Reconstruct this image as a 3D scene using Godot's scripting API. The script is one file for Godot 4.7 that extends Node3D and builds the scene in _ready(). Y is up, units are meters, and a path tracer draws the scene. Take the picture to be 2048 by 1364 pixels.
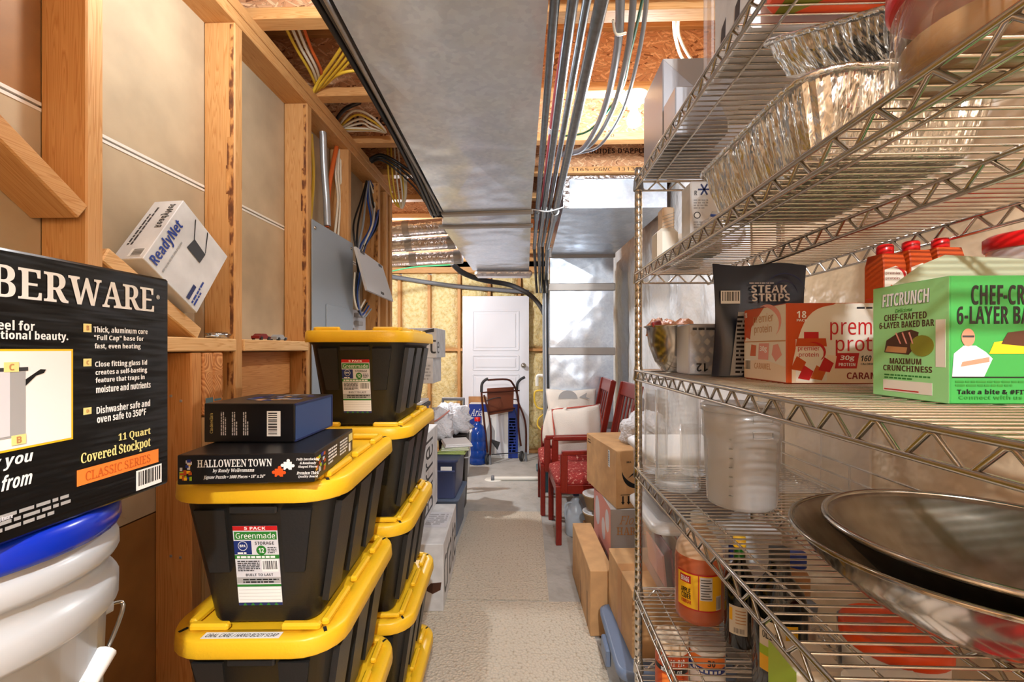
extends Node3D
# A storage aisle in an unfinished basement. Units are metres, the eye is 1.36 m above the slab and looks down the aisle along -z.

const F := 910.0
const EYE_H := 1.36
var YAW := atan(30.0 / 910.0)
var M := {}
var taken := {}
var rng := RandomNumberGenerator.new()
var fonts := {}


# ---------------------------------------------------------------- shapes
class G:
	var st := SurfaceTool.new()
	var flat := true
	func _init() -> void:
		st.begin(Mesh.PRIMITIVE_TRIANGLES)
	func tri(a: Vector3, b: Vector3, c: Vector3) -> void:
		st.set_smooth_group(-1 if flat else 0)
		st.add_vertex(a)
		st.add_vertex(c)
		st.add_vertex(b)
	func quad(a: Vector3, b: Vector3, c: Vector3, d: Vector3) -> void:
		tri(a, b, c)
		tri(a, c, d)
	func oquad(a: Vector3, b: Vector3, c: Vector3, d: Vector3, out: Vector3) -> void:
		if (b - a).cross(c - a).dot(out) < 0.0:
			quad(d, c, b, a)
		else:
			quad(a, b, c, d)
	func corner(h: Vector3, s: Vector3, axis: int, ch: float) -> Vector3:
		var p := Vector3()
		for j in 3:
			p[j] = s[j] * (h[j] - (0.0 if j == axis else ch))
		return p
	func box(c: Vector3, s: Vector3, ch := 0.0, b := Basis()) -> G:
		var was := flat
		flat = true
		var h := s * 0.5
		ch = minf(ch, minf(h.x, minf(h.y, h.z)) * 0.8)
		for k in 3:
			var i := (k + 1) % 3
			var j := (k + 2) % 3
			for sg in [-1.0, 1.0]:
				var q := []
				for t in [[-1.0, -1.0], [1.0, -1.0], [1.0, 1.0], [-1.0, 1.0]]:
					var v := Vector3()
					v[k] = sg
					v[i] = t[0]
					v[j] = t[1]
					q.append(c + b * corner(h, v, k, ch))
				var n := Vector3()
				n[k] = sg
				oquad(q[0], q[1], q[2], q[3], b * n)
				if ch > 0.0:
					for si in [-1.0, 1.0]:
						var e := []
						for tj in [-1.0, 1.0]:
							var v2 := Vector3()
							v2[k] = sg
							v2[i] = si
							v2[j] = tj
							e.append(c + b * corner(h, v2, k, ch))
							e.append(c + b * corner(h, v2, i, ch))
						var o := Vector3()
						o[k] = sg
						o[i] = si
						oquad(e[0], e[2], e[3], e[1], b * o)
		if ch > 0.0:
			for x in [-1.0, 1.0]:
				for y in [-1.0, 1.0]:
					for z in [-1.0, 1.0]:
						var s3 := Vector3(x, y, z)
						var p0 := c + b * corner(h, s3, 0, ch)
						var p1 := c + b * corner(h, s3, 1, ch)
						var p2 := c + b * corner(h, s3, 2, ch)
						if (p1 - p0).cross(p2 - p0).dot(b * s3) < 0.0:
							tri(p0, p2, p1)
						else:
							tri(p0, p1, p2)
		flat = was
		return self
	# a board between two points: w across (along side), t thick
	func bar(a: Vector3, z: Vector3, side: Vector3, w: float, t: float, ch := 0.002) -> G:
		var l := (z - a)
		var y := l.normalized()
		var x := (side - y * side.dot(y)).normalized()
		box((a + z) * 0.5, Vector3(w, l.length(), t), ch, Basis(x, y, x.cross(y)))
		return self
	func tube(path: Array, r, n := 6, closed := false) -> G:
		var was := flat
		flat = false
		var m := path.size()
		var rings := []
		var up := Vector3.UP
		var prev := Vector3.ZERO
		for i in m:
			var t: Vector3
			if closed:
				t = (path[(i + 1) % m] - path[(i - 1 + m) % m]).normalized()
			else:
				t = (path[mini(i + 1, m - 1)] - path[maxi(i - 1, 0)]).normalized()
			if prev == Vector3.ZERO:
				up = Vector3.UP if absf(t.y) < 0.9 else Vector3.RIGHT
			up = (up - t * up.dot(t)).normalized()
			prev = t
			var sd := t.cross(up)
			var ring := PackedVector3Array()
			var rr: float = r[i] if r is Array else r
			for k in n:
				var a := TAU * k / n
				ring.append(path[i] + (sd * cos(a) + up * sin(a)) * rr)
			rings.append(ring)
		for i in (m if closed else m - 1):
			var p: PackedVector3Array = rings[i]
			var q: PackedVector3Array = rings[(i + 1) % m]
			for k in n:
				var k2 := (k + 1) % n
				quad(p[k], q[k], q[k2], p[k2])
		if not closed:
			flat = true
			var p0: PackedVector3Array = rings[0]
			var p1: PackedVector3Array = rings[m - 1]
			for k in range(1, n - 1):
				tri(p0[0], p0[k], p0[k + 1])
				tri(p1[0], p1[k + 1], p1[k])
		flat = was
		return self
	# rings of equal size, given from the bottom up, each counter-clockwise seen from above
	func loft(rings: Array, cap_a := true, cap_b := true, soft := true) -> G:
		var was := flat
		flat = not soft
		for i in rings.size() - 1:
			var p: PackedVector3Array = rings[i]
			var q: PackedVector3Array = rings[i + 1]
			var n := p.size()
			for k in n:
				var k2 := (k + 1) % n
				quad(p[k], p[k2], q[k2], q[k])
		flat = true
		if cap_a:
			fan(rings[0], true)
		if cap_b:
			fan(rings[rings.size() - 1], false)
		flat = was
		return self
	func fan(p: PackedVector3Array, down: bool) -> void:
		var c := Vector3.ZERO
		for v in p:
			c += v
		c /= p.size()
		for k in p.size():
			var k2 := (k + 1) % p.size()
			if down:
				tri(c, p[k2], p[k])
			else:
				tri(c, p[k], p[k2])
	# profile of (radius, height), from the bottom outwards and up
	func lathe(prof: Array, n := 24, at := Transform3D(), sx := 1.0, sz := 1.0, closed := true) -> G:
		var rings := []
		for v in prof:
			var ring := PackedVector3Array()
			for k in n:
				var a := TAU * k / n
				ring.append(at * Vector3(cos(a) * v[0] * sx, v[1], -sin(a) * v[0] * sz))
			rings.append(ring)
		loft(rings, closed and prof[0][0] > 0.0005, closed and prof[prof.size() - 1][0] > 0.0005, true)
		return self
	# polygon in the local xy plane, pushed along local +z
	func prism(poly: PackedVector2Array, depth: float, at := Transform3D()) -> G:
		if Geometry2D.is_polygon_clockwise(poly):
			poly.reverse()
		var was := flat
		flat = true
		var ids := Geometry2D.triangulate_polygon(poly)
		var nn := at.basis.z
		for i in range(0, ids.size(), 3):
			var a := poly[ids[i]]
			var b := poly[ids[i + 1]]
			var c := poly[ids[i + 2]]
			if (b - a).cross(c - a) < 0.0:
				var t := b
				b = c
				c = t
			tri(at * Vector3(a.x, a.y, depth), at * Vector3(b.x, b.y, depth), at * Vector3(c.x, c.y, depth))
			tri(at * Vector3(a.x, a.y, 0), at * Vector3(c.x, c.y, 0), at * Vector3(b.x, b.y, 0))
		for i in poly.size():
			var a2 := poly[i]
			var b2 := poly[(i + 1) % poly.size()]
			quad(at * Vector3(a2.x, a2.y, 0), at * Vector3(b2.x, b2.y, 0), at * Vector3(b2.x, b2.y, depth), at * Vector3(a2.x, a2.y, depth))
		flat = was
		return self
	# a surface f(u, v), u and v in 0..1
	func sheet(f: Callable, nu: int, nv: int, soft := true) -> G:
		var was := flat
		flat = not soft
		var p := []
		for i in nu + 1:
			var row := PackedVector3Array()
			for j in nv + 1:
				row.append(f.call(float(i) / nu, float(j) / nv))
			p.append(row)
		for i in nu:
			for j in nv:
				quad(p[i][j], p[i + 1][j], p[i + 1][j + 1], p[i][j + 1])
		flat = was
		return self
	func mesh(m: Material) -> ArrayMesh:
		st.generate_normals()
		st.set_material(m)
		return st.commit()


func rrect(w: float, l: float, r: float, n := 4) -> PackedVector2Array:
	var out := PackedVector2Array()
	for q in 4:
		var c := Vector2((w / 2 - r) * [1, -1, -1, 1][q], (l / 2 - r) * [1, 1, -1, -1][q])
		for k in n + 1:
			var a := PI / 2 * (q + float(k) / n)
			out.append(c + Vector2(cos(a), sin(a)) * r)
	return out


func ring_at(p: PackedVector2Array, y: float) -> PackedVector3Array:
	var out := PackedVector3Array()
	for v in p:
		out.append(Vector3(v.x, y, -v.y))
	return out


func curve(pts: Array, per := 6) -> Array:
	var out := []
	var n := pts.size()
	for i in n - 1:
		var p0: Vector3 = pts[maxi(i - 1, 0)]
		var p1: Vector3 = pts[i]
		var p2: Vector3 = pts[i + 1]
		var p3: Vector3 = pts[mini(i + 2, n - 1)]
		for k in per:
			out.append(p1.cubic_interpolate(p2, p0, p3, float(k) / per))
	out.append(pts[n - 1])
	return out


# ---------------------------------------------------------------- pixels of the 2048 x 1364 photograph to places
func ray(px: float, py: float) -> Vector3:
	var a := px - 1024.0
	return Vector3(cos(YAW) * a - sin(YAW) * F, 698.0 - py, -sin(YAW) * a - cos(YAW) * F)


func at_x(px: float, py: float, x: float) -> Vector3:
	var r := ray(px, py)
	return Vector3(0, EYE_H, 0) + r * (x / r.x)


func at_y(px: float, py: float, y: float) -> Vector3:
	var r := ray(px, py)
	return Vector3(0, EYE_H, 0) + r * ((y - EYE_H) / r.y)


func at_z(px: float, py: float, z: float) -> Vector3:
	var r := ray(px, py)
	return Vector3(0, EYE_H, 0) + r * (z / r.z)


# ---------------------------------------------------------------- nodes
func numbered(called: String) -> String:
	if not taken.has(called):
		taken[called] = 0
		return called
	taken[called] += 1
	return "%s_%03d" % [called, taken[called]]


func tag(o: Node3D, label: String, category: String, group := "") -> Node3D:
	o.set_meta("label", label)
	o.set_meta("category", category)
	if group:
		o.set_meta("group", group)
	return o


func thing(called: String, label: String, category: String, at := Vector3.ZERO, turn := 0.0, group := "") -> Node3D:
	var o := Node3D.new()
	o.name = numbered(called)
	add_child(o)
	o.position = at
	o.rotation.y = turn
	tag(o, label, category, group)
	return o


func put(g: G, called: String, m: Material, parent: Node = self) -> MeshInstance3D:
	var o := MeshInstance3D.new()
	o.mesh = g.mesh(m)
	o.name = numbered(called) if parent == self else called
	parent.add_child(o, true)
	return o


func lone(g: G, called: String, m: Material, label: String, category: String, group := "") -> MeshInstance3D:
	var o := put(g, called, m)
	tag(o, label, category, group)
	return o


func struct(called: String, g: G, m: Material) -> MeshInstance3D:
	var o := put(g, called, m)
	o.set_meta("kind", "structure")
	return o


func shared(called: String, mesh: Mesh, m: Material, parent: Node, at: Transform3D) -> MeshInstance3D:
	var o := MeshInstance3D.new()
	o.mesh = mesh
	if m:
		o.material_override = m
	o.name = called
	o.transform = at
	parent.add_child(o, true)
	return o


func copy_of(o: Node3D, at: Vector3, turn := 0.0, label := "", group := "") -> Node3D:
	var c: Node3D = o.duplicate()
	var base := String(o.name)
	var cut := base.rfind("_")
	if cut > 0 and base.substr(cut + 1).is_valid_int():
		base = base.substr(0, cut)
	c.name = numbered(base)
	add_child(c)
	c.position = at
	c.rotation.y = turn
	if label:
		c.set_meta("label", label)
	if group:
		c.set_meta("group", group)
	return c


# ---------------------------------------------------------------- print on faces
func face(o: Vector3, u: Vector3, v: Vector3) -> Transform3D:
	u = u.normalized()
	v = (v - u * v.dot(u)).normalized()
	return Transform3D(Basis(u, v, u.cross(v)), o)


func txt(parent: Node, fc: Transform3D, s: String, u0: float, v0: float, u1: float, v1: float, m: Material, font := "sans_bold", lift := 0.0006, lean := 0.0, called := "lettering") -> void:
	var t := TextMesh.new()
	t.text = s
	t.font = fonts[font]
	t.font_size = 32
	t.pixel_size = 0.01
	t.depth = 0.01
	t.curve_step = 4.0
	var bb := t.get_aabb()
	var o := MeshInstance3D.new()
	o.mesh = t
	o.material_override = m
	o.name = called
	var sx := (u1 - u0) / maxf(bb.size.x, 0.001)
	var sy := (v1 - v0) / maxf(bb.size.y, 0.001)
	var loc := Transform3D(Basis(Vector3(sx, 0, 0), Vector3(lean * sy, sy, 0), Vector3(0, 0, 0.02)), Vector3())
	var mid := bb.get_center()
	loc.origin = Vector3((u0 + u1) / 2, (v0 + v1) / 2, lift) - loc.basis * Vector3(mid.x, mid.y, 0)
	o.transform = fc * loc
	parent.add_child(o, true)


func patch(parent: Node, fc: Transform3D, pts: Array, m: Material, lift := 0.0002, called := "print") -> MeshInstance3D:
	var poly := PackedVector2Array()
	for p in pts:
		poly.append(Vector2(p[0], p[1]))
	var g := G.new()
	g.prism(poly, 0.0002, fc * Transform3D(Basis(), Vector3(0, 0, lift)))
	return put(g, called, m, parent)


func rect(u0: float, v0: float, u1: float, v1: float) -> Array:
	return [[u0, v0], [u1, v0], [u1, v1], [u0, v1]]


func oval(cu: float, cv: float, ru: float, rv: float, n := 20, a0 := 0.0, a1 := TAU) -> Array:
	var out := []
	for k in n:
		var a := a0 + (a1 - a0) * k / (n if a1 - a0 > 6.28 else n - 1)
		out.append([cu + cos(a) * ru, cv + sin(a) * rv])
	return out


func swoosh(cu: float, cv: float, ru: float, rv: float, a0: float, a1: float, w: float) -> Array:
	var out := []
	for k in 13:
		var a := a0 + (a1 - a0) * k / 12.0
		out.append([cu + cos(a) * ru, cv + sin(a) * rv])
	for k in range(12, -1, -1):
		var a2 := a0 + (a1 - a0) * k / 12.0
		var ww := w * sin(PI * clampf(k / 12.0, 0.02, 0.98))
		out.append([cu + cos(a2) * (ru - ww), cv + sin(a2) * (rv - ww)])
	return out


# rows of words too small to read
func fine(parent: Node, fc: Transform3D, u0: float, v0: float, u1: float, v1: float, rows: int, m: Material, sd := 1, fill := 0.55, lift := 0.0005) -> void:
	var r := RandomNumberGenerator.new()
	r.seed = sd
	var g := G.new()
	var h := (v1 - v0) / rows
	for i in rows:
		var v := v1 - h * (i + 1)
		var u := u0
		var stop := u1 if i < rows - 1 else u0 + (u1 - u0) * r.randf_range(0.5, 1.0)
		while u < stop:
			var w := h * r.randf_range(0.6, 2.6)
			w = minf(w, stop - u)
			if w > h * 0.2:
				g.prism(PackedVector2Array([Vector2(u, v), Vector2(u + w, v), Vector2(u + w, v + h * fill), Vector2(u, v + h * fill)]), 0.0001, fc * Transform3D(Basis(), Vector3(0, 0, lift)))
			u += w + h * 0.35
	put(g, "small_print", m, parent)


func barcode(parent: Node, fc: Transform3D, u0: float, v0: float, u1: float, v1: float, along_v := false) -> void:
	patch(parent, fc, rect(u0, v0, u1, v1), M.print_white, 0.0005)
	var r := RandomNumberGenerator.new()
	r.seed = 5
	var g := G.new()
	var a := v0 if along_v else u0
	var b := v1 if along_v else u1
	var x := a + (b - a) * 0.08
	while x < b - (b - a) * 0.1:
		var w := (b - a) * r.randf_range(0.015, 0.05)
		var pl: PackedVector2Array
		if along_v:
			pl = PackedVector2Array([Vector2(u0 + (u1 - u0) * .1, x), Vector2(u1 - (u1 - u0) * .25, x), Vector2(u1 - (u1 - u0) * .25, x + w), Vector2(u0 + (u1 - u0) * .1, x + w)])
		else:
			pl = PackedVector2Array([Vector2(x, v0 + (v1 - v0) * .2), Vector2(x + w, v0 + (v1 - v0) * .2), Vector2(x + w, v1 - (v1 - v0) * .08), Vector2(x, v1 - (v1 - v0) * .08)])
		g.prism(pl, 0.0001, fc * Transform3D(Basis(), Vector3(0, 0, 0.0008)))
		x += w + (b - a) * r.randf_range(0.015, 0.05)
	put(g, "barcode", M.print_black, parent)


# print wrapped round an upright cylinder: a curved label between two angles
func wrap_label(parent: Node, r: float, y0: float, y1: float, a0: float, a1: float, m: Material, called := "paper_label") -> MeshInstance3D:
	var g := G.new()
	g.sheet(func(u, v): return Vector3(cos(lerpf(a0, a1, u)) * r, lerpf(y0, y1, v), -sin(lerpf(a0, a1, u)) * r), 14, 1)
	return put(g, called, m, parent)


# ---------------------------------------------------------------- materials
func tex(n: FastNoiseLite, size: int, stops: Array, normal := false, bump := 4.0) -> NoiseTexture2D:
	var t := NoiseTexture2D.new()
	t.width = size
	t.height = size
	t.seamless = true
	t.noise = n
	t.as_normal_map = normal
	t.bump_strength = bump
	if stops:
		var gr := Gradient.new()
		var off := PackedFloat32Array()
		var col := PackedColorArray()
		for s in stops:
			off.append(s[0])
			col.append(s[1])
		gr.offsets = off
		gr.colors = col
		t.color_ramp = gr
	return t


func noise(kind: int, freq: float, oct := 4, sd := 1) -> FastNoiseLite:
	var n := FastNoiseLite.new()
	n.noise_type = kind
	n.frequency = freq
	n.fractal_octaves = oct
	n.seed = sd
	return n


func mat(c: Color, rough := 0.6, metal := 0.0, albedo: Texture2D = null, nrm: Texture2D = null, scale := Vector3.ONE, nscale := 0.5, world := true) -> StandardMaterial3D:
	var m := StandardMaterial3D.new()
	m.albedo_color = c
	m.roughness = rough
	m.metallic = metal
	if albedo:
		m.albedo_texture = albedo
	if nrm:
		m.normal_enabled = true
		m.normal_texture = nrm
		m.normal_scale = nscale
	if albedo or nrm:
		m.uv1_triplanar = true
		m.uv1_world_triplanar = world
		m.uv1_scale = scale
		m.uv1_triplanar_sharpness = 8.0
	return m


func osb_image(size: int, sd: int) -> ImageTexture:
	var im := Image.create(size, size, false, Image.FORMAT_RGB8)
	im.fill(Color(0.78, 0.58, 0.42))
	var r := RandomNumberGenerator.new()
	r.seed = sd
	for i in 1500:
		var c := Vector2(r.randf() * size, r.randf() * size)
		var a := r.randfn(0.0, 0.6)
		var l := r.randf_range(12, 46)
		var w := r.randf_range(2.5, 9)
		var t := r.randf()
		var col := Color(0.70, 0.50, 0.35).lerp(Color(0.94, 0.79, 0.63), t)
		if r.randf() < 0.07:
			col = Color(0.52, 0.33, 0.20)
		var dx := Vector2(cos(a), sin(a))
		var dy := Vector2(-dx.y, dx.x)
		var x := -l / 2
		while x < l / 2:
			var y := -w / 2
			var ww := w * (1.0 - 0.5 * absf(x) / l)
			while y < ww / 2:
				var p := c + dx * x + dy * y
				var k := col.darkened(0.18) if y < -w / 2 + 1.0 else col
				im.set_pixel(posmod(int(p.x), size), posmod(int(p.y), size), k)
				y += 0.8
			x += 0.8
	return ImageTexture.create_from_image(im)


func make_materials() -> void:
	for f in [["sans", "Droid Sans", 400], ["sans_bold", "Droid Sans", 700], ["serif", "Droid Serif", 400], ["serif_bold", "Droid Serif", 700], ["mono", "Droid Sans Mono", 400]]:
		var sf := SystemFont.new()
		sf.font_names = PackedStringArray([f[1]])
		sf.font_weight = f[2]
		fonts[f[0]] = sf
	var S := FastNoiseLite.TYPE_SIMPLEX_SMOOTH
	# wood: the lines of the grain are the contours of a noise drawn out along the board
	var lines := []
	for k in 9:
		lines.append([k / 9.0, Color(1.0, 0.985, 0.965)])
		lines.append([(k + 0.62) / 9.0, Color(0.965, 0.93, 0.87)])
		lines.append([(k + 0.85) / 9.0, Color(0.89, 0.80, 0.68)])
	lines.append([1.0, Color(1, 0.97, 0.93)])
	var grain := tex(noise(S, 0.008, 3, 7), 512, lines)
	var grain_n := tex(noise(S, 0.03, 3, 9), 256, [], true, 2.0)
	var pine := Color(0.82, 0.63, 0.41)
	for ax in [["x", Vector3(0.22, 6.0, 6.0)], ["y", Vector3(6.0, 0.22, 6.0)], ["z", Vector3(6.0, 6.0, 0.22)]]:
		M["wood_" + ax[0]] = mat(pine, 0.62, 0, grain, grain_n, ax[1], 0.25)
		M["darkwood_" + ax[0]] = mat(Color(0.84, 0.60, 0.36), 0.6, 0, grain, grain_n, ax[1] * 0.8, 0.25)
		M["palewood_" + ax[0]] = mat(Color(0.90, 0.74, 0.53), 0.62, 0, grain, grain_n, ax[1], 0.25)
	var bark := tex(noise(S, 0.02, 4, 21), 256, [[0.0, Color(0.30, 0.16, 0.08)], [0.45, Color(0.48, 0.28, 0.13)], [0.6, Color(0.76, 0.54, 0.30)], [1.0, Color(0.85, 0.63, 0.38)]])
	M.wane = mat(Color(1, 1, 1), 0.8, 0, bark, grain_n, Vector3(6, 3, 6), 0.5)
	var rings := []
	for k in 14:
		rings.append([k / 14.0, Color(1.0, 0.95, 0.88)])
		rings.append([(k + 0.7) / 14.0, Color(0.74, 0.56, 0.40)])
	rings.append([1.0, Color(1.0, 0.95, 0.88)])
	M.end_grain = mat(Color(0.92, 0.72, 0.50), 0.7, 0, tex(noise(S, 0.004, 1, 3), 256, rings), null, Vector3(5, 5, 5))
	M.osb = mat(Color(1.0, 0.98, 0.95), 0.7, 0, osb_image(512, 4), null, Vector3(1.7, 1.7, 1.7))
	var cloud := tex(noise(S, 0.01, 5, 11), 512, [[0.0, Color(0.86, 0.86, 0.86)], [1.0, Color(1, 1, 1)]])
	var speck := tex(noise(S, 0.12, 3, 13), 256, [[0.0, Color(0.82, 0.80, 0.78)], [1.0, Color(1, 1, 1)]])
	var fuzz := tex(noise(S, 0.09, 3, 15), 256, [], true, 6.0)
	M.drywall = mat(Color(0.77, 0.68, 0.55), 0.85, 0, cloud, null, Vector3(0.7, 0.7, 0.7))
	M.brown_paper = mat(Color(0.63, 0.43, 0.22), 0.6, 0, cloud, null, Vector3(1.3, 1.3, 1.3))
	M.tape = mat(Color(0.90, 0.87, 0.82), 0.8)
	M.concrete = mat(Color(0.72, 0.71, 0.69), 0.75, 0, tex(noise(S, 0.012, 5, 17), 512, [[0.0, Color(0.90, 0.895, 0.885)], [0.5, Color(0.97, 0.97, 0.965)], [1.0, Color(1, 1, 1)]]), fuzz, Vector3(0.8, 0.8, 0.8), 0.12)
	var loop := noise(FastNoiseLite.TYPE_CELLULAR, 0.045, 1, 19)
	loop.cellular_return_type = FastNoiseLite.RETURN_DISTANCE
	var loops := tex(loop, 512, [[0.0, Color(1, 1, 1)], [0.55, Color(0.96, 0.955, 0.945)], [0.85, Color(0.84, 0.81, 0.77)], [1.0, Color(0.74, 0.71, 0.66)]])
	M.carpet = mat(Color(0.80, 0.755, 0.685), 0.95, 0, loops, tex(loop, 512, [], true, 9.0), Vector3(3.6, 3.6, 3.6), 0.9)
	# galvanised sheet: pale spangle, mirror-like at a distance
	var sp := noise(FastNoiseLite.TYPE_CELLULAR, 0.16, 1, 23)
	sp.cellular_return_type = FastNoiseLite.RETURN_CELL_VALUE
	var spang := tex(sp, 512, [[0.0, Color(0.94, 0.945, 0.95)], [1.0, Color(1, 1, 1)]])
	var dents := tex(noise(S, 0.008, 2, 25), 512, [], true, 5.0)
	M.galv = mat(Color(0.87, 0.92, 0.98), 0.27, 0.55, spang, dents, Vector3(0.85, 0.85, 0.85), 0.55)
	M.galv_dull = mat(Color(0.66, 0.64, 0.62), 0.5, 0.6, spang, dents, Vector3(0.9, 0.9, 0.9), 0.3)
	M.duct_tape = mat(Color(0.62, 0.60, 0.58), 0.42, 0.4)
	M.foil_flex = mat(Color(0.82, 0.80, 0.80), 0.28, 1.0, null, tex(noise(S, 0.03, 3, 27), 256, [], true, 6.0), Vector3(3, 3, 3), 0.5)
	M.steel_pipe = mat(Color(0.58, 0.60, 0.61), 0.33, 0.9, speck)
	M.black_pipe = mat(Color(0.12, 0.12, 0.12), 0.45)
	M.batt = mat(Color(0.93, 0.87, 0.69), 0.95, 0, tex(noise(S, 0.02, 5, 29), 512, [[0.0, Color(0.86, 0.79, 0.62)], [0.5, Color(0.97, 0.95, 0.88)], [1.0, Color(1, 1, 1)]]), fuzz, Vector3(1.6, 1.6, 1.6), 0.5)
	M.film = mat(Color(0.82, 0.72, 0.59), 0.24, 0.0, null, tex(noise(S, 0.012, 4, 31), 512, [], true, 7.0), Vector3(1.1, 1.1, 1.1), 0.55)
	M.film_white = mat(Color(0.92, 0.92, 0.92), 0.22, 0.0, null, M.film.normal_texture, Vector3(1.1, 1.1, 1.1), 0.6)
	M.white_paint = mat(Color(0.88, 0.89, 0.92), 0.4)
	M.nickel = mat(Color(0.72, 0.70, 0.66), 0.25, 1.0)
	M.panel_grey = mat(Color(0.58, 0.62, 0.66), 0.42)
	M.box_grey = mat(Color(0.78, 0.79, 0.81), 0.45)
	M.chrome = mat(Color(0.78, 0.76, 0.73), 0.2, 1.0)
	M.porcelain = mat(Color(0.93, 0.92, 0.90), 0.3)
	# cables
	M.cable_yellow = mat(Color(0.88, 0.73, 0.22), 0.45)
	M.cable_white = mat(Color(0.88, 0.84, 0.76), 0.5)
	M.cable_orange = mat(Color(0.82, 0.38, 0.14), 0.5)
	M.cable_black = mat(Color(0.07, 0.07, 0.075), 0.45)
	M.cable_grey = mat(Color(0.56, 0.58, 0.60), 0.4)
	M.cable_blue = mat(Color(0.13, 0.27, 0.56), 0.45)
	M.cable_green = mat(Color(0.10, 0.45, 0.27), 0.45)
	M.pex_red = mat(Color(0.76, 0.10, 0.13), 0.35)
	M.cable_silver = mat(Color(0.76, 0.77, 0.78), 0.35, 0.5)
	# storage
	M.bin_black = mat(Color(0.115, 0.115, 0.115), 0.42, 0, null, fuzz, Vector3(6, 6, 6), 0.06)
	M.bin_yellow = mat(Color(0.90, 0.71, 0.12), 0.40, 0, null, fuzz, Vector3(6, 6, 6), 0.05)
	M.hole = mat(Color(0.03, 0.03, 0.03), 0.9)
	M.cardboard = mat(Color(0.73, 0.53, 0.34), 0.8, 0, cloud, null, Vector3(1.5, 1.5, 1.5))
	M.cardboard_b = mat(Color(0.80, 0.62, 0.42), 0.8, 0, cloud, null, Vector3(1.5, 1.5, 1.5))
	M.board_white = mat(Color(0.88, 0.88, 0.88), 0.6, 0, cloud, null, Vector3(1.5, 1.5, 1.5))
	M.board_grey = mat(Color(0.66, 0.64, 0.63), 0.6)
	M.silver_board = mat(Color(0.72, 0.72, 0.74), 0.3, 0.55)
	M.black_gloss = mat(Color(0.035, 0.035, 0.037), 0.25, 0, null, tex(noise(S, 0.05, 2, 33), 256, [], true, 4.0), Vector3(0.6, 9.0, 0.6), 0.18)
	M.black_card = mat(Color(0.045, 0.043, 0.05), 0.35)
	M.blue_cloth = mat(Color(0.20, 0.30, 0.50), 0.6)
	for p in [["white", Color(0.90, 0.90, 0.89)], ["black", Color(0.03, 0.03, 0.03)], ["orange", Color(0.93, 0.50, 0.19)], ["cream", Color(0.90, 0.84, 0.54)], ["red", Color(0.72, 0.09, 0.10)], ["green", Color(0.15, 0.46, 0.16)], ["blue", Color(0.09, 0.17, 0.42)], ["grey", Color(0.62, 0.62, 0.62)], ["lightgrey", Color(0.80, 0.80, 0.82)], ["darkgrey", Color(0.2, 0.2, 0.21)], ["caramel", Color(0.74, 0.34, 0.10)], ["rust", Color(0.72, 0.27, 0.05)], ["rose", Color(0.83, 0.55, 0.50)], ["beige", Color(0.87, 0.78, 0.67)], ["pale", Color(0.85, 0.82, 0.76)], ["maroon", Color(0.50, 0.10, 0.09)], ["yellow", Color(0.93, 0.72, 0.10)], ["lime", Color(0.62, 0.75, 0.12)], ["brown", Color(0.28, 0.15, 0.09)], ["tan", Color(0.72, 0.52, 0.33)], ["skin", Color(0.72, 0.50, 0.40)], ["royal", Color(0.07, 0.20, 0.55)], ["navy", Color(0.10, 0.15, 0.35)]]:
		M["print_" + p[0]] = mat(p[1], 0.45)
	M.mint = mat(Color(0.56, 0.80, 0.52), 0.5)
	M.leaf_green = mat(Color(0.20, 0.56, 0.25), 0.45)
	M.flap = mat(Color(0.60, 0.62, 0.52), 0.7)
	M.navy_film = mat(Color(0.05, 0.085, 0.17), 0.3)
	M.pail = mat(Color(0.66, 0.67, 0.68), 0.3)
	M.blue_lid = mat(Color(0.03, 0.16, 0.66), 0.22)
	M.red_plastic = mat(Color(0.78, 0.05, 0.07), 0.3)
	M.cherry = mat(Color(0.50, 0.12, 0.07), 0.3, 0, grain, null, Vector3(3, 0.6, 3))
	M.seat_cloth = mat(Color(1, 1, 1), 0.85, 0, tex(noise(FastNoiseLite.TYPE_CELLULAR, 0.06, 1, 41), 256, [[0.0, Color(0.62, 0.16, 0.14)], [0.5, Color(0.55, 0.14, 0.12)], [0.75, Color(0.84, 0.60, 0.53)], [1.0, Color(0.88, 0.70, 0.63)]]), fuzz, Vector3(3.5, 3.5, 3.5), 0.3)
	M.pillow = mat(Color(0.88, 0.85, 0.81), 0.9, 0, null, fuzz, Vector3(5, 5, 5), 0.25)
	M.pillow_trim = mat(Color(0.74, 0.36, 0.31), 0.9)
	M.tote_blue = mat(Color(0.26, 0.30, 0.45), 0.42)
	M.tote_grey = mat(Color(0.36, 0.38, 0.44), 0.4)
	M.tote_lid = mat(Color(0.42, 0.48, 0.58), 0.4)
	M.teal = mat(Color(0.22, 0.38, 0.42), 0.45)
	M.dark_brown = mat(Color(0.09, 0.06, 0.05), 0.5)
	M.plastic_white = mat(Color(0.90, 0.90, 0.90), 0.35)
	M.bag = mat(Color(0.88, 0.88, 0.90), 0.35, 0, null, tex(noise(S, 0.03, 4, 43), 256, [], true, 9.0), Vector3(5, 5, 5), 0.9)
	M.bag.backlight_enabled = true
	M.bag.backlight = Color(0.3, 0.3, 0.3)
	M.towel = mat(Color(0.80, 0.83, 0.72), 0.95, 0, null, fuzz, Vector3(6, 6, 6), 0.5)
	M.towel_green = mat(Color(0.66, 0.73, 0.44), 0.95, 0, null, fuzz, Vector3(6, 6, 6), 0.5)
	M.pvc = mat(Color(0.90, 0.89, 0.85), 0.4)
	M.walker = mat(Color(0.30, 0.13, 0.08), 0.35, 0.4)
	M.walker_seat = mat(Color(0.42, 0.20, 0.09), 0.6)
	M.rubber = mat(Color(0.16, 0.16, 0.17), 0.7)
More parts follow.
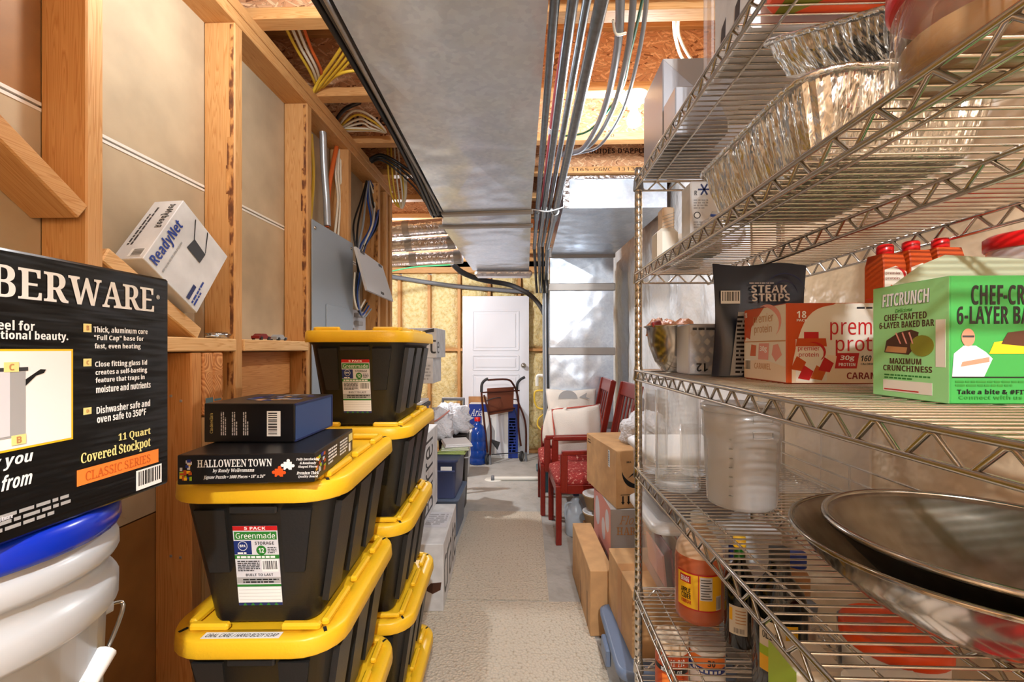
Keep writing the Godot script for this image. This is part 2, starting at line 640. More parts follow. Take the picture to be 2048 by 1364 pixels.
	M.grey_plastic = mat(Color(0.45, 0.46, 0.48), 0.5)
	# foil trays: crumpled bright sheet
	M.foil = mat(Color(0.86, 0.86, 0.85), 0.26, 1.0, null, tex(noise(S, 0.02, 4, 45), 256, [], true, 10.0), Vector3(10, 2.5, 10), 0.8)
	M.wok = mat(Color(0.66, 0.63, 0.58), 0.14, 1.0, speck, null, Vector3(1, 1, 1))
	M.wok_in = mat(Color(0.66, 0.63, 0.58), 0.32, 1.0, speck, null, Vector3(1, 1, 1))
	M.steel_bowl = mat(Color(0.70, 0.68, 0.65), 0.2, 1.0)
	M.glass = mat(Color(0.90, 0.93, 0.93, 0.07), 0.03)
	M.glass.transparency = BaseMaterial3D.TRANSPARENCY_ALPHA
	M.jar_glass = mat(Color(0.50, 0.48, 0.38, 0.16), 0.04)
	M.jar_glass.transparency = BaseMaterial3D.TRANSPARENCY_ALPHA
	M.clear = mat(Color(0.90, 0.91, 0.92, 0.20), 0.12)
	M.clear.transparency = BaseMaterial3D.TRANSPARENCY_ALPHA
	M.frosted = mat(Color(0.84, 0.83, 0.82, 0.40), 0.2)
	M.frosted.transparency = BaseMaterial3D.TRANSPARENCY_ALPHA
	M.cellophane = mat(Color(0.86, 0.60, 0.45), 0.25, 0, null, tex(noise(S, 0.03, 4, 47), 256, [], true, 9.0), Vector3(9, 9, 9), 0.9)
	M.blue_bottle = mat(Color(0.04, 0.26, 0.62, 0.8), 0.12)
	M.blue_bottle.transparency = BaseMaterial3D.TRANSPARENCY_ALPHA
	M.milky = mat(Color(0.78, 0.82, 0.86, 0.75), 0.3)
	M.milky.transparency = BaseMaterial3D.TRANSPARENCY_ALPHA
	M.vinegar = mat(Color(0.70, 0.36, 0.22), 0.25)
	M.jug_top = mat(Color(0.78, 0.66, 0.54), 0.3)
	M.bottle_dark = mat(Color(0.022, 0.03, 0.02), 0.12)
	M.bottle_green = mat(Color(0.10, 0.30, 0.08), 0.15)
	M.snack_orange = mat(Color(0.88, 0.30, 0.06), 0.4)
	M.olive = mat(Color(0.50, 0.50, 0.12), 0.5)
	M.wicker = mat(Color(0.58, 0.47, 0.32), 0.8)


# ================================================================ the scene
func _ready() -> void:
	# camera: level, turned 1.9 degrees, lens raised a little
	var cam := Camera3D.new()
	cam.name = "camera"
	cam.position = Vector3(0, EYE_H, 0)
	cam.rotation.y = YAW
	cam.projection = Camera3D.PROJECTION_FRUSTUM
	cam.near = 0.05
	cam.far = 60.0
	cam.size = 2.0 * 0.05 * 682.0 / F
	cam.frustum_offset = Vector2(0, 16.0 / F * 0.05)
	cam.current = true
	add_child(cam)
	var we := WorldEnvironment.new()
	we.name = "surroundings"
	var env := Environment.new()
	env.background_mode = Environment.BG_COLOR
	env.background_color = Color(0.0, 0.0, 0.0)
	env.tonemap_mode = Environment.TONE_MAPPER_LINEAR
	env.tonemap_exposure = 0.95
	env.sdfgi_enabled = true
	env.ssao_enabled = true
	env.ssil_enabled = true
	we.environment = env
	add_child(we)
	rng.seed = 3
	make_materials()
	# the bare bulbs of the room: one in view, three on the same line of joists outside the frame
	bulb(Vector3(at_z(1268, 205, -1.96).x, 2.44, -1.96), 1.0, "white porcelain lampholder with glowing bare bulb beside the metal shelving")
	bulb(Vector3(-0.60, 2.44, -1.03), 0.35, "porcelain lampholder with bare bulb between the stud wall and the metal duct")
	bulb(Vector3(0.20, 2.44, 0.90), 6.5, "porcelain lampholder with bare bulb at the open end of the aisle")
	bulb(Vector3(-1.30, 2.44, -4.21), 3.6, "porcelain lampholder with bare bulb round the corner of the stud wall")
	shell()
	stud_wall()
	ducts()
	pipes_and_cables()
	shelving()
	bin_stacks()
	near_corner()
	far_end()
	chairs_and_boxes()
	shelf_goods_upper()
	shelf_goods_middle()
	shelf_goods_lower()


func bulb(at: Vector3, energy: float, label: String) -> void:
	var t := thing("bulb_lampholder", label, "lamp", at)
	var g := G.new()
	g.lathe([[0.02, -0.045], [0.026, -0.043], [0.03, -0.03], [0.056, -0.014], [0.062, -0.006], [0.062, 0.0]], 28)
	put(g, "lampholder", M.porcelain, t)
	var glow := mat(Color(1, 0.97, 0.92), 0.4)
	glow.emission_enabled = true
	glow.emission = Color(1.0, 0.98, 0.95)
	glow.emission_energy_multiplier = 6.0
	var b := G.new()
	b.lathe([[0.0, -0.135], [0.012, -0.133], [0.024, -0.126], [0.030, -0.113], [0.031, -0.100], [0.027, -0.085], [0.018, -0.066], [0.0145, -0.055], [0.0145, -0.04]], 24)
	put(b, "light_bulb", glow, t)
	var l := OmniLight3D.new()
	l.name = "bulb_light"
	l.position = Vector3(0, -0.103, 0)
	l.light_color = Color(0.97, 0.985, 1.0)
	l.light_energy = energy
	l.light_size = 0.03
	l.omni_range = 14.0
	l.omni_attenuation = 2.0
	l.shadow_enabled = true
	t.add_child(l)


# ---------------------------------------------------------------- floor, ceiling, walls
func shell() -> void:
	struct("floor", G.new().box(Vector3(-0.85, -0.06, -2.15), Vector3(3.9, 0.12, 8.2)), M.concrete)
	# loop pile carpet runners laid on the slab
	var near_poly := PackedVector2Array()
	for k in 25:
		near_poly.append(Vector2(lerpf(-0.80, 0.30, k / 24.0), 2.43 + rng.randf_range(-0.004, 0.004) + 0.012 * k / 24.0))
	near_poly.append(Vector2(0.335, 1.9))
	near_poly.append(Vector2(0.335, -1.3))
	near_poly.append(Vector2(-0.80, -1.3))
	var flatd := Transform3D(Basis(Vector3(1, 0, 0), Vector3(0, 0, -1), Vector3(0, 1, 0)), Vector3(0, 0.0, 0))
	lone(G.new().prism(near_poly, 0.009, flatd), "carpet_runner", M.carpet, "beige loop-pile carpet remnant wide enough to pass under the bins", "carpet")
	var far_poly := PackedVector2Array([Vector2(-0.485, 2.452), Vector2(0.118, 2.458), Vector2(0.116, 3.79), Vector2(-0.485, 3.785)])
	lone(G.new().prism(far_poly, 0.008, flatd), "carpet_runner", M.carpet, "narrower beige carpet remnant between the chair legs and grey totes", "carpet")

	# ceiling: OSB subfloor over wooden I-joists
	var ceil := struct("ceiling", G.new().box(Vector3(-0.85, 2.755, -2.15), Vector3(3.9, 0.024, 8.2)), M.osb)
	var flange := G.new().box(Vector3(0, 0.019, -0.029), Vector3(3.74, 0.038, 0.058), 0.002).mesh(M.wood_x)
	var web := G.new().box(Vector3(0, 0.151, -0.029), Vector3(3.74, 0.227, 0.010)).mesh(M.osb)
	for z in [-1.46, -1.915, -2.36, -2.80, -3.26, -3.72, -4.18, -4.64, -5.10, -5.56, -1.0, -0.54, -0.08, 0.38, 0.84, 1.30]:
		var j := shared("joist", flange, null, ceil, Transform3D(Basis(), Vector3(-0.84, 2.44, z)))
		shared("joist_web", web, null, j, Transform3D())
		shared("top_flange", flange, null, j, Transform3D(Basis(), Vector3(0, 0.264, 0)))
	# mill stamps on the joists
	var ink := mat(Color(0.20, 0.10, 0.06), 0.8)
	var j3 := face(Vector3(0, 2.44, -2.3598), Vector3.RIGHT, Vector3.UP)
	var a := at_z(1180, 280, -2.36)
	txt(ceil, j3, "II 210", a.x, 0.012, at_z(1228, 280, -2.36).x, 0.028, ink, "mono")
	var j4 := face(Vector3(0, 2.44, -2.7998), Vector3.RIGHT, Vector3.UP)
	txt(ceil, j4, "1165-CGMC 13132", at_z(1143, 345, -2.8).x, 0.009, at_z(1278, 345, -2.8).x, 0.029, ink, "mono")
	var w4 := face(Vector3(0, 2.44, -2.822), Vector3.RIGHT, Vector3.UP)
	txt(ceil, w4, "LES GUIDES D'APPLI", at_z(1150, 305, -2.82).x, 0.125, at_z(1290, 305, -2.82).x, 0.155, ink, "sans_bold")
	var w3 := face(Vector3(0, 2.44, -2.382), Vector3.RIGHT, Vector3.UP)
	txt(ceil, w3, "iLevel", at_z(704, 240, -2.38).x, 0.10, at_z(780, 240, -2.38).x, 0.165, ink, "sans_bold")

	# right-hand wall: insulation behind a stapled sheet of clear plastic
	var wr := struct("wall_right", G.new().box(Vector3(1.05, 1.22, -2.15), Vector3(0.1, 2.44, 8.2)), M.concrete)
	var wn := noise(FastNoiseLite.TYPE_SIMPLEX_SMOOTH, 1.6, 3, 51)
	for half in 2:
		var z0: float = [1.85, -1.98][half]
		var z1: float = [-2.02, -6.0][half]
		var amp: float = [0.035, 0.05][half]
		var film := G.new()
		film.sheet(func(u, v):
			var z := lerpf(z0, z1, u)
			var y: float = v * 2.44
			var b := pow(absf(sin(PI * (z + 0.1) / 0.61)), 0.7)
			var x := 0.978 - 0.004 * half - amp * b - 0.012 * wn.get_noise_2d(z * 2.0, y * 1.2)
			x -= 0.009 * sin(z * 30.0 + y * 9.0 + 4.0 * wn.get_noise_2d(z, y)) * maxf(0.0, wn.get_noise_2d(z * 0.8 + 9.0, y * 0.8))
			return Vector3(x, y, z), 96, 46)
		put(film, "plastic_sheet", [M.film, M.film_white][half], wr)

	# end wall: studs and yellow batts
	var wb := struct("wall_back", G.new().box(Vector3(-0.85, 1.22, -6.12), Vector3(3.9, 2.44, 0.14)), M.concrete)
	var xs := []
	for k in 10:
		xs.append(-2.48 + 0.397 * k)
	var stud := G.new().box(Vector3.ZERO, Vector3(0.038, 2.30, 0.10), 0.002).mesh(M.wood_y)
	var bn := noise(FastNoiseLite.TYPE_SIMPLEX_SMOOTH, 2.4, 3, 53)
	for k in xs.size():
		shared("stud", stud, null, wb, Transform3D(Basis(), Vector3(xs[k], 1.19, -5.995)))
		if k < xs.size() - 1:
			for half in 2:
				var y0: float = [0.04, 1.37][half]
				var y1: float = [1.33, 2.36][half]
				var x0: float = xs[k] + 0.02
				var x1: float = xs[k + 1] - 0.02
				var g := G.new()
				g.sheet(func(u, v):
					var e := minf(minf(u, 1 - u) * 0.36, minf(v, 1 - v) * 1.2)
					var bulge := 0.06 * (1.0 - exp(-e * 26.0)) + 0.022 * bn.get_noise_2d(x0 * 3.0 + u * 1.4, lerpf(y0, y1, v) * 2.2)
					return Vector3(lerpf(x0, x1, u), lerpf(y0, y1, v), -6.02 + bulge), 14, 40)
				put(g, "insulation_batt", M.batt, wb)
			put(G.new().box(Vector3((xs[k] + xs[k + 1]) / 2, 1.35, -5.995), Vector3(0.359, 0.038, 0.09), 0.002), "fire_block", M.wood_x, wb)
	put(G.new().box(Vector3(-0.85, 0.019, -5.995), Vector3(3.8, 0.038, 0.10), 0.002), "bottom_plate", M.wood_x, wb)
	put(G.new().box(Vector3(-0.85, 2.40, -5.995), Vector3(3.8, 0.076, 0.10), 0.002), "top_plate", M.wood_x, wb)
	# the walls that close the room outside the frame
	struct("wall_front", G.new().box(Vector3(-0.85, 1.37, 1.92), Vector3(3.9, 2.74, 0.1)), M.drywall)
	struct("wall_left_far", G.new().box(Vector3(-2.75, 1.37, -2.15), Vector3(0.1, 2.74, 8.2)), M.drywall)


func stud_wall() -> void:
	var X := -0.90
	var wl := struct("wall_left", G.new().box(Vector3(-1.06, 1.22, -0.60), Vector3(0.10, 2.44, 4.9)), M.drywall)
	# sheets of the room behind, seen from their back, bay by bay
	var zs := [1.45, 0.98, 0.51, 0.04, -0.43, -0.902, -1.375, -1.838, -2.267, -2.731, -2.885, -2.98]
	for k in zs.size() - 1:
		var z0: float = zs[k] - 0.038
		var z1: float = zs[k + 1]
		if z0 - z1 < 0.08:
			continue
		var bays := [[0.04, 1.850, M.drywall], [1.862, 2.37, M.drywall]]
		if k == 4:
			bays = [[0.04, 1.850, M.drywall], [1.862, 2.37, M.brown_paper]]
		elif k == 5:
			bays = [[0.04, 0.92, M.brown_paper], [0.924, 1.850, M.drywall], [1.862, 2.37, M.drywall]]
		for b in bays:
			put(G.new().box(Vector3(-1.004, (b[0] + b[1]) / 2, (z0 + z1) / 2), Vector3(0.012, b[1] - b[0], z0 - z1)), "drywall_panel", b[2], wl)
		put(G.new().box(Vector3(-1.001, 1.850, (z0 + z1) / 2), Vector3(0.009, 0.007, z0 - z1)).box(Vector3(-1.001, 1.862, (z0 + z1) / 2), Vector3(0.009, 0.007, z0 - z1)), "joint_tape", M.tape, wl)
	# torn paper on the brown sheets
	var torn := PackedVector2Array()
	for k in 9:
		torn.append(Vector2(k * 0.025, 0.03 + 0.03 * sin(k * 1.9) + 0.012 * k * 0.5))
	torn.append(Vector2(0.2, 0.16))
	torn.append(Vector2(0.0, 0.16))
	put(G.new().prism(torn, 0.0006, Transform3D(Basis(Vector3(0, 0, -1), Vector3(0, 1, 0), Vector3(1, 0, 0)), Vector3(-0.998, 0.90, -0.95))), "torn_paper", M.drywall, wl)
	var stud := G.new().box(Vector3(-0.95, 1.204, -0.019), Vector3(0.098, 2.332, 0.038), 0.003).mesh(M.wood_y)
	for k in zs.size():
		var s := shared("stud", stud, null, wl, Transform3D(Basis(), Vector3(0, 0, zs[k])))
		if k in [6, 7, 9]:   # waney, bark-edged studs
			var g := G.new()
			for q in 26:
				var y := 0.1 + q * 0.087
				var w := 0.010 + 0.014 * absf(sin(q * 2.3 + k)) * (0.6 + 0.4 * sin(q * 0.7))
				g.box(Vector3(-0.905 - w / 2, y + 0.043, -0.0005), Vector3(w, 0.089, 0.004), 0.001)
			put(g, "bark_edge", M.wane, s)
	put(G.new().box(Vector3(-0.95, 2.389, -0.60), Vector3(0.102, 0.038, 4.84), 0.003), "top_plate", M.wood_z, wl)
	put(G.new().box(Vector3(-0.947, 2.4275, -0.60), Vector3(0.102, 0.037, 4.84), 0.003), "top_plate", M.wood_z, wl)
	put(G.new().box(Vector3(-0.95, 0.02, -0.60), Vector3(0.098, 0.038, 4.84), 0.003), "bottom_plate", M.wood_z, wl)
	# sloping blocks in two bays, along the stair behind
	var a := at_x(0, 252, X)
	var b := at_x(168, 425, X)
	var d := (b - a).normalized()
	put(G.new().bar(Vector3(-0.95, a.y, a.z) - d * 0.40, Vector3(-0.95, b.y, b.z), Vector3.RIGHT, 0.10, 0.038, 0.003), "sloping_block", M.wood_z, wl)
	var a2 := at_x(211, 508, X)
	var b2 := at_x(400, 668, X)
	put(G.new().bar(Vector3(-0.95, a2.y, a2.z), Vector3(-0.95, b2.y, b2.z), Vector3.RIGHT, 0.10, 0.036, 0.003), "sloping_block", M.palewood_z, wl)
	# flat sills and the framing under them
	for s in [[-0.940, -1.375], [-1.413, -1.838], [-1.876, -2.267]]:
		put(G.new().box(Vector3(-0.948, 1.372, (s[0] + s[1]) / 2), Vector3(0.106, 0.038, s[0] - s[1]), 0.003), "sill_block", M.palewood_z, wl)
	put(G.new().box(Vector3(-0.948, 0.69, -1.209), Vector3(0.100, 1.32, 0.040), 0.003), "cripple_stud", M.darkwood_y, wl)
	for k in 2:
		put(G.new().box(Vector3(-0.946, 1.262, -1.253 - 0.042 * k), Vector3(0.100, 0.176, 0.040), 0.004), "beam_end", M.end_grain, wl)
	put(G.new().box(Vector3(-0.949, 0.60, -1.273), Vector3(0.100, 1.14, 0.078), 0.003), "cripple_stud", M.palewood_y, wl)
	put(G.new().box(Vector3(-0.985, 1.265, -1.625), Vector3(0.028, 0.17, 0.42), 0.002), "rim_board", M.darkwood_z, wl)
	put(G.new().box(Vector3(-0.985, 1.155, -1.625), Vector3(0.026, 0.03, 0.42), 0.002), "sealant_strip", M.board_grey, wl)
	put(G.new().box(Vector3(-0.985, 0.98, -1.625), Vector3(0.028, 0.30, 0.42), 0.002), "rim_board", M.darkwood_z, wl)
	var heads := G.new()
	for n in [at_x(95, 428, -0.951), at_x(119, 432, -0.951)]:
		heads.box(Vector3(n.x, n.y + 0.01, n.z), Vector3(0.008, 0.004, 0.008), 0.001)
	for n in [at_z(342, 792, -1.189), at_z(362, 802, -1.189), at_z(342, 1112, -1.189), at_z(361, 1115, -1.189)]:
		heads.box(n, Vector3(0.007, 0.007, 0.004), 0.001)
	put(heads, "nail", M.galv_dull, wl)
	# mark of blue chalk across the beam ends
	put(G.new().box(Vector3(-0.8957, 1.205, -1.255), Vector3(0.0006, 0.035, 0.03)).box(Vector3(-0.8957, 1.214, -1.29), Vector3(0.0006, 0.006, 0.03)), "chalk_mark", mat(Color(0.42, 0.56, 0.62), 0.9), wl)
	# the wall turns the corner behind the last stud
	struct("wall_side", G.new().box(Vector3(-1.87, 1.37, -2.99), Vector3(1.7, 2.74, 0.08)), M.drywall)
	# electrical panel between two studs
	var p0 := at_x(622, 437, -0.896)
	var p1 := at_x(704, 490, -0.896)
	var zc := (p0.z + p1.z) / 2
	var w := p0.z - p1.z
	var t := thing("breaker_panel", "flat grey breaker panel cover screwed between two studs", "electrical panel", Vector3(-0.895, 1.02, zc))
	put(G.new().box(Vector3(-0.045, 0.43, 0), Vector3(0.08, 0.80, w - 0.06), 0.002), "back_box", M.panel_grey, t)
	put(G.new().box(Vector3(0.002, 0.44, 0), Vector3(0.004, 0.88, w), 0.001), "cover", M.panel_grey, t)
	var door := put(G.new().box(Vector3(0.007, 0.29, -0.02), Vector3(0.006, 0.50, w * 0.52), 0.002), "door", M.panel_grey, t)
	put(G.new().box(Vector3(0.011, 0.26, -0.10), Vector3(0.004, 0.03, 0.008), 0.001), "latch", M.plastic_white, door)
	var sc := G.new()
	for sy in [0.03, 0.85]:
		for sz in [-1, 1]:
			sc.lathe([[0.0075, 0], [0.006, 0.004], [0.0, 0.005]], 10, Transform3D(Basis(Vector3(0, 0, 1), Vector3(1, 0, 0), Vector3(0, 1, 0)), Vector3(0.004, sy, sz * (w / 2 - 0.025))))
	put(sc, "screw", M.nickel, t)
	# low-voltage box with its lid hanging askew
	var q := [at_x(712, 493, -0.80), at_x(765, 532, -0.83), at_x(787, 603, -0.83), at_x(735, 580, -0.78)]
	var e := thing("network_cover", "pale grey enclosure cover hanging askew by its cables beside the breaker panel", "cover", q[0])
	var lid := G.new()
	var nrm: Vector3 = (q[3] - q[0]).cross(q[1] - q[0]).normalized() * 0.012
	if nrm.x > 0:
		nrm = -nrm
	var L := []
	for v in q:
		L.append(v - q[0])
	lid.oquad(L[0], L[1], L[2], L[3], -nrm)
	lid.oquad(L[0] + nrm, L[1] + nrm, L[2] + nrm, L[3] + nrm, nrm)
	for i in 4:
		var j := (i + 1) % 4
		lid.oquad(L[i], L[j], L[j] + nrm, L[i] + nrm, (L[i] + L[j]) / 2 - (L[0] + L[2]) / 2)
	put(lid, "lid_plate", M.box_grey, e)
	var slots := G.new()
	for uv in [[0.18, 0.04], [0.85, 0.06], [0.55, 0.9]]:
		var c: Vector3 = L[0].lerp(L[1], uv[0]).lerp(L[3].lerp(L[2], uv[0]), uv[1])
		slots.bar(c - (L[1] - L[0]) * 0.06 - nrm * 0.05, c + (L[1] - L[0]) * 0.06 - nrm * 0.05, nrm, 0.006, 0.012, 0.0)
	put(slots, "slot", M.print_darkgrey, e)
	var nb := thing("network_enclosure", "open network wiring enclosure set in the stud bay behind the hanging lid", "enclosure", Vector3(-0.93, 1.22, -2.50))
	put(G.new().box(Vector3(-0.04, 0.18, 0), Vector3(0.02, 0.36, 0.36), 0.002), "back_plate", M.box_grey, nb)
	var clips := G.new()
	for k in 7:
		clips.box(Vector3(-0.015, 0.06 + 0.045 * k, 0.05 * sin(k * 2.0)), Vector3(0.03, 0.025, 0.06), 0.003)
	put(clips, "jack_module", M.board_grey, nb)
	var wp := G.new()
	blob(wp, at_x(438, 674, -0.93) * Vector3(0, 0, 1) + Vector3(-0.93, 1.399, 0), Vector3(0.018, 0.010, 0.045), 0.8, 91, 2.5, 18)
	lone(wp, "foil_wrapper", M.foil, "crumpled silvery wrapper on the wooden sill below the sloping block", "wrapper")
	# toy cars on the sill
	for k in 2:
		var cp := at_x([528, 562][k], 676, -0.915)
		var car := thing("toy_car", ["dark red toy car parked on the wooden sill", "grey toy car with red trim parked on the wooden sill"][k], "toy car", Vector3(-0.925, 1.391, cp.z))
		var prof := PackedVector2Array([Vector2(-0.036, 0.005), Vector2(0.036, 0.005), Vector2(0.037, 0.012), Vector2(0.018, 0.014), Vector2(0.008, 0.022), Vector2(-0.014, 0.022), Vector2(-0.026, 0.015), Vector2(-0.036, 0.014)])
		put(G.new().prism(prof, 0.028, Transform3D(Basis(Vector3(0, 0, -1), Vector3(0, 1, 0), Vector3(1, 0, 0)), Vector3(-0.014, 0, 0))), "car_body", [M.print_maroon, M.print_grey][k], car)
		for wz in [-0.022, 0.022]:
			for wx in [-0.014, 0.014]:
				put(G.new().lathe([[0.006, -0.003], [0.006, 0.003]], 10, Transform3D(Basis(Vector3(0, 1, 0), Vector3(1, 0, 0), Vector3(0, 0, 1)), Vector3(wx, 0.006, wz))), "wheel", M.rubber, car)


func hexa(g: G, c: Array) -> void:
	# c: four corners of one end, then the matching four of the other end
	var mid := Vector3.ZERO
	for v in c:
		mid += v / 8.0
	for q in [[0, 1, 2, 3], [4, 5, 6, 7], [0, 1, 5, 4], [1, 2, 6, 5], [2, 3, 7, 6], [3, 0, 4, 7]]:
		var m: Vector3 = (c[q[0]] + c[q[1]] + c[q[2]] + c[q[3]]) / 4.0
		g.oquad(c[q[0]], c[q[1]], c[q[2]], c[q[3]], m - mid)


# a face of sheet metal creased corner to corner
func crossbreak(g: G, a: Vector3, b: Vector3, c: Vector3, d: Vector3, out: Vector3, push := 0.008) -> void:
	var m := (a + b + c + d) / 4.0 + out * push
	var q := [a, b, c, d]
	for i in 4:
		var p: Vector3 = q[i]
		var r: Vector3 = q[(i + 1) % 4]
		if (r - p).cross(m - p).dot(out) < 0:
			g.tri(p, m, r)
		else:
			g.tri(p, r, m)


func trunk_section(t: Node3D, l0: Vector3, r0: Vector3, l1: Vector3, r1: Vector3, top: float, m: Material) -> void:
	var g := G.new()
	crossbreak(g, l0, r0, r1, l1, Vector3.DOWN, 0.010)
	for s in [[l0, l1, Vector3.LEFT], [r0, r1, Vector3.RIGHT], [l0, r0, Vector3.BACK], [l1, r1, Vector3.FORWARD]]:
		var a: Vector3 = s[0]
		var b: Vector3 = s[1]
		g.oquad(a, b, Vector3(b.x, top, b.z), Vector3(a.x, top, a.z), s[2])
	put(g, "duct_section", m, t)


func ducts() -> void:
	var Y := 2.11
	var t := thing("supply_duct", "wide galvanised sheet-metal trunk duct running overhead along the aisle", "duct")
	var la := at_y(665, 0, Y)
	var ra := at_y(1097, 0, Y)
	var lb := at_y(889, 427, Y)
	var rb := at_y(1062, 421, Y)
	var k := 1.05
	var l0 := la.lerp(lb, -k)
	var r0 := ra.lerp(rb, -k)
	var lm := la.lerp(lb, 0.12)
	var rm := ra.lerp(rb, 0.12)
	trunk_section(t, l0, r0, lm, rm, 2.43, M.galv)
	trunk_section(t, lm, rm, lb, rb, 2.43, M.galv)
	var lc := at_y(884, 452, Y)
	var rc := at_y(1062, 449, Y)
	trunk_section(t, lb, rb, lc, rc, 2.43, M.galv)
	var ld := at_y(946, 541, Y)
	var rd := at_y(1058, 541, Y)
	trunk_section(t, lc, rc, ld, rd, 2.43, M.galv)
	for s in [[lb, rb], [lc, rc]]:
		put(G.new().bar(s[0] + Vector3(-0.015, -0.006, 0), s[1] + Vector3(0.012, -0.006, 0), Vector3.BACK, 0.05, 0.016, 0.004), "drive_cleat", M.duct_tape, t)
	# drooping tape and foil at the far joint of the trunk
	put(G.new().bar(ld + Vector3(0.02, -0.03, -0.03), rd + Vector3(0.03, -0.03, -0.03), Vector3.BACK, 0.16, 0.06, 0.02), "end_wrap", M.foil_flex, t)
	put(G.new().tube(curve([l0 + Vector3(-0.012, 0.008, 0), la.lerp(lb, 0.4) + Vector3(-0.016, 0.0, 0), lb + Vector3(-0.012, 0.004, 0)], 8), 0.006, 6), "corner_seam", M.galv_dull, t)
	# second trunk on the right, ending in a tall drop
	var u := thing("return_duct", "galvanised return duct dropping from the ceiling beside the plastic-covered wall", "duct")
	var z0 := -2.84
	var z1 := -4.24
	var top := 2.435
	var b0 := at_z(1126, 415, z0)
	var e0 := at_z(1334, 415, z0)
	var xl := b0.x
	var xr := minf(e0.x, 0.90)
	var yb := 2.235
	var g := G.new()
	g.oquad(Vector3(xl, yb, z0), Vector3(xr, yb, z0), Vector3(xr, top, z0), Vector3(xl, top, z0), Vector3.BACK)
	crossbreak(g, Vector3(xl, yb, z0), Vector3(xr, yb, z0), Vector3(0.80, yb, z1), Vector3(xl, yb, z1), Vector3.DOWN, 0.014)
	g.oquad(Vector3(xl, yb, z0), Vector3(xl, top, z0), Vector3(xl, top, z1), Vector3(xl, yb, z1), Vector3.LEFT)
	put(g, "trunk", M.galv, u)
	put(G.new().box(Vector3((xl + xr) / 2, top - 0.012, z0 + 0.006), Vector3(xr - xl, 0.022, 0.012), 0.003).box(Vector3(xl + 0.02, (yb + top) / 2, z0 + 0.004), Vector3(0.04, top - yb, 0.006), 0.002), "taped_joint", M.foil_flex, u)
	# the drop: creased sections with taped joints
	var xw := [0.215, 0.80]
	var ys := [yb + 0.02, 1.935, 1.34, 0.66, 0.02]
	for i in 4:
		var h := G.new()
		var zf := z1 - 0.0
		var a := Vector3(xw[0], ys[i + 1], zf)
		var b := Vector3(xw[1], ys[i + 1], zf)
		var c := Vector3(xw[1], ys[i], zf)
		var d := Vector3(xw[0], ys[i], zf)
		crossbreak(h, a, b, c, d, Vector3.BACK, 0.012)
		h.oquad(a, d, d + Vector3(0, 0, -0.5), a + Vector3(0, 0, -0.5), Vector3.LEFT)
		h.oquad(b, c, c + Vector3(0, 0, -0.5), b + Vector3(0, 0, -0.5), Vector3.RIGHT)
		put(h, "drop_section", M.galv, u)
		put(G.new().box(Vector3((xw[0] + xw[1]) / 2, ys[i], zf + 0.004), Vector3(xw[1] - xw[0] + 0.03, 0.07 if i else 0.10, 0.022), 0.006), "taped_joint", M.duct_tape, u)
	# foil-wrapped branch ducts crossing to the trunk
	for i in 3:
		var py: float = [461.0, 492.0, 519.0][i]
		var zz: float = [-3.55, -3.62, -3.70][i]
		var p := at_z(770, py + 6, zz) + Vector3(-0.4, 0, 0)
		var q := at_z([905, 912, 925][i], py - [10, 8, 6][i], zz)
		var r: float = [0.062, 0.052, 0.055][i]
		var f := thing("branch_duct", "round foil-covered branch duct, %s of three below the joists" % ["topmost", "middle", "lowest"][i], "duct", Vector3.ZERO, 0.0, "foil branch ducts")
		put(G.new().tube([p, p.lerp(q, 0.5), q], r, 18), "tube_wall", M.foil_flex, f)
		for s in [0.62, 0.97]:
			put(G.new().tube([p.lerp(q, s - 0.035), p.lerp(q, s + 0.02)], r + 0.0025, 18), "tape_band", M.duct_tape, f)


func cable(pts: Array, r: float, m: Material, called: String, label: String, group := "", cat := "cable") -> void:
	lone(G.new().tube(curve(pts, 5), r, 6), called, m, label, cat, group)


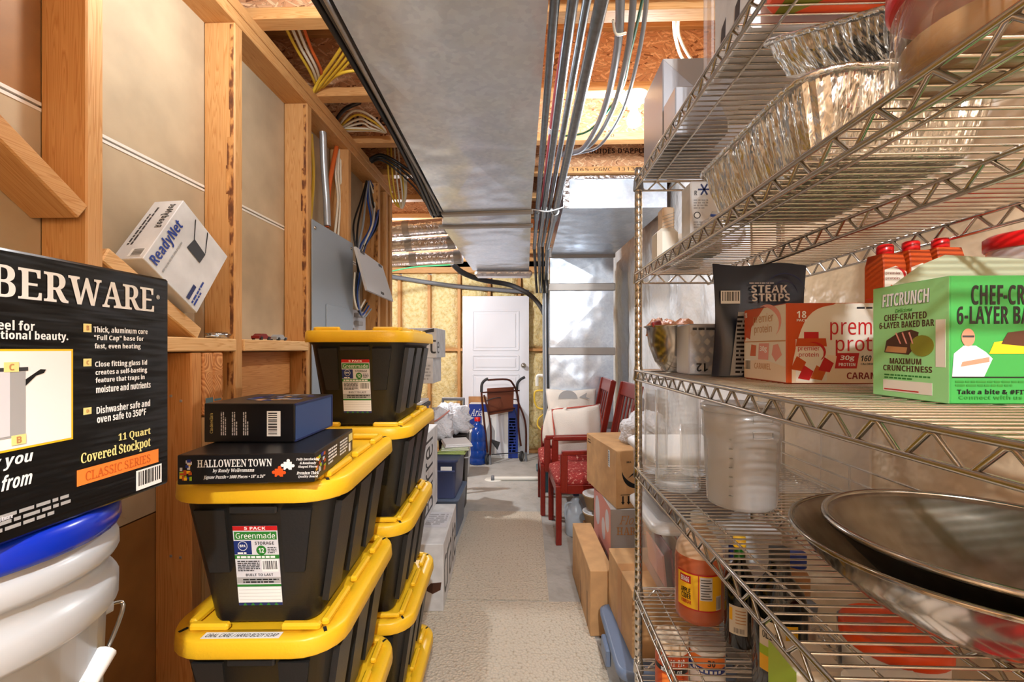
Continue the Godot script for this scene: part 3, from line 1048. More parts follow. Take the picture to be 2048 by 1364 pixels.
func pipes_and_cables() -> void:
	# rigid runs between the two trunks: [x at eye ratio top, px at y=0, px/py far]
	var runs := [[1110, 1074, 430, 2.20, 0.0125, M.steel_pipe, "slim steel gas pipe hugging the wide duct"], [1146, 1087, 425, 2.22, 0.0145, M.steel_pipe, "steel conduit beside the red water tube"], [1174, 1097, 425, 2.25, 0.012, M.steel_pipe, "thin steel conduit between two thicker pipes"], [1204, 1109, 430, 2.21, 0.018, M.steel_pipe, "thickest steel pipe of the overhead run"]]
	for q in runs:
		var a := at_y(q[0], 0, q[3])
		var b := at_y(q[1], q[2], q[3] - 0.03)
		var far := b.lerp(a, -0.5)
		var t := thing("ceiling_pipe", q[6], "pipe")
		put(G.new().tube([a.lerp(b, -0.8), a, b, far], q[4], 12), "pipe_run", q[5], t)
		put(G.new().tube([b.lerp(a, 0.04), b.lerp(a, -0.05)], q[4] * 1.35, 12), "coupling", M.steel_pipe, t)
		# legs that go on into the dark gap and turn down
		var down := at_z(lerpf(1072, 1092, (q[0] - 1110) / 94.0), 560, -4.35)
		put(G.new().tube(curve([far, far.lerp(down, 0.6), down, down + Vector3(0.01, -0.12, -0.03)], 5), q[4] * 0.95, 8), "pipe_tail", M.black_pipe if q[0] in [1110, 1174] else q[5], t)
	var ra := at_y(1112, 190, 2.30)
	var rb := at_y(1086, 395, 2.24)
	var rt := thing("water_tube", "red plastic water tube clipped between the steel pipes", "pipe")
	put(G.new().tube(curve([ra + Vector3(0.02, 0.06, 0.3), ra, rb, rb + Vector3(-0.02, -0.02, -0.6)], 6), 0.011, 10), "tube_run", M.pex_red, rt)
	var rc := ra.lerp(rb, 0.25)
	put(G.new().tube([rc + Vector3(0, 0, 0.03), rc - Vector3(0, 0, 0.03)], 0.015, 10), "fitting", M.plastic_white, rt)
	# strap slung under the pipes
	cable([at_z(1010, 414, -2.46), at_z(1030, 424, -2.46), at_z(1064, 419, -2.46), at_z(1095, 423, -2.47), at_z(1128, 414, -2.5)], 0.004, M.cable_silver, "hanger_strap", "thin wire strap slung under the pipes beside the duct joint", "", "strap")
	# silvery cables in a loose bundle
	for k in 3:
		var o := Vector3(0.02 * k, 0.012 * (k % 2), 0)
		cable([at_y(1240 + 14 * k, -80, 2.33) + o, at_y(1236 + 10 * k, 90, 2.33) + o, at_y(1208 + 9 * k, 220, 2.33) + o, at_y(1172 + 6 * k, 290, 2.34) + o, at_y(1148, 305, 2.38) + o, at_y(1120, 310, 2.44) + o], 0.013 - 0.003 * k, M.cable_grey, "flexible_conduit", ["thick grey flexible conduit looping below the joists near the bulb", "middle grey flexible conduit of the looping bundle near the bulb", "thinnest grey flexible conduit of the looping bundle near the bulb"][k], "grey flexible conduits")
	cable([at_y(1294, -40, 2.36), at_y(1262, 100, 2.36), at_y(1240, 185, 2.36), at_y(1180, 260, 2.38), at_y(1130, 272, 2.44)], 0.005, M.cable_green, "ground_wire", "green ground wire beside the silvery conduits", "", "wire")
	cable([at_y(1226, 40, 2.32), at_y(1232, 68, 2.31), at_y(1252, 66, 2.32)], 0.004, M.cable_white, "cable_tie", "white cable tie round the silvery conduits", "", "cable tie")
	for k in 2:
		cable([at_z(1348 + 9 * k, 35, -1.55), at_z(1350 + 8 * k, 70, -1.7), at_z(1362 + 16 * k, 112, -1.85), at_z(1385 + 22 * k, 140, -1.88)], 0.006, M.cable_white, "house_cable", "white cable dropping between joists above the metal shelving", "white cables above the shelving")
	# cables over the stud wall
	var W: Material = M.cable_white
	var Yl: Material = M.cable_yellow
	for k in 4:
		cable([at_x(626 + 4 * k, 184 - k, -0.90), at_y(640 + 12 * k, 158 - 4 * k, 2.47), at_y(672 + 12 * k, 112, 2.47), at_y(700 + 8 * k, 68 + 6 * k, 2.48), at_y(722 + 8 * k, 40, 2.52)], 0.0065, Yl, "house_cable", "yellow house cable fanning from the top plate toward the duct", "yellow cables fanning to the duct")
	cable([at_y(660, 160, 2.48), at_y(684, 146, 2.46), at_y(716, 142, 2.47), at_y(768, 152, 2.50)], 0.006, Yl, "house_cable", "yellow house cable bowing sideways across the joist bay", "")
	for k in 4:
		cable([at_y(570 + 12 * k, 52, 2.50), at_y(592 + 10 * k, 96, 2.48), at_y(618 + 8 * k, 140, 2.47), at_x(632 + 4 * k, 172, -0.89)], 0.006, [Yl, W, W, M.cable_orange][k], "house_cable", ["yellow house cable beside white ones over the top plate", "white house cable over the top plate beside an orange one", "white house cable over the top plate beside an orange one", "orange house cable lying over the top plate"][k], "cables over the top plate" if k in [1, 2] else "")
	cable([at_y(672, 240, 2.46), at_y(690, 218, 2.46), at_y(720, 205, 2.52)], 0.009, M.cable_black, "house_cable", "short thick black cable rising behind the top plate", "")
	for k in 4:
		cable([at_y(672 + 3 * k, 258, 2.46), at_y(705 + 6 * k, 222 + 8 * k, 2.47), at_y(742, 232 + 8 * k, 2.46), at_y(772, 264, 2.45), at_y(742, 258 + k, 2.46), at_y(690, 256 + 2 * k, 2.46)], 0.0055, [W, Yl, W, W][k], "house_cable", ["white house cable looped in the second joist bay", "yellow house cable looped in the second joist bay", "white house cable looped in the second joist bay", "white house cable looped in the second joist bay"][k], "" if k == 1 else "white loops in the second joist bay")
	for k in 4:
		cable([at_z(775 + 7 * k, 296, -2.66), at_z(777 + 8 * k, 350, -2.70), at_z(784 + 7 * k, 392, -2.72), at_z(798 + 2 * k, 414 + k, -2.72), at_z(806 + 2 * k, 392, -2.73), at_z(800 + 4 * k, 350, -2.75)], 0.0055, [Yl, Yl, W, W][k], "house_cable", ["yellow house cable hanging in a loop below the third joist", "yellow house cable hanging in a loop below the third joist", "white house cable hanging in a loop below the third joist", "white house cable hanging in a loop below the third joist"][k], "%s hanging loops" % ["yellow", "yellow", "white", "white"][k])
	for k in 3:
		cable([at_x(738 + 2 * k, 320 + 3 * k, -0.9), at_z(760, 310 + 5 * k, -2.55), at_z(790, 322 + 8 * k, -2.6), at_z(835, 358 + 12 * k, -2.62), at_z(868, 420 + 8 * k, -2.65)], 0.009 - 0.002 * k, M.cable_black, "house_cable", "black cable arching from the top plate to the duct corner", "black cables arching to the duct")
	# dark bundle along the left edge of the trunk
	for k in 5:
		var o2 := Vector3(-0.018 * (k % 3) - 0.015, 0.02 * (k / 3) + 0.01, 0)
		cable([at_y(672, 0, 2.13) + o2, at_y(752, 150, 2.14) + o2, at_y(815, 275, 2.13) + o2, at_y(858, 372, 2.12) + o2, at_y(882, 432, 2.10) + o2], 0.010, [M.cable_black, M.print_darkgrey, M.cable_black, M.cable_grey, M.print_darkgrey][k], "bundled_cable", ["dark cable strapped along the edge of the wide duct", "dark cable strapped along the edge of the wide duct", "dark cable strapped along the edge of the wide duct", "grey cable strapped along the edge of the wide duct", "dark cable strapped along the edge of the wide duct"][k], "" if k == 3 else "dark cables along the duct edge")
	for k in 4:
		cable([at_z(855 + 6 * k, 372, -2.7), at_z(862 + 7 * k, 408, -2.74), at_z(868 + 5 * k, 434, -2.78)], 0.014, [M.dark_brown, M.cable_grey, M.dark_brown, M.rubber][k], "insulated_line", ["brown insulated line hanging at the duct corner", "grey insulated line hanging at the duct corner", "brown insulated line hanging at the duct corner", "black insulated line hanging at the duct corner"][k], "brown lines at the duct corner" if k in [0, 2] else "", "pipe")
	# down the wall to the panel
	cable([at_x(646, 262, -0.95), at_x(648, 330, -0.955), at_x(653, 400, -0.95), at_x(655, 452, -0.94)], 0.016, M.cable_silver, "service_cable", "thick silvery service cable entering the breaker panel", "")
	cable([at_x(623, 268, -0.97), at_x(627, 350, -0.97), at_x(621, 440, -0.96)], 0.007, Yl, "house_cable", "yellow house cable running down beside a stud to the panel", "")
	cable([at_x(674, 290, -0.95), at_x(662, 350, -0.95), at_x(656, 400, -0.95), at_x(654, 455, -0.945)], 0.011, M.cable_orange, "house_cable", "thick orange house cable running down to the breaker panel", "")
	for k in 6:
		cable([at_x(676 + 3 * k, 292, -0.95), at_x(671 + 5 * k, 345, -0.95 + 0.006 * (k % 3)), at_x(676 + 4 * k, 400 + 4 * k, -0.945), at_x(668 + 7 * k, 482 + 4 * k, -0.94)], 0.006, W, "house_cable", "white house cable running down into the breaker panel", "white cables into the panel")
	for k in 9:
		var m: Material = [M.cable_black, M.cable_black, M.cable_grey, M.cable_blue, M.cable_grey, M.cable_black, W, M.cable_black, M.cable_blue][k]
		var nm: String = ["black", "black", "grey", "blue", "grey", "black", "white", "black", "blue"][k]
		cable([at_x(733 + k * 0.9, 362, -0.93), at_x(722 + 4.5 * k, 400, -0.93), at_x([707, 716, 726, 742, 747, 752, 745, 755, 750][k], 450, -0.90 + 0.004 * k), at_x(712 + 2.0 * k, 500, -0.88), at_x(716 + 1.5 * k, 545, -0.90)], 0.0055, m, "data_cable", nm + " data cable splaying from the top plate to the hanging lid", nm + " data cables")
	for k in 4:
		cable([at_x(710 + 5 * k, 545, -0.86), at_x(708 + 3 * k, 590, -0.86), at_x(716 + 3 * k, 620 + 5 * k, -0.86), at_x(730 + 4 * k, 600 + 6 * k, -0.87)], 0.005, [W, M.cable_black, M.cable_blue, M.cable_grey][k], "data_cable", ["white data cable curling below the hanging lid", "black data cable curling below the hanging lid", "blue data cable curling below the hanging lid", "grey data cable curling below the hanging lid"][k], "")
	# lines crossing in front of the end wall
	cable([at_z(770, 551, -5.915), at_z(800, 556, -5.915), at_z(900, 571, -5.915), at_z(1000, 580, -5.915), at_z(1058, 584, -5.915)], 0.030, M.grey_plastic, "insulated_hose", "long grey insulated hose crossing above the white door", "", "pipe")
	cable([at_z(904, 526, -4.4), at_z(925, 545, -4.6), at_z(965, 560, -4.9), at_z(1020, 570, -5.1), at_z(1060, 590, -5.0), at_z(1084, 618, -4.9), at_z(1096, 650, -4.8)], 0.028, M.rubber, "insulated_hose", "black insulated hose curving down past the door corner", "", "pipe")
	cable([at_z(780, 543, -5.0), at_z(830, 534, -5.0), at_z(895, 530, -4.9), at_z(912, 528, -4.7)], 0.008, M.cable_green, "ground_wire", "green wire sagging below the foil branch ducts", "", "wire")
	for k in 3:
		cable([at_z(1087 + 4 * k, 560, -4.4), at_z(1087 + 4 * k, 640, -4.38), at_z(1088 + 4 * k, 760, -4.38), at_z(1089 + 4 * k, 870, -4.4)], 0.012, [M.cable_grey, M.cable_silver, M.black_pipe][k], "riser_pipe", ["grey riser pipe at the edge of the return duct drop", "silvery riser pipe at the edge of the return duct drop", "black riser pipe at the edge of the return duct drop"][k], "", "pipe")
	cable([at_z(1088, 781, -4.4), at_z(1071, 783, -4.42), at_z(1069, 800, -4.42), at_z(1075, 815, -4.42), at_z(1088, 818, -4.4)], 0.009, Yl, "gas_hose", "bright yellow gas hose looped beside the riser pipes", "", "hose")
	cable([at_z(1088, 828, -4.4), at_z(1077, 838, -4.42), at_z(1076, 852, -4.42), at_z(1088, 864, -4.4)], 0.008, Yl, "gas_hose", "short yellow hose below the looped one by the risers", "", "hose")
	cable([at_z(1089, 752, -4.4), at_z(1075, 752, -4.42), at_z(1074, 772, -4.42)], 0.016, M.pvc, "drain_elbow", "white plastic drain elbow beside the riser pipes", "", "pipe")


# ---------------------------------------------------------------- wire shelving
const SHELF_Y := [1.915, 1.608, 1.290, 0.971, 0.567, 0.330]
const SX0 := 0.367
const SX1 := 0.826
const SZ0 := -0.29
const SZ1 := -1.512


func zigzag(a: Vector3, b: Vector3, h: float, step: float) -> Array:
	var out := []
	var n := int(round(a.distance_to(b) / step)) * 2
	for i in n + 1:
		var p := a.lerp(b, float(i) / n)
		var q := a.lerp(b, clampf((i + 0.22) / n, 0, 1))
		var y := -0.004 if i % 2 == 0 else -h
		out.append(p + Vector3(0, y, 0))
		out.append(q + Vector3(0, y, 0))
	return out


func shelving() -> void:
	var t := thing("wire_shelving", "tall chrome wire shelving unit with six stocked shelves along the plastic-covered wall", "shelving unit")
	var chrome: Material = M.chrome
	var k := 0
	for x in [SX0, SX1]:
		for z in [SZ0, SZ1]:
			var g := G.new()
			var rings := []
			var y := 0.0
			while y < 1.94:
				rings.append([0.0125, y])
				rings.append([0.0125, y + 0.0225])
				rings.append([0.0121, y + 0.0235])
				rings.append([0.0121, y + 0.0248])
				y += 0.0254
			rings.append([0.0125, 1.945])
			rings.append([0.009, 1.951])
			g.lathe(rings, 12, Transform3D(Basis(), Vector3(x, 0, z)))
			var post := put(g, "post", chrome, t)
			for sy in SHELF_Y:
				put(G.new().lathe([[0.0165, sy - 0.034], [0.0175, sy - 0.030], [0.0145, sy + 0.004], [0.0135, sy + 0.012]], 12, Transform3D(Basis(), Vector3(x, 0, z))), "collar", M.grey_plastic if sy > 1.9 else chrome, post)
	var wire := G.new().tube([Vector3(SX0 - 0.008, 0, 0), Vector3(SX1 + 0.008, 0, 0)], 0.0019, 6).mesh(chrome)
	for sy in SHELF_Y:
		var g := G.new()
		var h := 0.030
		var x0 := SX0 - 0.010
		var x1 := SX1 + 0.010
		var z0 := SZ0 + 0.010
		var z1 := SZ1 - 0.010
		for dy in [0.0, -h]:
			var r := 0.0042 if dy == 0.0 else 0.0037
			for s in [[Vector3(x0, sy + dy, z0), Vector3(x0, sy + dy, z1)], [Vector3(x1, sy + dy, z0), Vector3(x1, sy + dy, z1)], [Vector3(x0, sy + dy, z1), Vector3(x1, sy + dy, z1)], [Vector3(x0, sy + dy, z0), Vector3(x1, sy + dy, z0)], [Vector3(0.597, sy + dy - 0.004, z0), Vector3(0.597, sy + dy - 0.004, z1)]]:
				g.tube(s, r, 8)
		g.tube([Vector3(0.425, sy - 0.005, z0), Vector3(0.425, sy - 0.005, z1)], 0.0026, 6)
		var shelf := put(g, "shelf", chrome, t)
		var zg := G.new()
		for x in [x0 + 0.001, x1 - 0.001, 0.597]:
			zg.tube(zigzag(Vector3(x, sy, z0), Vector3(x, sy, z1), h, 0.066), 0.0029, 6)
		zg.tube(zigzag(Vector3(x0, sy, z1), Vector3(x1, sy, z1), h, 0.066), 0.0029, 6)
		zg.tube(zigzag(Vector3(x0, sy, z0), Vector3(x1, sy, z0), h, 0.066), 0.0029, 6)
		put(zg, "truss_wire", chrome, shelf)
		if k < 5:
			for i in 57:
				shared("deck_wire", wire, null, shelf, Transform3D(Basis(), Vector3(0, sy, lerpf(SZ0 + 0.003, SZ1 - 0.003, i / 56.0))))
		else:
			var rest := G.new()
			for i in 57:
				var z := lerpf(SZ0 + 0.003, SZ1 - 0.003, i / 56.0)
				rest.tube([Vector3(SX0 - 0.008, sy, z), Vector3(SX1 + 0.008, sy, z)], 0.0019, 5)
			var o := put(rest, "deck_wires", chrome, shelf)
			o.set_meta("kind", "stuff")
		k += 1


# ---------------------------------------------------------------- black bins with yellow lids
func make_bin() -> Node3D:
	var t := thing("storage_bin", "bin", "storage bin", Vector3.ZERO)
	var body := G.new()
	var rings := []
	for s in [[0.205, 0.365, 0.0, 0.035], [0.213, 0.373, 0.006, 0.038], [0.284, 0.440, 0.236, 0.045], [0.300, 0.454, 0.240, 0.05], [0.300, 0.454, 0.262, 0.05]]:
		rings.append(ring_at(rrect(s[0], s[1], s[3], 5), s[2]))
	body.loft(rings, true, true, true)
	put(body, "body", M.bin_black, t)
	# raised panels on the ends
	for e in [0.0, PI]:
		var sl := (0.220 - 0.1865) / 0.230
		var fr := Transform3D(Basis(Vector3.UP, e), Vector3.ZERO) * face(Vector3(0, 0.006, 0.1855), Vector3.RIGHT, Vector3(0, 1, sl))
		for s in [-1.0, 1.0]:
			put(G.new().prism(PackedVector2Array([Vector2(s * 0.052, 0.10), Vector2(s * 0.090, 0.10), Vector2(s * 0.110, 0.222), Vector2(s * 0.052, 0.222)]), 0.006, fr), "end_panel", M.bin_black, t)
		put(G.new().box(Vector3(0, 0.225, 0.218 if e == 0.0 else -0.218), Vector3(0.09, 0.016, 0.012), 0.003), "grip", M.bin_black, t)
	# raised panels on the long sides
	for e in [PI / 2, -PI / 2]:
		var sl2 := (0.142 - 0.1065) / 0.230
		var sd := Transform3D(Basis(Vector3.UP, e), Vector3.ZERO) * face(Vector3(0, 0.006, 0.1055), Vector3.RIGHT, Vector3(0, 1, sl2))
		for c in [-0.135, -0.012, 0.112]:
			put(G.new().prism(PackedVector2Array([Vector2(c - 0.036, 0.028), Vector2(c + 0.036, 0.028), Vector2(c + 0.042, 0.225), Vector2(c - 0.042, 0.225)]), 0.013, sd), "side_panel", M.bin_black, t)
	# lid
	var lid := G.new()
	var lr := []
	for s in [[0.332, 0.482, 0.243, 0.080], [0.337, 0.487, 0.246, 0.082], [0.333, 0.483, 0.272, 0.080], [0.327, 0.477, 0.277, 0.077], [0.264, 0.414, 0.2765, 0.045], [0.258, 0.408, 0.272, 0.03]]:
		lr.append(ring_at(rrect(s[0], s[1], s[3], 6), s[2]))
	lid.loft(lr, true, true, true)
	var l := put(lid, "lid", M.bin_yellow, t)
	# stacking ridges with gaps, round the well of the lid
	for s in [-1.0, 1.0]:
		for q in [[-0.125, -0.050], [0.050, 0.125]]:
			put(G.new().box(Vector3((q[0] + q[1]) / 2, 0.281, s * 0.203), Vector3(q[1] - q[0], 0.014, 0.016), 0.004), "stacking_ridge", M.bin_yellow, l)
		for q in [[-0.195, -0.115], [-0.080, 0.030], [0.065, 0.195]]:
			put(G.new().box(Vector3(s * 0.128, 0.281, (q[0] + q[1]) / 2), Vector3(0.016, 0.014, q[1] - q[0]), 0.004), "stacking_ridge", M.bin_yellow, l)
	for sx in [-1.0, 1.0]:
		for sz in [-1.0, 1.0]:
			put(G.new().box(Vector3(sx * 0.135, 0.2770, sz * 0.208), Vector3(0.006, 0.0016, 0.016), 0.0, Basis(Vector3.UP, sx * sz * 0.5)), "zip_hole", M.hole, l)
	return t


func bin_label(t: Node3D) -> void:
	var sl := (0.220 - 0.1865) / 0.230
	var f := face(Vector3(-0.042, 0.036, 0.1873 + 0.030 * sl), Vector3.RIGHT, Vector3(0, 1, sl))
	f.basis.y *= 1.12
	patch(t, f, rect(0, 0, 0.084, 0.142), M.print_lightgrey, 0.0, "paper_label")
	patch(t, f, rect(0, 0.134, 0.084, 0.142), M.print_red, 0.0003)
	txt(t, f, "5 PACK", 0.022, 0.1355, 0.062, 0.1405, M.print_white)
	patch(t, f, rect(0.002, 0.118, 0.082, 0.132), M.print_green, 0.0003)
	txt(t, f, "Greenmade", 0.005, 0.120, 0.079, 0.130, M.print_white, "sans")
	patch(t, f, rect(0.0, 0.092, 0.033, 0.116), M.print_blue, 0.0003)
	patch(t, f, oval(0.0165, 0.107, 0.009, 0.0085), M.print_lightgrey, 0.0004)
	patch(t, f, oval(0.0165, 0.107, 0.0078, 0.0073), M.print_blue, 0.0005)
	txt(t, f, "BPA", 0.011, 0.105, 0.022, 0.1095, M.print_white, "sans_bold", 0.0009)
	fine(t, f, 0.006, 0.093, 0.028, 0.098, 1, M.print_white, 3)
	txt(t, f, "STORAGE", 0.040, 0.109, 0.076, 0.1145, M.print_darkgrey)
	patch(t, f, oval(0.051, 0.099, 0.0095, 0.0085), M.print_green, 0.0003)
	txt(t, f, "12", 0.046, 0.095, 0.056, 0.103, M.print_white)
	fine(t, f, 0.063, 0.094, 0.080, 0.106, 4, M.print_darkgrey, 8)
	patch(t, f, rect(0.0, 0.084, 0.084, 0.091), M.print_green, 0.0003)
	fine(t, f, 0.004, 0.0855, 0.080, 0.0905, 1, M.print_white, 4, 0.7)
	fine(t, f, 0.004, 0.062, 0.046, 0.082, 6, M.print_darkgrey, 5)
	barcode(t, f, 0.050, 0.061, 0.081, 0.082)
	txt(t, f, "BUILT TO LAST", 0.018, 0.053, 0.070, 0.0575, M.print_darkgrey)
	patch(t, f, rect(0.0, 0.040, 0.084, 0.051), M.print_grey, 0.0003)
	fine(t, f, 0.012, 0.041, 0.080, 0.050, 2, M.print_black, 6)
	patch(t, f, rect(0.0, 0.034, 0.084, 0.038), M.print_green, 0.0003)
	patch(t, f, rect(0.0, 0.005, 0.084, 0.033), M.print_white, 0.0003)
	for k in 4:
		patch(t, f, rect(0.002, 0.010 + 0.006 * k, 0.082, 0.0104 + 0.006 * k), M.print_grey, 0.0005)
	patch(t, f, rect(0.0, 0.0, 0.084, 0.005), M.print_navy, 0.0003)
	for k in 5:
		patch(t, f, [[0.008 + k * 0.015, 0.0], [0.016 + k * 0.015, 0.0], [0.012 + k * 0.015, 0.005]], M.print_green, 0.0005)


func lid_tape(t: Node3D, s: String, u0: float, w: float) -> void:
	var l: Node = t.get_node("lid")
	var f := face(Vector3(u0, 0.2772, 0.236), Vector3.RIGHT, Vector3(0, 0, -1))
	patch(l, f, rect(0, 0, w, 0.019), M.print_white, 0.0002, "tape_label")
	txt(l, f, s, 0.006, 0.004, w - 0.006, 0.014, M.print_black, "sans", 0.0008, 0.25)


func bin_stacks() -> void:
	var b0 := make_bin()
	var spots := []
	for k in 4:
		spots.append([Vector3(-0.530 + [0.0, 0.004, -0.002, 0.0][k], [0.0095, 0.2465, 0.5345, 0.8225][k], -1.064 + [0, 0.004, 0.0, 0.0][k]), 0.055 + [0, 0.01, -0.01, 0.0][k], ["bottom bin of the stack under the puzzle boxes", "third bin down in the stack under the puzzle boxes", "black bin with yellow lid under the labelled bin that carries the puzzle boxes", "black bin with yellow lid and store label carrying the puzzle boxes"][k]])
	for k in 5:
		spots.append([Vector3(-0.522 + [0, 0.003, -0.003, 0.002, 0.0][k], [0.0095, 0.264, 0.552, 0.840, 1.128][k], -1.562), 0.035 + [0, 0.008, 0, -0.006, 0.0][k], ["bottom black bin of the five-high stack", "second black bin from the floor in the five-high stack", "middle black bin of the five-high stack", "fourth black bin from the floor in the five-high stack", "topmost black bin with yellow lid of the five-high stack"][k]])
	for i in spots.size():
		var s: Array = spots[i]
		var o: Node3D = b0 if i == 0 else copy_of(b0, s[0], s[1])
		o.position = s[0]
		o.rotation.y = s[1]
		o.scale.y = 0.255 / 0.2765 if i == 4 else 0.237 / 0.2765 if i == 0 else 1.038
		o.set_meta("label", s[2])
		o.set_meta("group", "black bins with yellow lids")
	for i in [3, 8]:
		bin_label(get_node("storage_bin_%03d" % i))
	lid_tape(get_node("storage_bin_003"), "Backup Fishery", -0.075, 0.11)
	lid_tape(get_node("storage_bin_002"), "ORAL CARE / HAND BODY SOAP", -0.085, 0.145)
	# jigsaw puzzle boxes on the front stack
	var y := 0.8225 + 0.2885 * 1.038 + 0.0005
	var a := at_y(354, 970, y)
	var b := at_y(629, 964, y)
	var ang := atan2(-(b.z - a.z), b.x - a.x)
	var w := Vector2(b.x - a.x, b.z - a.z).length()
	var t := thing("puzzle_box", "flat black jigsaw puzzle box with white HALLOWEEN TOWN lettering", "puzzle box", Vector3((a.x + b.x) / 2, y, (a.z + b.z) / 2), ang)
	put(G.new().box(Vector3(0, 0.026, -0.125), Vector3(w, 0.052, 0.25), 0.0015), "carton", M.black_card, t)
	var f := face(Vector3(-w / 2, 0, 0.0), Vector3.RIGHT, Vector3.UP)
	var col := [M.print_caramel, M.print_royal, M.print_yellow, M.print_lightgrey, M.print_lime, M.print_rust]
	var r := RandomNumberGenerator.new()
	r.seed = 12
	for k in 24:
		var u := r.randf_range(0.004, 0.022)
		var v := r.randf_range(0.006, 0.040)
		patch(t, f, rect(u, v, u + r.randf_range(0.003, 0.008), v + r.randf_range(0.003, 0.008)), col[k % 6], 0.0003 + 0.00001 * k, "picture_fleck")
	txt(t, f, "HALLOWEEN TOWN", 0.034, 0.030, 0.160, 0.043, M.print_white, "serif_bold")
	txt(t, f, "by Randy Wollenmann", 0.060, 0.019, 0.130, 0.027, M.print_white, "serif_bold", 0.0006, 0.2)
	txt(t, f, "Jigsaw Puzzle • 1000 Pieces • 18\" x 24\"", 0.045, 0.008, 0.148, 0.0155, M.print_white, "serif_bold", 0.0006, 0.2)
	for k in 2:
		var cu: float = [0.172, 0.187][k]
		var cv: float = [0.018, 0.030][k]
		var pm: Material = [M.snack_orange, M.print_white][k]
		patch(t, f, rect(cu - 0.007, cv - 0.007, cu + 0.007, cv + 0.007), pm, 0.0004, "puzzle_piece_print")
		for q in [[0.009, 0.0], [-0.009, 0.001], [0.001, 0.009]]:
			patch(t, f, oval(cu + q[0], cv + q[1], 0.003, 0.003, 10), pm, 0.0005, "puzzle_piece_print")
		patch(t, f, oval(cu - 0.001, cv - 0.007, 0.0028, 0.0028, 10), M.black_card, 0.0006, "puzzle_piece_print")
	txt(t, f, "Fully Interlocking", 0.202, 0.038, 0.242, 0.0435, M.print_white, "serif_bold", 0.0006, 0.2)
	txt(t, f, "& Randomly", 0.208, 0.031, 0.236, 0.0365, M.print_white, "serif_bold", 0.0006, 0.2)
	txt(t, f, "Shaped Pieces", 0.205, 0.025, 0.238, 0.030, M.print_white, "serif_bold", 0.0006, 0.2)
	txt(t, f, "Premium Thick", 0.203, 0.014, 0.241, 0.0195, M.print_white, "serif_bold", 0.0006, 0.2)
	txt(t, f, "Quality Board", 0.205, 0.0075, 0.239, 0.0125, M.print_white, "serif_bold", 0.0006, 0.2)
	var fr := face(Vector3(w / 2, 0, 0.0), Vector3(0, 0, -1), Vector3.UP)
	for k in 18:
		var u2 := r.randf_range(0.006, 0.05)
		var v2 := r.randf_range(0.006, 0.040)
		patch(t, fr, rect(u2, v2, u2 + 0.010, v2 + 0.006), col[(k + 2) % 6], 0.0003 + 0.00001 * k, "picture_fleck")
	fine(t, fr, 0.075, 0.012, 0.130, 0.044, 5, M.print_white, 21)
	fine(t, fr, 0.150, 0.012, 0.205, 0.044, 5, M.print_white, 22)
	patch(t, fr, rect(0.217, 0.027, 0.245, 0.044), M.print_cream, 0.0003)
	patch(t, fr, rect(0.217, 0.006, 0.230, 0.024), M.print_white, 0.0003)
	# the deeper puzzle box on top
	var y2 := y + 0.0525
	var a2 := at_z(424, 917, -0.905)
	var b2 := at_z(597, 912, -0.905)
	var w2 := b2.x - a2.x
	var p := thing("puzzle_box", "thick dark blue jigsaw puzzle box lying on the flat black one", "puzzle box", Vector3((a2.x + b2.x) / 2, y2, -0.885), 0.035)
	var card := G.new()
	card.box(Vector3(0, 0.0385, -0.095), Vector3(w2, 0.077, 0.19), 0.0015)
	put(card, "carton", M.black_card, p)
	put(G.new().box(Vector3(w2 / 2 + 0.0003, 0.0385, -0.095), Vector3(0.0012, 0.069, 0.178)), "blue_tray", M.blue_cloth, p)
	put(G.new().box(Vector3(w2 / 2 + 0.001, 0.0745, -0.095), Vector3(0.003, 0.003, 0.186)).box(Vector3(w2 / 2 + 0.001, 0.0025, -0.095), Vector3(0.003, 0.003, 0.186)).box(Vector3(w2 / 2 + 0.001, 0.0385, -0.187), Vector3(0.003, 0.07, 0.003)), "lid_edge", M.print_navy, p)
	var f2 := face(Vector3(-w2 / 2, 0, 0), Vector3.RIGHT, Vector3.UP)
	var rot := Transform3D(Basis(Vector3(0, 1, 0), Vector3(-1, 0, 0), Vector3(0, 0, 1)), Vector3.ZERO)
	txt(p, f2 * Transform3D(rot.basis, Vector3(0.018, 0.018, 0)), "Cinderella's", 0, 0, 0.040, 0.006, M.print_cream, "serif")
	for k in 3:
		fine(p, f2 * Transform3D(rot.basis, Vector3(0.044 + 0.022 * k, 0.014, 0)), 0, 0, 0.046, 0.012, 3, M.print_lightgrey, 30 + k)
	barcode(p, f2, 0.125, 0.012, 0.152, 0.062, true)
	var top := face(Vector3(-w2 / 2, 0.077, 0), Vector3.RIGHT, Vector3(0, 0, -1))
	for k in 40:
		var u3 := r.randf_range(0.03, w2 - 0.03)
		var v3 := r.randf_range(0.03, 0.16)
		patch(p, top, rect(u3, v3, u3 + r.randf_range(0.01, 0.025), v3 + r.randf_range(0.006, 0.02)), [M.blue_cloth, M.print_navy, M.print_tan, M.print_grey, M.print_darkgrey, M.print_royal][k % 6], 0.0003 + 0.00001 * k, "picture_fleck")


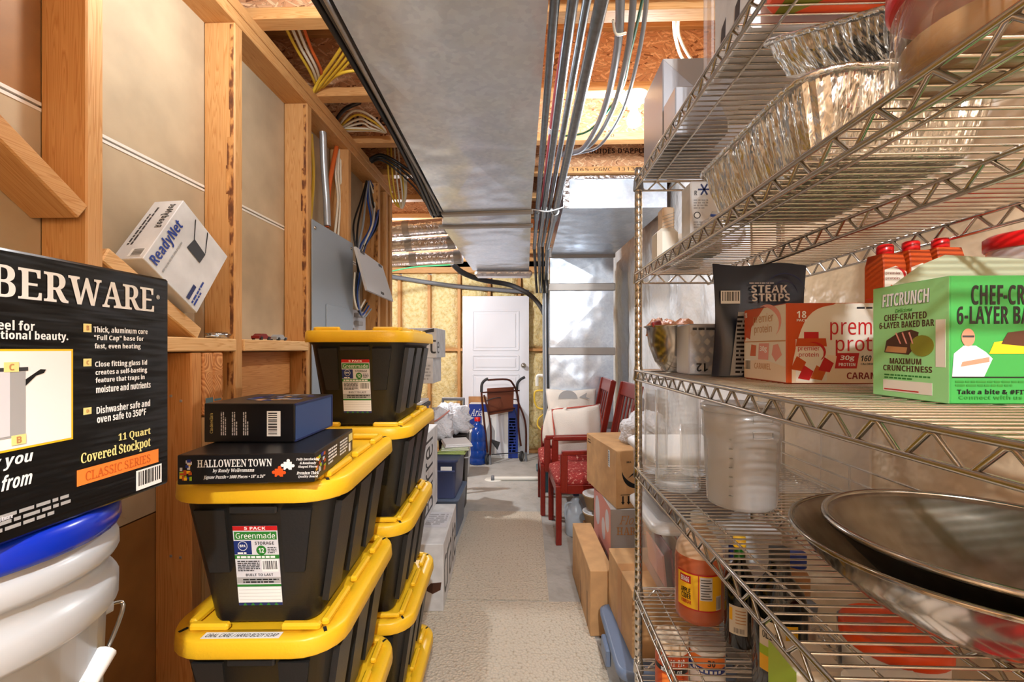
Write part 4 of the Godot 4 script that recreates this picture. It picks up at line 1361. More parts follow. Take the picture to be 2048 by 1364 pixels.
# ---------------------------------------------------------------- pails, stockpot carton and router carton by the stud wall
func near_corner() -> void:
	var c := Vector3(-0.622, 0, -0.452)
	var H := 0.391
	for k in 3:
		var t := thing("pail", ["white plastic pail standing on the floor at the foot of the pail stack", "white plastic pail in the middle of the pail stack", "white plastic pail with blue lid under the black stockpot carton"][k], "pail", Vector3(c.x, H * k + 0.0095, c.z), 2.514, "white pails")
		var g := G.new()
		g.lathe([[0.128, 0.0], [0.131, 0.004], [0.1395, 0.262], [0.146, 0.264], [0.1505, 0.270], [0.1510, 0.292], [0.147, 0.299], [0.1405, 0.303], [0.1410, 0.322], [0.148, 0.325], [0.1515, 0.331], [0.151, 0.343], [0.147, 0.350], [0.142, 0.353], [0.144, 0.362]], 48)
		put(g, "body", M.pail, t)
		var l := G.new()
		l.lathe([[0.145, 0.358], [0.151, 0.360], [0.1535, 0.366], [0.1530, 0.380], [0.149, 0.3895], [0.143, 0.391], [0.138, 0.386], [0.05, 0.386]], 48)
		put(l, "lid", M.blue_lid, t)
		# wire bail hanging down from its ear, with a plastic grip
		var inv := Transform3D(Basis(Vector3.UP, 2.514), Vector3(c.x, H * 2 + 0.0095, c.z)).affine_inverse()
		var ga := inv * at_z(213, 1302, -0.515)
		var gb := inv * at_z(170, 1372, -0.485)
		var ear := Vector3(0, 0.240, 0.146)
		var bail := put(G.new().tube(curve([ear, ear + Vector3(0, -0.008, 0.012), ga, gb, gb + (gb - ga) * 0.8 + Vector3(-0.01, -0.02, -0.01)], 4), 0.0026, 6), "bail_wire", M.nickel, t)
		put(G.new().tube([ga, ga.lerp(gb, 0.5), gb], 0.0105, 10), "grip", M.plastic_white, bail)
		for s in [-1.0, 1.0]:
			put(G.new().lathe([[0.012, 0], [0.010, 0.008], [0.0, 0.009]], 14, Transform3D(Basis(Vector3(1, 0, 0), Vector3(0, 0, s), Vector3(0, -s, 0)), Vector3(0, 0.240, s * 0.1385))), "ear", M.pail, t)
	# stockpot carton
	var X := -0.472
	var y0 := 3 * H + 0.0105
	var hh := 0.268
	var zn := -0.20
	var zf := -0.585
	var b := thing("stockpot_carton", "black glossy stockpot carton with white lettering resting on the blue-lidded pail", "carton", Vector3(X - 0.15, y0, (zn + zf) / 2))
	put(G.new().box(Vector3(0, hh / 2, 0), Vector3(0.30, hh, zn - zf), 0.0025), "carton", M.black_gloss, b)
	var f := face(Vector3(0.15, 0, (zn - zf) / 2), Vector3(0, 0, -1), Vector3.UP)
	var P := func(px: float, py: float) -> Vector2:
		var q := at_x(px, py, X)
		return Vector2(zn - q.z, q.y - y0)
	var T := func(s: String, xl: float, xr: float, yt: float, yb: float, m: Material, font: String, lean := 0.0) -> void:
		var xm := (xl + xr) / 2
		var va: Vector2 = P.call(xm, yb)
		var vb: Vector2 = P.call(xm, yt)
		var ul: Vector2 = P.call(xl, yb)
		var ur: Vector2 = P.call(xr, yb)
		txt(b, f, s, ul.x, va.y, ur.x, vb.y, m, font, 0.0007, lean)
	txt(b, f, "FARBERWARE", 0.112, 0.2235, 0.360, 0.2525, M.print_white, "serif_bold")
	txt(b, f, "®", 0.364, 0.240, 0.369, 0.2455, M.print_white, "sans")
	T.call("steel for", -30, 68, 640, 660, M.print_white, "sans_bold")
	T.call("exceptional beauty.", -70, 135, 661, 684, M.print_white, "sans_bold")
	for q in [["Thick, aluminum core", 186, 294, 655, 668], ["\"Full Cap\" base for", 187, 286, 671, 684], ["fast, even heating", 188, 280, 687, 700], ["Close fitting glass lid", 189, 293, 721, 735], ["creates a self-basting", 190, 293, 737, 750], ["feature that traps in", 190, 288, 752, 765], ["moisture and nutrients", 191, 300, 767, 781], ["Dishwasher safe and", 192, 299, 806, 820], ["oven safe to 350°F", 193, 291, 823, 838]]:
		T.call(q[0], q[1], q[2], q[3], q[4], M.print_white, "sans_bold")
	for q in [["B", 656], ["C", 725], ["D", 822]]:
		var p0: Vector2 = P.call(166, q[1] + 8)
		var p1: Vector2 = P.call(182, q[1] - 8)
		patch(b, f, rect(p0.x, p0.y, p1.x, p1.y), M.print_cream, 0.0004)
		txt(b, f, q[0], p0.x + 0.003, p0.y + 0.002, p1.x - 0.003, p1.y - 0.002, M.print_tan, "sans_bold", 0.0009)
	T.call("11 Quart", 236, 300, 861, 879, M.print_cream, "serif_bold")
	T.call("Covered Stockpot", 161, 300, 890, 916, M.print_cream, "serif_bold")
	var o0: Vector2 = P.call(153, 972)
	var o1: Vector2 = P.call(316, 900)
	patch(b, f, rect(o0.x, 0.032, o1.x, 0.049), M.print_orange, 0.0004, "orange_band")
	txt(b, f, "CLASSIC SERIES", o0.x + 0.009, 0.0355, o1.x - 0.013, 0.0455, M.print_caramel, "serif", 0.0009)
	barcode(b, f, 0.334, 0.005, 0.372, 0.029)
	T.call("why you", -75, 63, 912, 945, M.print_white, "sans_bold", 0.2)
	T.call("from", 2, 63, 945, 975, M.print_white, "sans_bold", 0.2)
	T.call("exceptional cookware", -60, 24, 1040, 1052, M.print_lightgrey, "sans_bold")
	fine(b, f, 0.13, 0.012, 0.255, 0.030, 3, M.print_grey, 40)
	# picture of the pot
	var q0: Vector2 = P.call(-80, 890)
	var q1: Vector2 = P.call(141, 702)
	patch(b, f, rect(q0.x - 0.002, 0.083, q1.x + 0.002, 0.1765), M.print_yellow, 0.0004, "picture_border")
	patch(b, f, rect(q0.x, 0.085, q1.x, 0.1745), M.print_white, 0.0006, "picture_ground")
	patch(b, f, rect(q0.x, 0.095, q1.x - 0.043, 0.156), M.print_grey, 0.0008, "pot_picture")
	patch(b, f, rect(q0.x, 0.097, q1.x - 0.056, 0.156), M.print_lightgrey, 0.0010, "pot_picture")
	patch(b, f, rect(q0.x, 0.156, q1.x - 0.041, 0.1595), M.print_darkgrey, 0.0010, "pot_picture")
	patch(b, f, [[q1.x - 0.043, 0.148], [q1.x - 0.030, 0.157], [q1.x - 0.025, 0.1565], [q1.x - 0.027, 0.153], [q1.x - 0.034, 0.151], [q1.x - 0.043, 0.142]], M.print_black, 0.0010, "pot_picture")
	for q in [[0.160, 0.061, "C"], [0.0925, 0.055, "B"]]:
		patch(b, f, rect(q1.x - q[1], q[0] - 0.0045, q1.x - q[1] + 0.012, q[0] + 0.0045), M.print_cream, 0.0012)
		txt(b, f, q[2], q1.x - q[1] + 0.004, q[0] - 0.003, q1.x - q[1] + 0.008, q[0] + 0.003, M.print_tan, "sans_bold", 0.0016)
	# router carton wedged on the sloping block
	var top := at_x(368, 400, -0.885)
	var rt := at_x(458, 515, -0.875)
	var lf := at_x(287, 513, -0.885)
	var u := (rt - top).normalized()
	var v := (top - lf)
	v = (v - u * v.dot(u)).normalized()
	var n := u.cross(v)
	var W := (rt - top).length() * 0.98
	var Hh := (top - lf).length() * 1.02
	var org := top - v * Hh
	var k2 := thing("router_carton", "white router carton with a black router picture, tilted on the sloping block", "carton", org)
	put(G.new().box(u * W / 2 + v * Hh / 2 - n * 0.041, Vector3(W, Hh, 0.08), 0.0015, Basis(u, v, n)), "carton", M.board_white, k2)
	var ff := face(Vector3.ZERO, u, v)
	# sideways layout: the words run up along v
	var up := ff * Transform3D(Basis(Vector3(0, 1, 0), Vector3(-1, 0, 0), Vector3(0, 0, 1)), Vector3.ZERO)
	txt(k2, up, "ReadyNet", 0.012, -0.045, Hh * 0.72, -0.008, M.print_royal, "sans_bold")
	fine(k2, up, 0.012, -0.058, Hh * 0.62, -0.050, 1, M.print_grey, 41)
	var ru := 0.10
	patch(k2, up, [[0.118, -ru - 0.028], [0.152, -ru - 0.030], [0.158, -ru + 0.020], [0.120, -ru + 0.026]], M.print_darkgrey, 0.0004, "router_picture")
	patch(k2, up, [[0.150, -ru + 0.018], [0.155, -ru + 0.018], [0.205, -ru + 0.045], [0.204, -ru + 0.048]], M.print_black, 0.0005, "router_picture")
	patch(k2, up, [[0.152, -ru - 0.028], [0.157, -ru - 0.028], [0.210, -ru - 0.004], [0.209, -ru]], M.print_black, 0.0005, "router_picture")
	patch(k2, up, rect(0.010, -0.155, 0.055, -0.144), M.print_navy, 0.0004)
	fine(k2, up, 0.010, -0.178, 0.085, -0.160, 2, M.print_royal, 42)

	txt(k2, Transform3D(Basis(v, n, -u), -n * 0.08), "ReadyNet", 0.11, 0.045, 0.20, 0.070, M.print_darkgrey, "sans_bold")
	barcode(k2, Transform3D(Basis(v, n, -u), -n * 0.08), 0.008, 0.035, 0.035, 0.070)
	fine(k2, Transform3D(Basis(v, n, -u), -n * 0.08), 0.05, 0.012, 0.19, 0.030, 2, M.print_darkgrey, 44)


# ---------------------------------------------------------------- helpers for loose things
func crate(called: String, label: String, cat: String, x0: float, x1: float, y0: float, y1: float, zf: float, zb: float, m: Material, turn := 0.0, group := "", part := "carton", ch := 0.003) -> Node3D:
	var t := thing(called, label, cat, Vector3((x0 + x1) / 2, y0, (zf + zb) / 2), turn, group)
	put(G.new().box(Vector3(0, (y1 - y0) / 2, 0), Vector3(x1 - x0, y1 - y0, zf - zb), ch), part, m, t)
	t.set_meta("w", x1 - x0)
	t.set_meta("d", zf - zb)
	return t


func front_of(t: Node3D) -> Transform3D:
	return face(Vector3(-t.get_meta("w") / 2, 0, t.get_meta("d") / 2), Vector3.RIGHT, Vector3.UP)


# the face toward the aisle for things on the right (-x), read with near on the right-hand side
func left_of(t: Node3D) -> Transform3D:
	return face(Vector3(-t.get_meta("w") / 2, 0, -t.get_meta("d") / 2), Vector3(0, 0, 1), Vector3.UP)


func right_of(t: Node3D) -> Transform3D:
	return face(Vector3(t.get_meta("w") / 2, 0, t.get_meta("d") / 2), Vector3(0, 0, -1), Vector3.UP)


func blob(g: G, c: Vector3, r: Vector3, amp: float, sd: int, fr := 1.3, n := 26) -> void:
	var nz := noise(FastNoiseLite.TYPE_SIMPLEX_SMOOTH, fr, 3, sd)
	g.sheet(func(u, v):
		var a: float = TAU * u
		var b: float = PI * (0.5 - v)
		var d := Vector3(cos(b) * cos(a), sin(b), -cos(b) * sin(a))
		var k := 1.0 + amp * nz.get_noise_3dv(d * 1.6) + amp * 0.5 * absf(nz.get_noise_3dv(d * 4.0 + Vector3(7, 1, 3)))
		if d.y < -0.55:
			d.y = -0.55 - (absf(d.y) - 0.55) * 0.25
		return c + d * r * k, n, n / 2)


func cushion(t: Node3D, called: String, m: Material, c: Vector3, b: Basis, w: float, h: float, th: float, ears := 0.02) -> MeshInstance3D:
	var g := G.new()
	for s in [1.0, -1.0]:
		g.sheet(func(u, v):
			var x: float = u * 2 - 1
			var y: float = v * 2 - 1
			var e: float = (1 - x * x) * (1 - y * y)
			var pinch := 1.0 - 0.10 * (1 - absf(x * y)) * maxf(absf(x), absf(y))
			var p := Vector3(x * w / 2 * pinch, y * h / 2 * pinch, s * th / 2 * pow(maxf(e, 0.0), 0.45))
			p.z += 0.006 * sin(x * 5 + y * 4) * e
			if s < 0:
				p.x = -p.x
			return c + b * p, 16, 16)
	return put(g, called, m, t)


func tub(g: G, w0: float, l0: float, w1: float, l1: float, h: float, r: float, rim := 0.0) -> void:
	var rings := [ring_at(rrect(w0, l0, r, 4), 0.0), ring_at(rrect(w1, l1, r, 4), h)]
	if rim > 0.0:
		rings.append(ring_at(rrect(w1 + rim, l1 + rim, r + rim / 2, 4), h))
		rings.append(ring_at(rrect(w1 + rim, l1 + rim, r + rim / 2, 4), h + 0.02))
	g.loft(rings, true, true, true)


# ---------------------------------------------------------------- the far end of the room
func far_end() -> void:
	# door slab leaning on the insulated wall
	var dx0 := at_z(925, 700, -5.88).x
	var dx1 := at_z(1058, 700, -5.88).x
	var dw := dx1 - dx0
	var dh := at_z(990, 592, -5.88).y
	var t := thing("panel_door", "white three-panel door slab standing against the yellow insulation", "door", Vector3((dx0 + dx1) / 2, 0, -5.90))
	put(G.new().box(Vector3(0, dh / 2, 0), Vector3(dw, dh, 0.036), 0.003), "slab", M.white_paint, t)
	var zf := 0.018
	for q in [[622, 700], [711, 740], [749, 886]]:
		var y1 := at_z(990, q[0], -5.88).y
		var y0 := at_z(990, q[1], -5.88).y
		var x0 := at_z(946, 700, -5.88).x - (dx0 + dx1) / 2
		var x1 := at_z(1037, 700, -5.88).x - (dx0 + dx1) / 2
		var g := G.new()
		# moulded frame round a raised field
		var o := [Vector3(x0, y0, zf + 0.001), Vector3(x1, y0, zf + 0.001), Vector3(x1, y1, zf + 0.001), Vector3(x0, y1, zf + 0.001)]
		for k in 4:
			g.bar(o[k], o[(k + 1) % 4], Vector3.BACK, 0.012, 0.020, 0.004)
		g.box(Vector3((x0 + x1) / 2, (y0 + y1) / 2, zf + 0.002), Vector3(x1 - x0 - 0.07, y1 - y0 - 0.07, 0.008), 0.004)
		put(g, "door_panel", M.white_paint, t)
	var kn := at_z(1047, 731, -5.88)
	put(G.new().lathe([[0.034, 0.0], [0.033, 0.006], [0.013, 0.01], [0.012, 0.03], [0.026, 0.04], [0.030, 0.052], [0.022, 0.064], [0.0, 0.067]], 20, Transform3D(Basis(Vector3.RIGHT, Vector3(0, 0, 1), Vector3(0, -1, 0)), Vector3(kn.x - (dx0 + dx1) / 2, kn.y, zf))), "door_knob", M.nickel, t)
	# white homeware cartons on the left beyond the bins
	var c1 := crate("homeware_carton", "low white carton with big dark lettering and shipping label, on the carpet beyond the bins", "carton", -0.80, -0.445, 0.0095, 0.356, -2.32, -2.93, M.board_white, 0.05)
	var f := right_of(c1)
	txt(c1, f, "crate", 0.03, 0.05, 0.58, 0.30, M.print_darkgrey, "sans")
	var ft := face(Vector3(-0.177, 0.3465, 0.305), Vector3.RIGHT, Vector3(0, 0, -1))
	patch(c1, ft, rect(0.20, 0.22, 0.34, 0.46), M.print_lightgrey, 0.0004, "shipping_label")
	fine(c1, ft, 0.21, 0.26, 0.33, 0.44, 6, M.print_darkgrey, 51)
	patch(c1, front_of(c1), [[0.26, 0.11], [0.30, 0.09], [0.34, 0.11], [0.345, 0.15], [0.29, 0.145]], M.print_brown, 0.0004, "hand_hole")
	var c2 := crate("homeware_carton", "upright white carton standing on the low lettered carton", "carton", -0.92, -0.585, 0.3575, 0.865, -2.42, -2.98, M.board_white, 0.02)
	var f2 := right_of(c2)
	var up := f2 * Transform3D(Basis(Vector3(0, 1, 0), Vector3(-1, 0, 0), Vector3(0, 0, 1)), Vector3.ZERO)
	txt(c2, up, "Barrel", 0.03, -0.40, 0.46, -0.10, M.print_darkgrey, "sans")
	var base := crate("moving_carton", "tall brown moving carton under the two white cartons beyond the bins", "carton", -1.52, -0.935, 0.0, 1.086, -3.52, -4.0, M.cardboard)
	patch(base, front_of(base), rect(0.26, 0.0, 0.32, 1.08), M.print_tan, 0.0004, "packing_tape")
	var c3 := crate("homeware_carton", "small white carton with printed side under the carton lettered in black", "carton", -1.20, at_z(868, 740, -3.6).x, 1.0875, 1.288, -3.56, -3.9, M.board_white)
	fine(c3, front_of(c3), 0.36, 0.03, 0.44, 0.16, 5, M.print_grey, 52)
	var xr := at_z(880, 690, -3.6).x
	var c4 := crate("homeware_carton", "white carton with big black lettering, upper of two before the insulation", "carton", at_z(788, 690, -3.56).x, xr - 0.02, 1.2895, at_z(840, 656, -3.56).y, -3.56, -3.95, M.board_white)
	var w4: float = c4.get_meta("w")
	txt(c4, front_of(c4), "crat", w4 - 0.30, 0.035, w4 - 0.005, 0.165, M.print_darkgrey, "sans")
	patch(c4, front_of(c4), [[w4 - 0.16, 0.20], [w4 - 0.02, 0.235], [w4 - 0.02, 0.205], [w4 - 0.16, 0.185]], M.print_darkgrey, 0.0004, "packing_tape")
	txt(c4, right_of(c4), "e", 0.02, 0.035, 0.11, 0.13, M.print_darkgrey, "sans")
	# board games on a carton
	crate("moving_carton", "brown carton carrying a stack of blue and white game boxes", "carton", -1.15, -0.70, 0.0, 0.885, -3.05, -3.42, M.cardboard_b)
	var gy := 0.8865
	for k in 4:
		var hh: float = [0.035, 0.022, 0.030, 0.022][k]
		var b := crate("game_box", ["royal blue game box at the bottom of the game stack", "light blue game box below the dark one", "dark game box with white lettering", "white game box on top of the game stack"][k], "game box", -1.0, -0.715 - 0.012 * (k % 2), gy, gy + hh, -3.09, -3.36, [M.print_royal, M.print_royal, M.print_darkgrey, M.print_white][k], 0.02 * (k % 2))
		fine(b, front_of(b), 0.05, 0.008, 0.25, hh - 0.008, 1, [M.print_white, M.print_lightgrey, M.print_white, M.print_navy][k], 60 + k)
		gy += hh + 0.0005
	# stacked totes
	for k in 2:
		var y := 0.0 + 0.287 * k
		var tt := thing("tote", ["grey-blue tote on the slab under the other blue tote", "open grey-blue tote with a white sticker under folded towels"][k], "tote", Vector3(-0.590 + 0.008 * (1 - k), y, -3.47 + 0.02 * k), 0.0)
		var g := G.new()
		tub(g, 0.145, 0.40, 0.172, 0.45, 0.262, 0.025, 0.02)
		put(g, "body", [M.tote_lid, M.tote_blue][k], tt)
		if k == 1:
			var fr := face(Vector3(-0.085, 0.10, 0.2145), Vector3.RIGHT, Vector3(0, 1, 0.09))
			patch(tt, fr, rect(0.06, 0.095, 0.14, 0.135), M.print_white, 0.0005, "sticker")
			put(G.new().box(Vector3(0, 0.20, 0.222), Vector3(0.15, 0.012, 0.012), 0.003), "rib", M.tote_blue, tt)
	var db := thing("waste_bin", "slim dark brown waste bin behind the blue totes", "bin", Vector3(-0.635, 0, -3.94))
	var dg := G.new()
	tub(dg, 0.20, 0.20, 0.24, 0.24, 0.61, 0.03, 0.01)
	put(dg, "body", M.dark_brown, db)
	# folded towels on the tote
	for k in 3:
		var tw := thing("folded_towel", ["pale green folded towel at the bottom of the towel pile", "cream and green folded towel in the towel pile", "white folded towel on top of the towel pile"][k], "towel", Vector3(-0.565 + 0.01 * k, 0.572 + 0.027 * k, -3.50), 0.15 * k)
		var tg := G.new()
		for j in 2:
			tg.box(Vector3(0, 0.006 + 0.0125 * j, 0), Vector3(0.21 - 0.01 * j, 0.012, 0.26), 0.005)
		put(tg, "folded_cloth", [M.towel_green, M.towel, M.plastic_white][k], tw)
	var hg := G.new()
	hg.tube(curve([Vector3(-0.47, 0.60, -3.62), Vector3(-0.455, 0.55, -3.62), Vector3(-0.46, 0.50, -3.62), Vector3(-0.50, 0.49, -3.63)], 5), 0.006, 6)
	lone(hg, "hanger_hook", M.plastic_white, "white plastic hanger hooked over the tote edge by the towels", "hanger")
	# white bags heaped on the bin
	var bags := thing("plastic_bag", "crumpled white plastic bag heaped on the dark waste bin", "bag", Vector3(-0.66, 0.65, -3.98))
	var bg := G.new()
	blob(bg, Vector3(0, 0.085, 0), Vector3(0.16, 0.14, 0.15), 0.55, 71)
	put(bg, "bag_skin", M.bag, bags)
	var b2 := thing("plastic_bag", "white drawstring bag with pink edge draped before the grey step stool", "bag", Vector3(-0.72, 0.62, -3.72))
	var bg2 := G.new()
	blob(bg2, Vector3(0, 0.10, 0), Vector3(0.11, 0.13, 0.09), 0.6, 72)
	put(bg2, "bag_skin", M.bag, b2)
	put(G.new().tube(curve([Vector3(-0.09, 0.20, 0.06), Vector3(-0.03, 0.16, 0.10), Vector3(0.04, 0.20, 0.09), Vector3(0.09, 0.24, 0.04)], 5), 0.006, 6), "drawstring", M.print_rose, b2)
	# folding step stool behind the bags
	var sx := at_z(905, 820, -4.3).x
	var st := thing("step_stool", "grey folding step stool standing behind the white bags", "step stool", Vector3(sx, 0, -4.32))
	var sg := G.new()
	for s in [-1.0, 1.0]:
		sg.bar(Vector3(s * 0.13, 0, 0.05), Vector3(s * 0.10, 0.88, -0.03), Vector3.RIGHT, 0.02, 0.03, 0.004)
	sg.bar(Vector3(-0.11, 0.88, -0.03), Vector3(0.11, 0.88, -0.03), Vector3.UP, 0.03, 0.03, 0.006)
	put(sg, "frame", M.grey_plastic, st)
	put(G.new().box(Vector3(0, 0.79, -0.01), Vector3(0.14, 0.10, 0.02), 0.01), "step_board", M.box_grey, st)
	var wt := thing("waste_bin", "white plastic waste bin beside the blue water bottle", "bin", Vector3(-0.745, 0, -4.9))
	var wg := G.new()
	tub(wg, 0.22, 0.22, 0.27, 0.27, 0.45, 0.04, 0.015)
	put(wg, "body", M.plastic_white, wt)
	# big water bottle
	var wb := thing("water_bottle", "large blue water-cooler bottle with red cap standing on the slab", "bottle", Vector3(at_z(955, 880, -5.40).x, 0, -5.40))
	var g3 := G.new()
	g3.lathe([[0.085, 0.0], [0.10, 0.015], [0.10, 0.06], [0.095, 0.07], [0.10, 0.08], [0.10, 0.15], [0.095, 0.16], [0.10, 0.17], [0.10, 0.25], [0.095, 0.26], [0.10, 0.27], [0.10, 0.34], [0.09, 0.38], [0.055, 0.43], [0.03, 0.45], [0.028, 0.48]], 26)
	put(g3, "body", M.blue_bottle, wb)
	wb.scale = Vector3(1.12, 1.06, 1.12)
	put(G.new().lathe([[0.032, 0.475], [0.033, 0.515], [0.0, 0.52]], 16), "cap", M.red_plastic, wb)
	# carton behind the walker
	var xa := at_z(938, 850, -5.66).x
	var xb := at_z(1036, 850, -5.66).x
	var cb := crate("bottle_carton", "blue and white printed carton with a bottle picture behind the folded walker", "carton", xa, xb, 0.0, at_z(990, 808, -5.66).y, -5.66, -5.85, M.print_white)
	var fb := front_of(cb)
	var wv := xb - xa
	var hv := at_z(990, 808, -5.66).y
	patch(cb, fb, rect(0.001, 0.001, wv * 0.26, hv - 0.001), M.print_royal, 0.0004)
	patch(cb, fb, rect(wv * 0.80, 0.001, wv - 0.001, hv - 0.001), M.print_royal, 0.0004)
	patch(cb, fb, rect(wv * 0.26, hv - 0.10, wv * 0.80, hv - 0.001), M.print_royal, 0.0004)
	txt(cb, fb, "Aria", 0.03, hv - 0.15, 0.17, hv - 0.06, M.print_white, "serif", 0.0008, 0.3)
	fine(cb, fb, wv * 0.82, 0.08, wv - 0.03, hv - 0.16, 12, M.print_lightgrey, 55)
	patch(cb, fb, rect(wv * 0.56, 0.03, wv * 0.72, hv - 0.12), M.print_lightgrey, 0.0005)
	patch(cb, fb, [[wv * 0.36, 0.05], [wv * 0.52, 0.05], [wv * 0.53, 0.34], [wv * 0.47, 0.42], [wv * 0.46, 0.50], [wv * 0.41, 0.50], [wv * 0.40, 0.42], [wv * 0.35, 0.34]], M.print_grey, 0.0006, "bottle_picture")
	patch(cb, fb, [[wv * 0.44, 0.24], [wv * 0.64, 0.20], [wv * 0.58, 0.10], [wv * 0.46, 0.20]], M.print_darkgrey, 0.0007, "bottle_picture")
	crate("moving_carton", "flat brown carton standing behind the blue printed carton", "carton", xa - 0.03, xa + 0.20, 0.0, at_z(990, 794, -5.8).y, -5.852, -5.868, M.cardboard)
	walker()
	# drain pipe on the slab and the pale patch at its end
	var pa := at_y(985, 957, 0.02)
	var pb := at_y(1082, 957, 0.02)
	var dp := thing("drain_pipe", "white plastic drain pipe lying across the bare slab", "pipe")
	put(G.new().tube([pa, pb + Vector3(0.06, 0, 0)], 0.021, 14), "pipe_run", M.pvc, dp)
	put(G.new().lathe([[0.022, 0], [0.034, 0.003], [0.034, 0.03], [0.022, 0.035]], 14, Transform3D(Basis(Vector3.UP, Vector3.RIGHT, Vector3.FORWARD), pa - Vector3(0.015, 0, 0))), "end_fitting", M.grey_plastic, dp)
	var mp := at_y(988, 959, 0.0)
	var pg := G.new().lathe([[0.10, 0.0], [0.09, 0.008], [0.0, 0.010]], 18, Transform3D(Basis(), mp), 1.0, 0.8)
	lone(pg, "mortar_patch", M.pvc, "pale mortar patch on the slab under the pipe end", "mortar")


func walker() -> void:
	var t := thing("folding_walker", "folded brown wheeled walker with padded seat before the white door", "walker", Vector3.ZERO)
	var z0 := -5.36
	var z1 := -5.52
	var q := func(px: float, py: float, z: float) -> Vector3: return at_z(px, py, z)
	var f := func(n: String, pts: Array, r: float, m: Material) -> void: put(G.new().tube(curve(pts, 4), r, 10), n, m, t)
	f.call("front_leg", [q.call(974, 758, z0), q.call(964, 768, z0), q.call(963, 785, z0), q.call(967, 830, z0), q.call(973, 885, z0), q.call(975, 905, z0)], 0.012, M.walker)
	f.call("handle_grip", [q.call(976, 757, z0), q.call(968, 762, z0), q.call(963.5, 770, z0), q.call(963, 784, z0)], 0.017, M.rubber)
	f.call("top_bar", [q.call(975, 760, z0), q.call(1014, 759, z0 - 0.05), q.call(1026, 768, z0 - 0.08), q.call(1033, 784, z1), q.call(1037, 804, z1), q.call(1037, 854, z1), q.call(1042, 892, z1)], 0.012, M.walker)
	f.call("rear_leg", [q.call(1037, 764, z1), q.call(1034, 776, z1), q.call(1036, 802, z1), q.call(1047, 831, z1), q.call(1052, 858, z1), q.call(1052, 908, z1)], 0.012, M.walker)
	f.call("handle_grip", [q.call(1050, 754, z1), q.call(1041, 759, z1), q.call(1035, 767, z1), q.call(1034, 780, z1)], 0.017, M.rubber)
	f.call("inner_leg", [q.call(968, 790, z0), q.call(978, 831, z0 + 0.01), q.call(982, 864, z0 + 0.01), q.call(980, 915, z0 + 0.01)], 0.011, M.walker)
	f.call("cross_bar", [q.call(965, 785, z0), q.call(1039, 781, z1)], 0.009, M.walker)
	f.call("cross_bar", [q.call(972, 802, z0), q.call(990, 796, z0), q.call(1010, 796, z1), q.call(1036, 800, z1)], 0.006, M.rubber)
	f.call("cross_bar", [q.call(976, 825, z0), q.call(1030, 816, z1)], 0.010, M.walker)
	f.call("brake_cable", [q.call(1024, 815, z1), q.call(1031, 822, z1), q.call(1036, 845, z1)], 0.005, M.rubber)
	f.call("lower_bar", [q.call(983, 909, z0), q.call(1040, 905, z1)], 0.006, M.rubber)
	var c: Array = [q.call(974, 777, z0 - 0.03), q.call(1028, 774, z1), q.call(1026, 822, z1), q.call(976, 831, z0 - 0.03)]
	var n := Vector3(0, 0, -0.03)
	var g := G.new()
	hexa(g, [c[0], c[1], c[2], c[3], c[0] + n, c[1] + n, c[2] + n, c[3] + n])
	put(g, "folded_seat", M.walker_seat, t)
	for w in [[975, 911, z0, 0.062], [1043, 898, z1, 0.062]]:
		var p: Vector3 = q.call(w[0], w[1], w[2])
		var whl := put(G.new().lathe([[0.03, -0.012], [w[3] * 0.9, -0.014], [w[3], -0.008], [w[3], 0.008], [w[3] * 0.9, 0.014], [0.03, 0.012]], 20, Transform3D(Basis(Vector3(0, 1, 0), Vector3(1, 0, 0.3).normalized(), Vector3(-0.3, 0, 1).normalized()), Vector3(p.x, w[3], p.z))), "wheel", M.rubber, t)
		put(G.new().lathe([[0.034, -0.014], [0.034, 0.014]], 12, Transform3D(Basis(Vector3(0, 1, 0), Vector3(1, 0, 0.3).normalized(), Vector3(-0.3, 0, 1).normalized()), Vector3(p.x, w[3], p.z))), "hub", M.grey_plastic, whl)
	for w in [[980, 922, z0 + 0.01], [1052, 912, z1]]:
		var p: Vector3 = q.call(w[0], w[1], w[2])
		put(G.new().lathe([[0.022, 0.0], [0.020, 0.02], [0.014, 0.06], [0.012, maxf(p.y, 0.08) + 0.03]], 12, Transform3D(Basis(), Vector3(p.x, 0, p.z))), "leg_tip", M.grey_plastic, t)


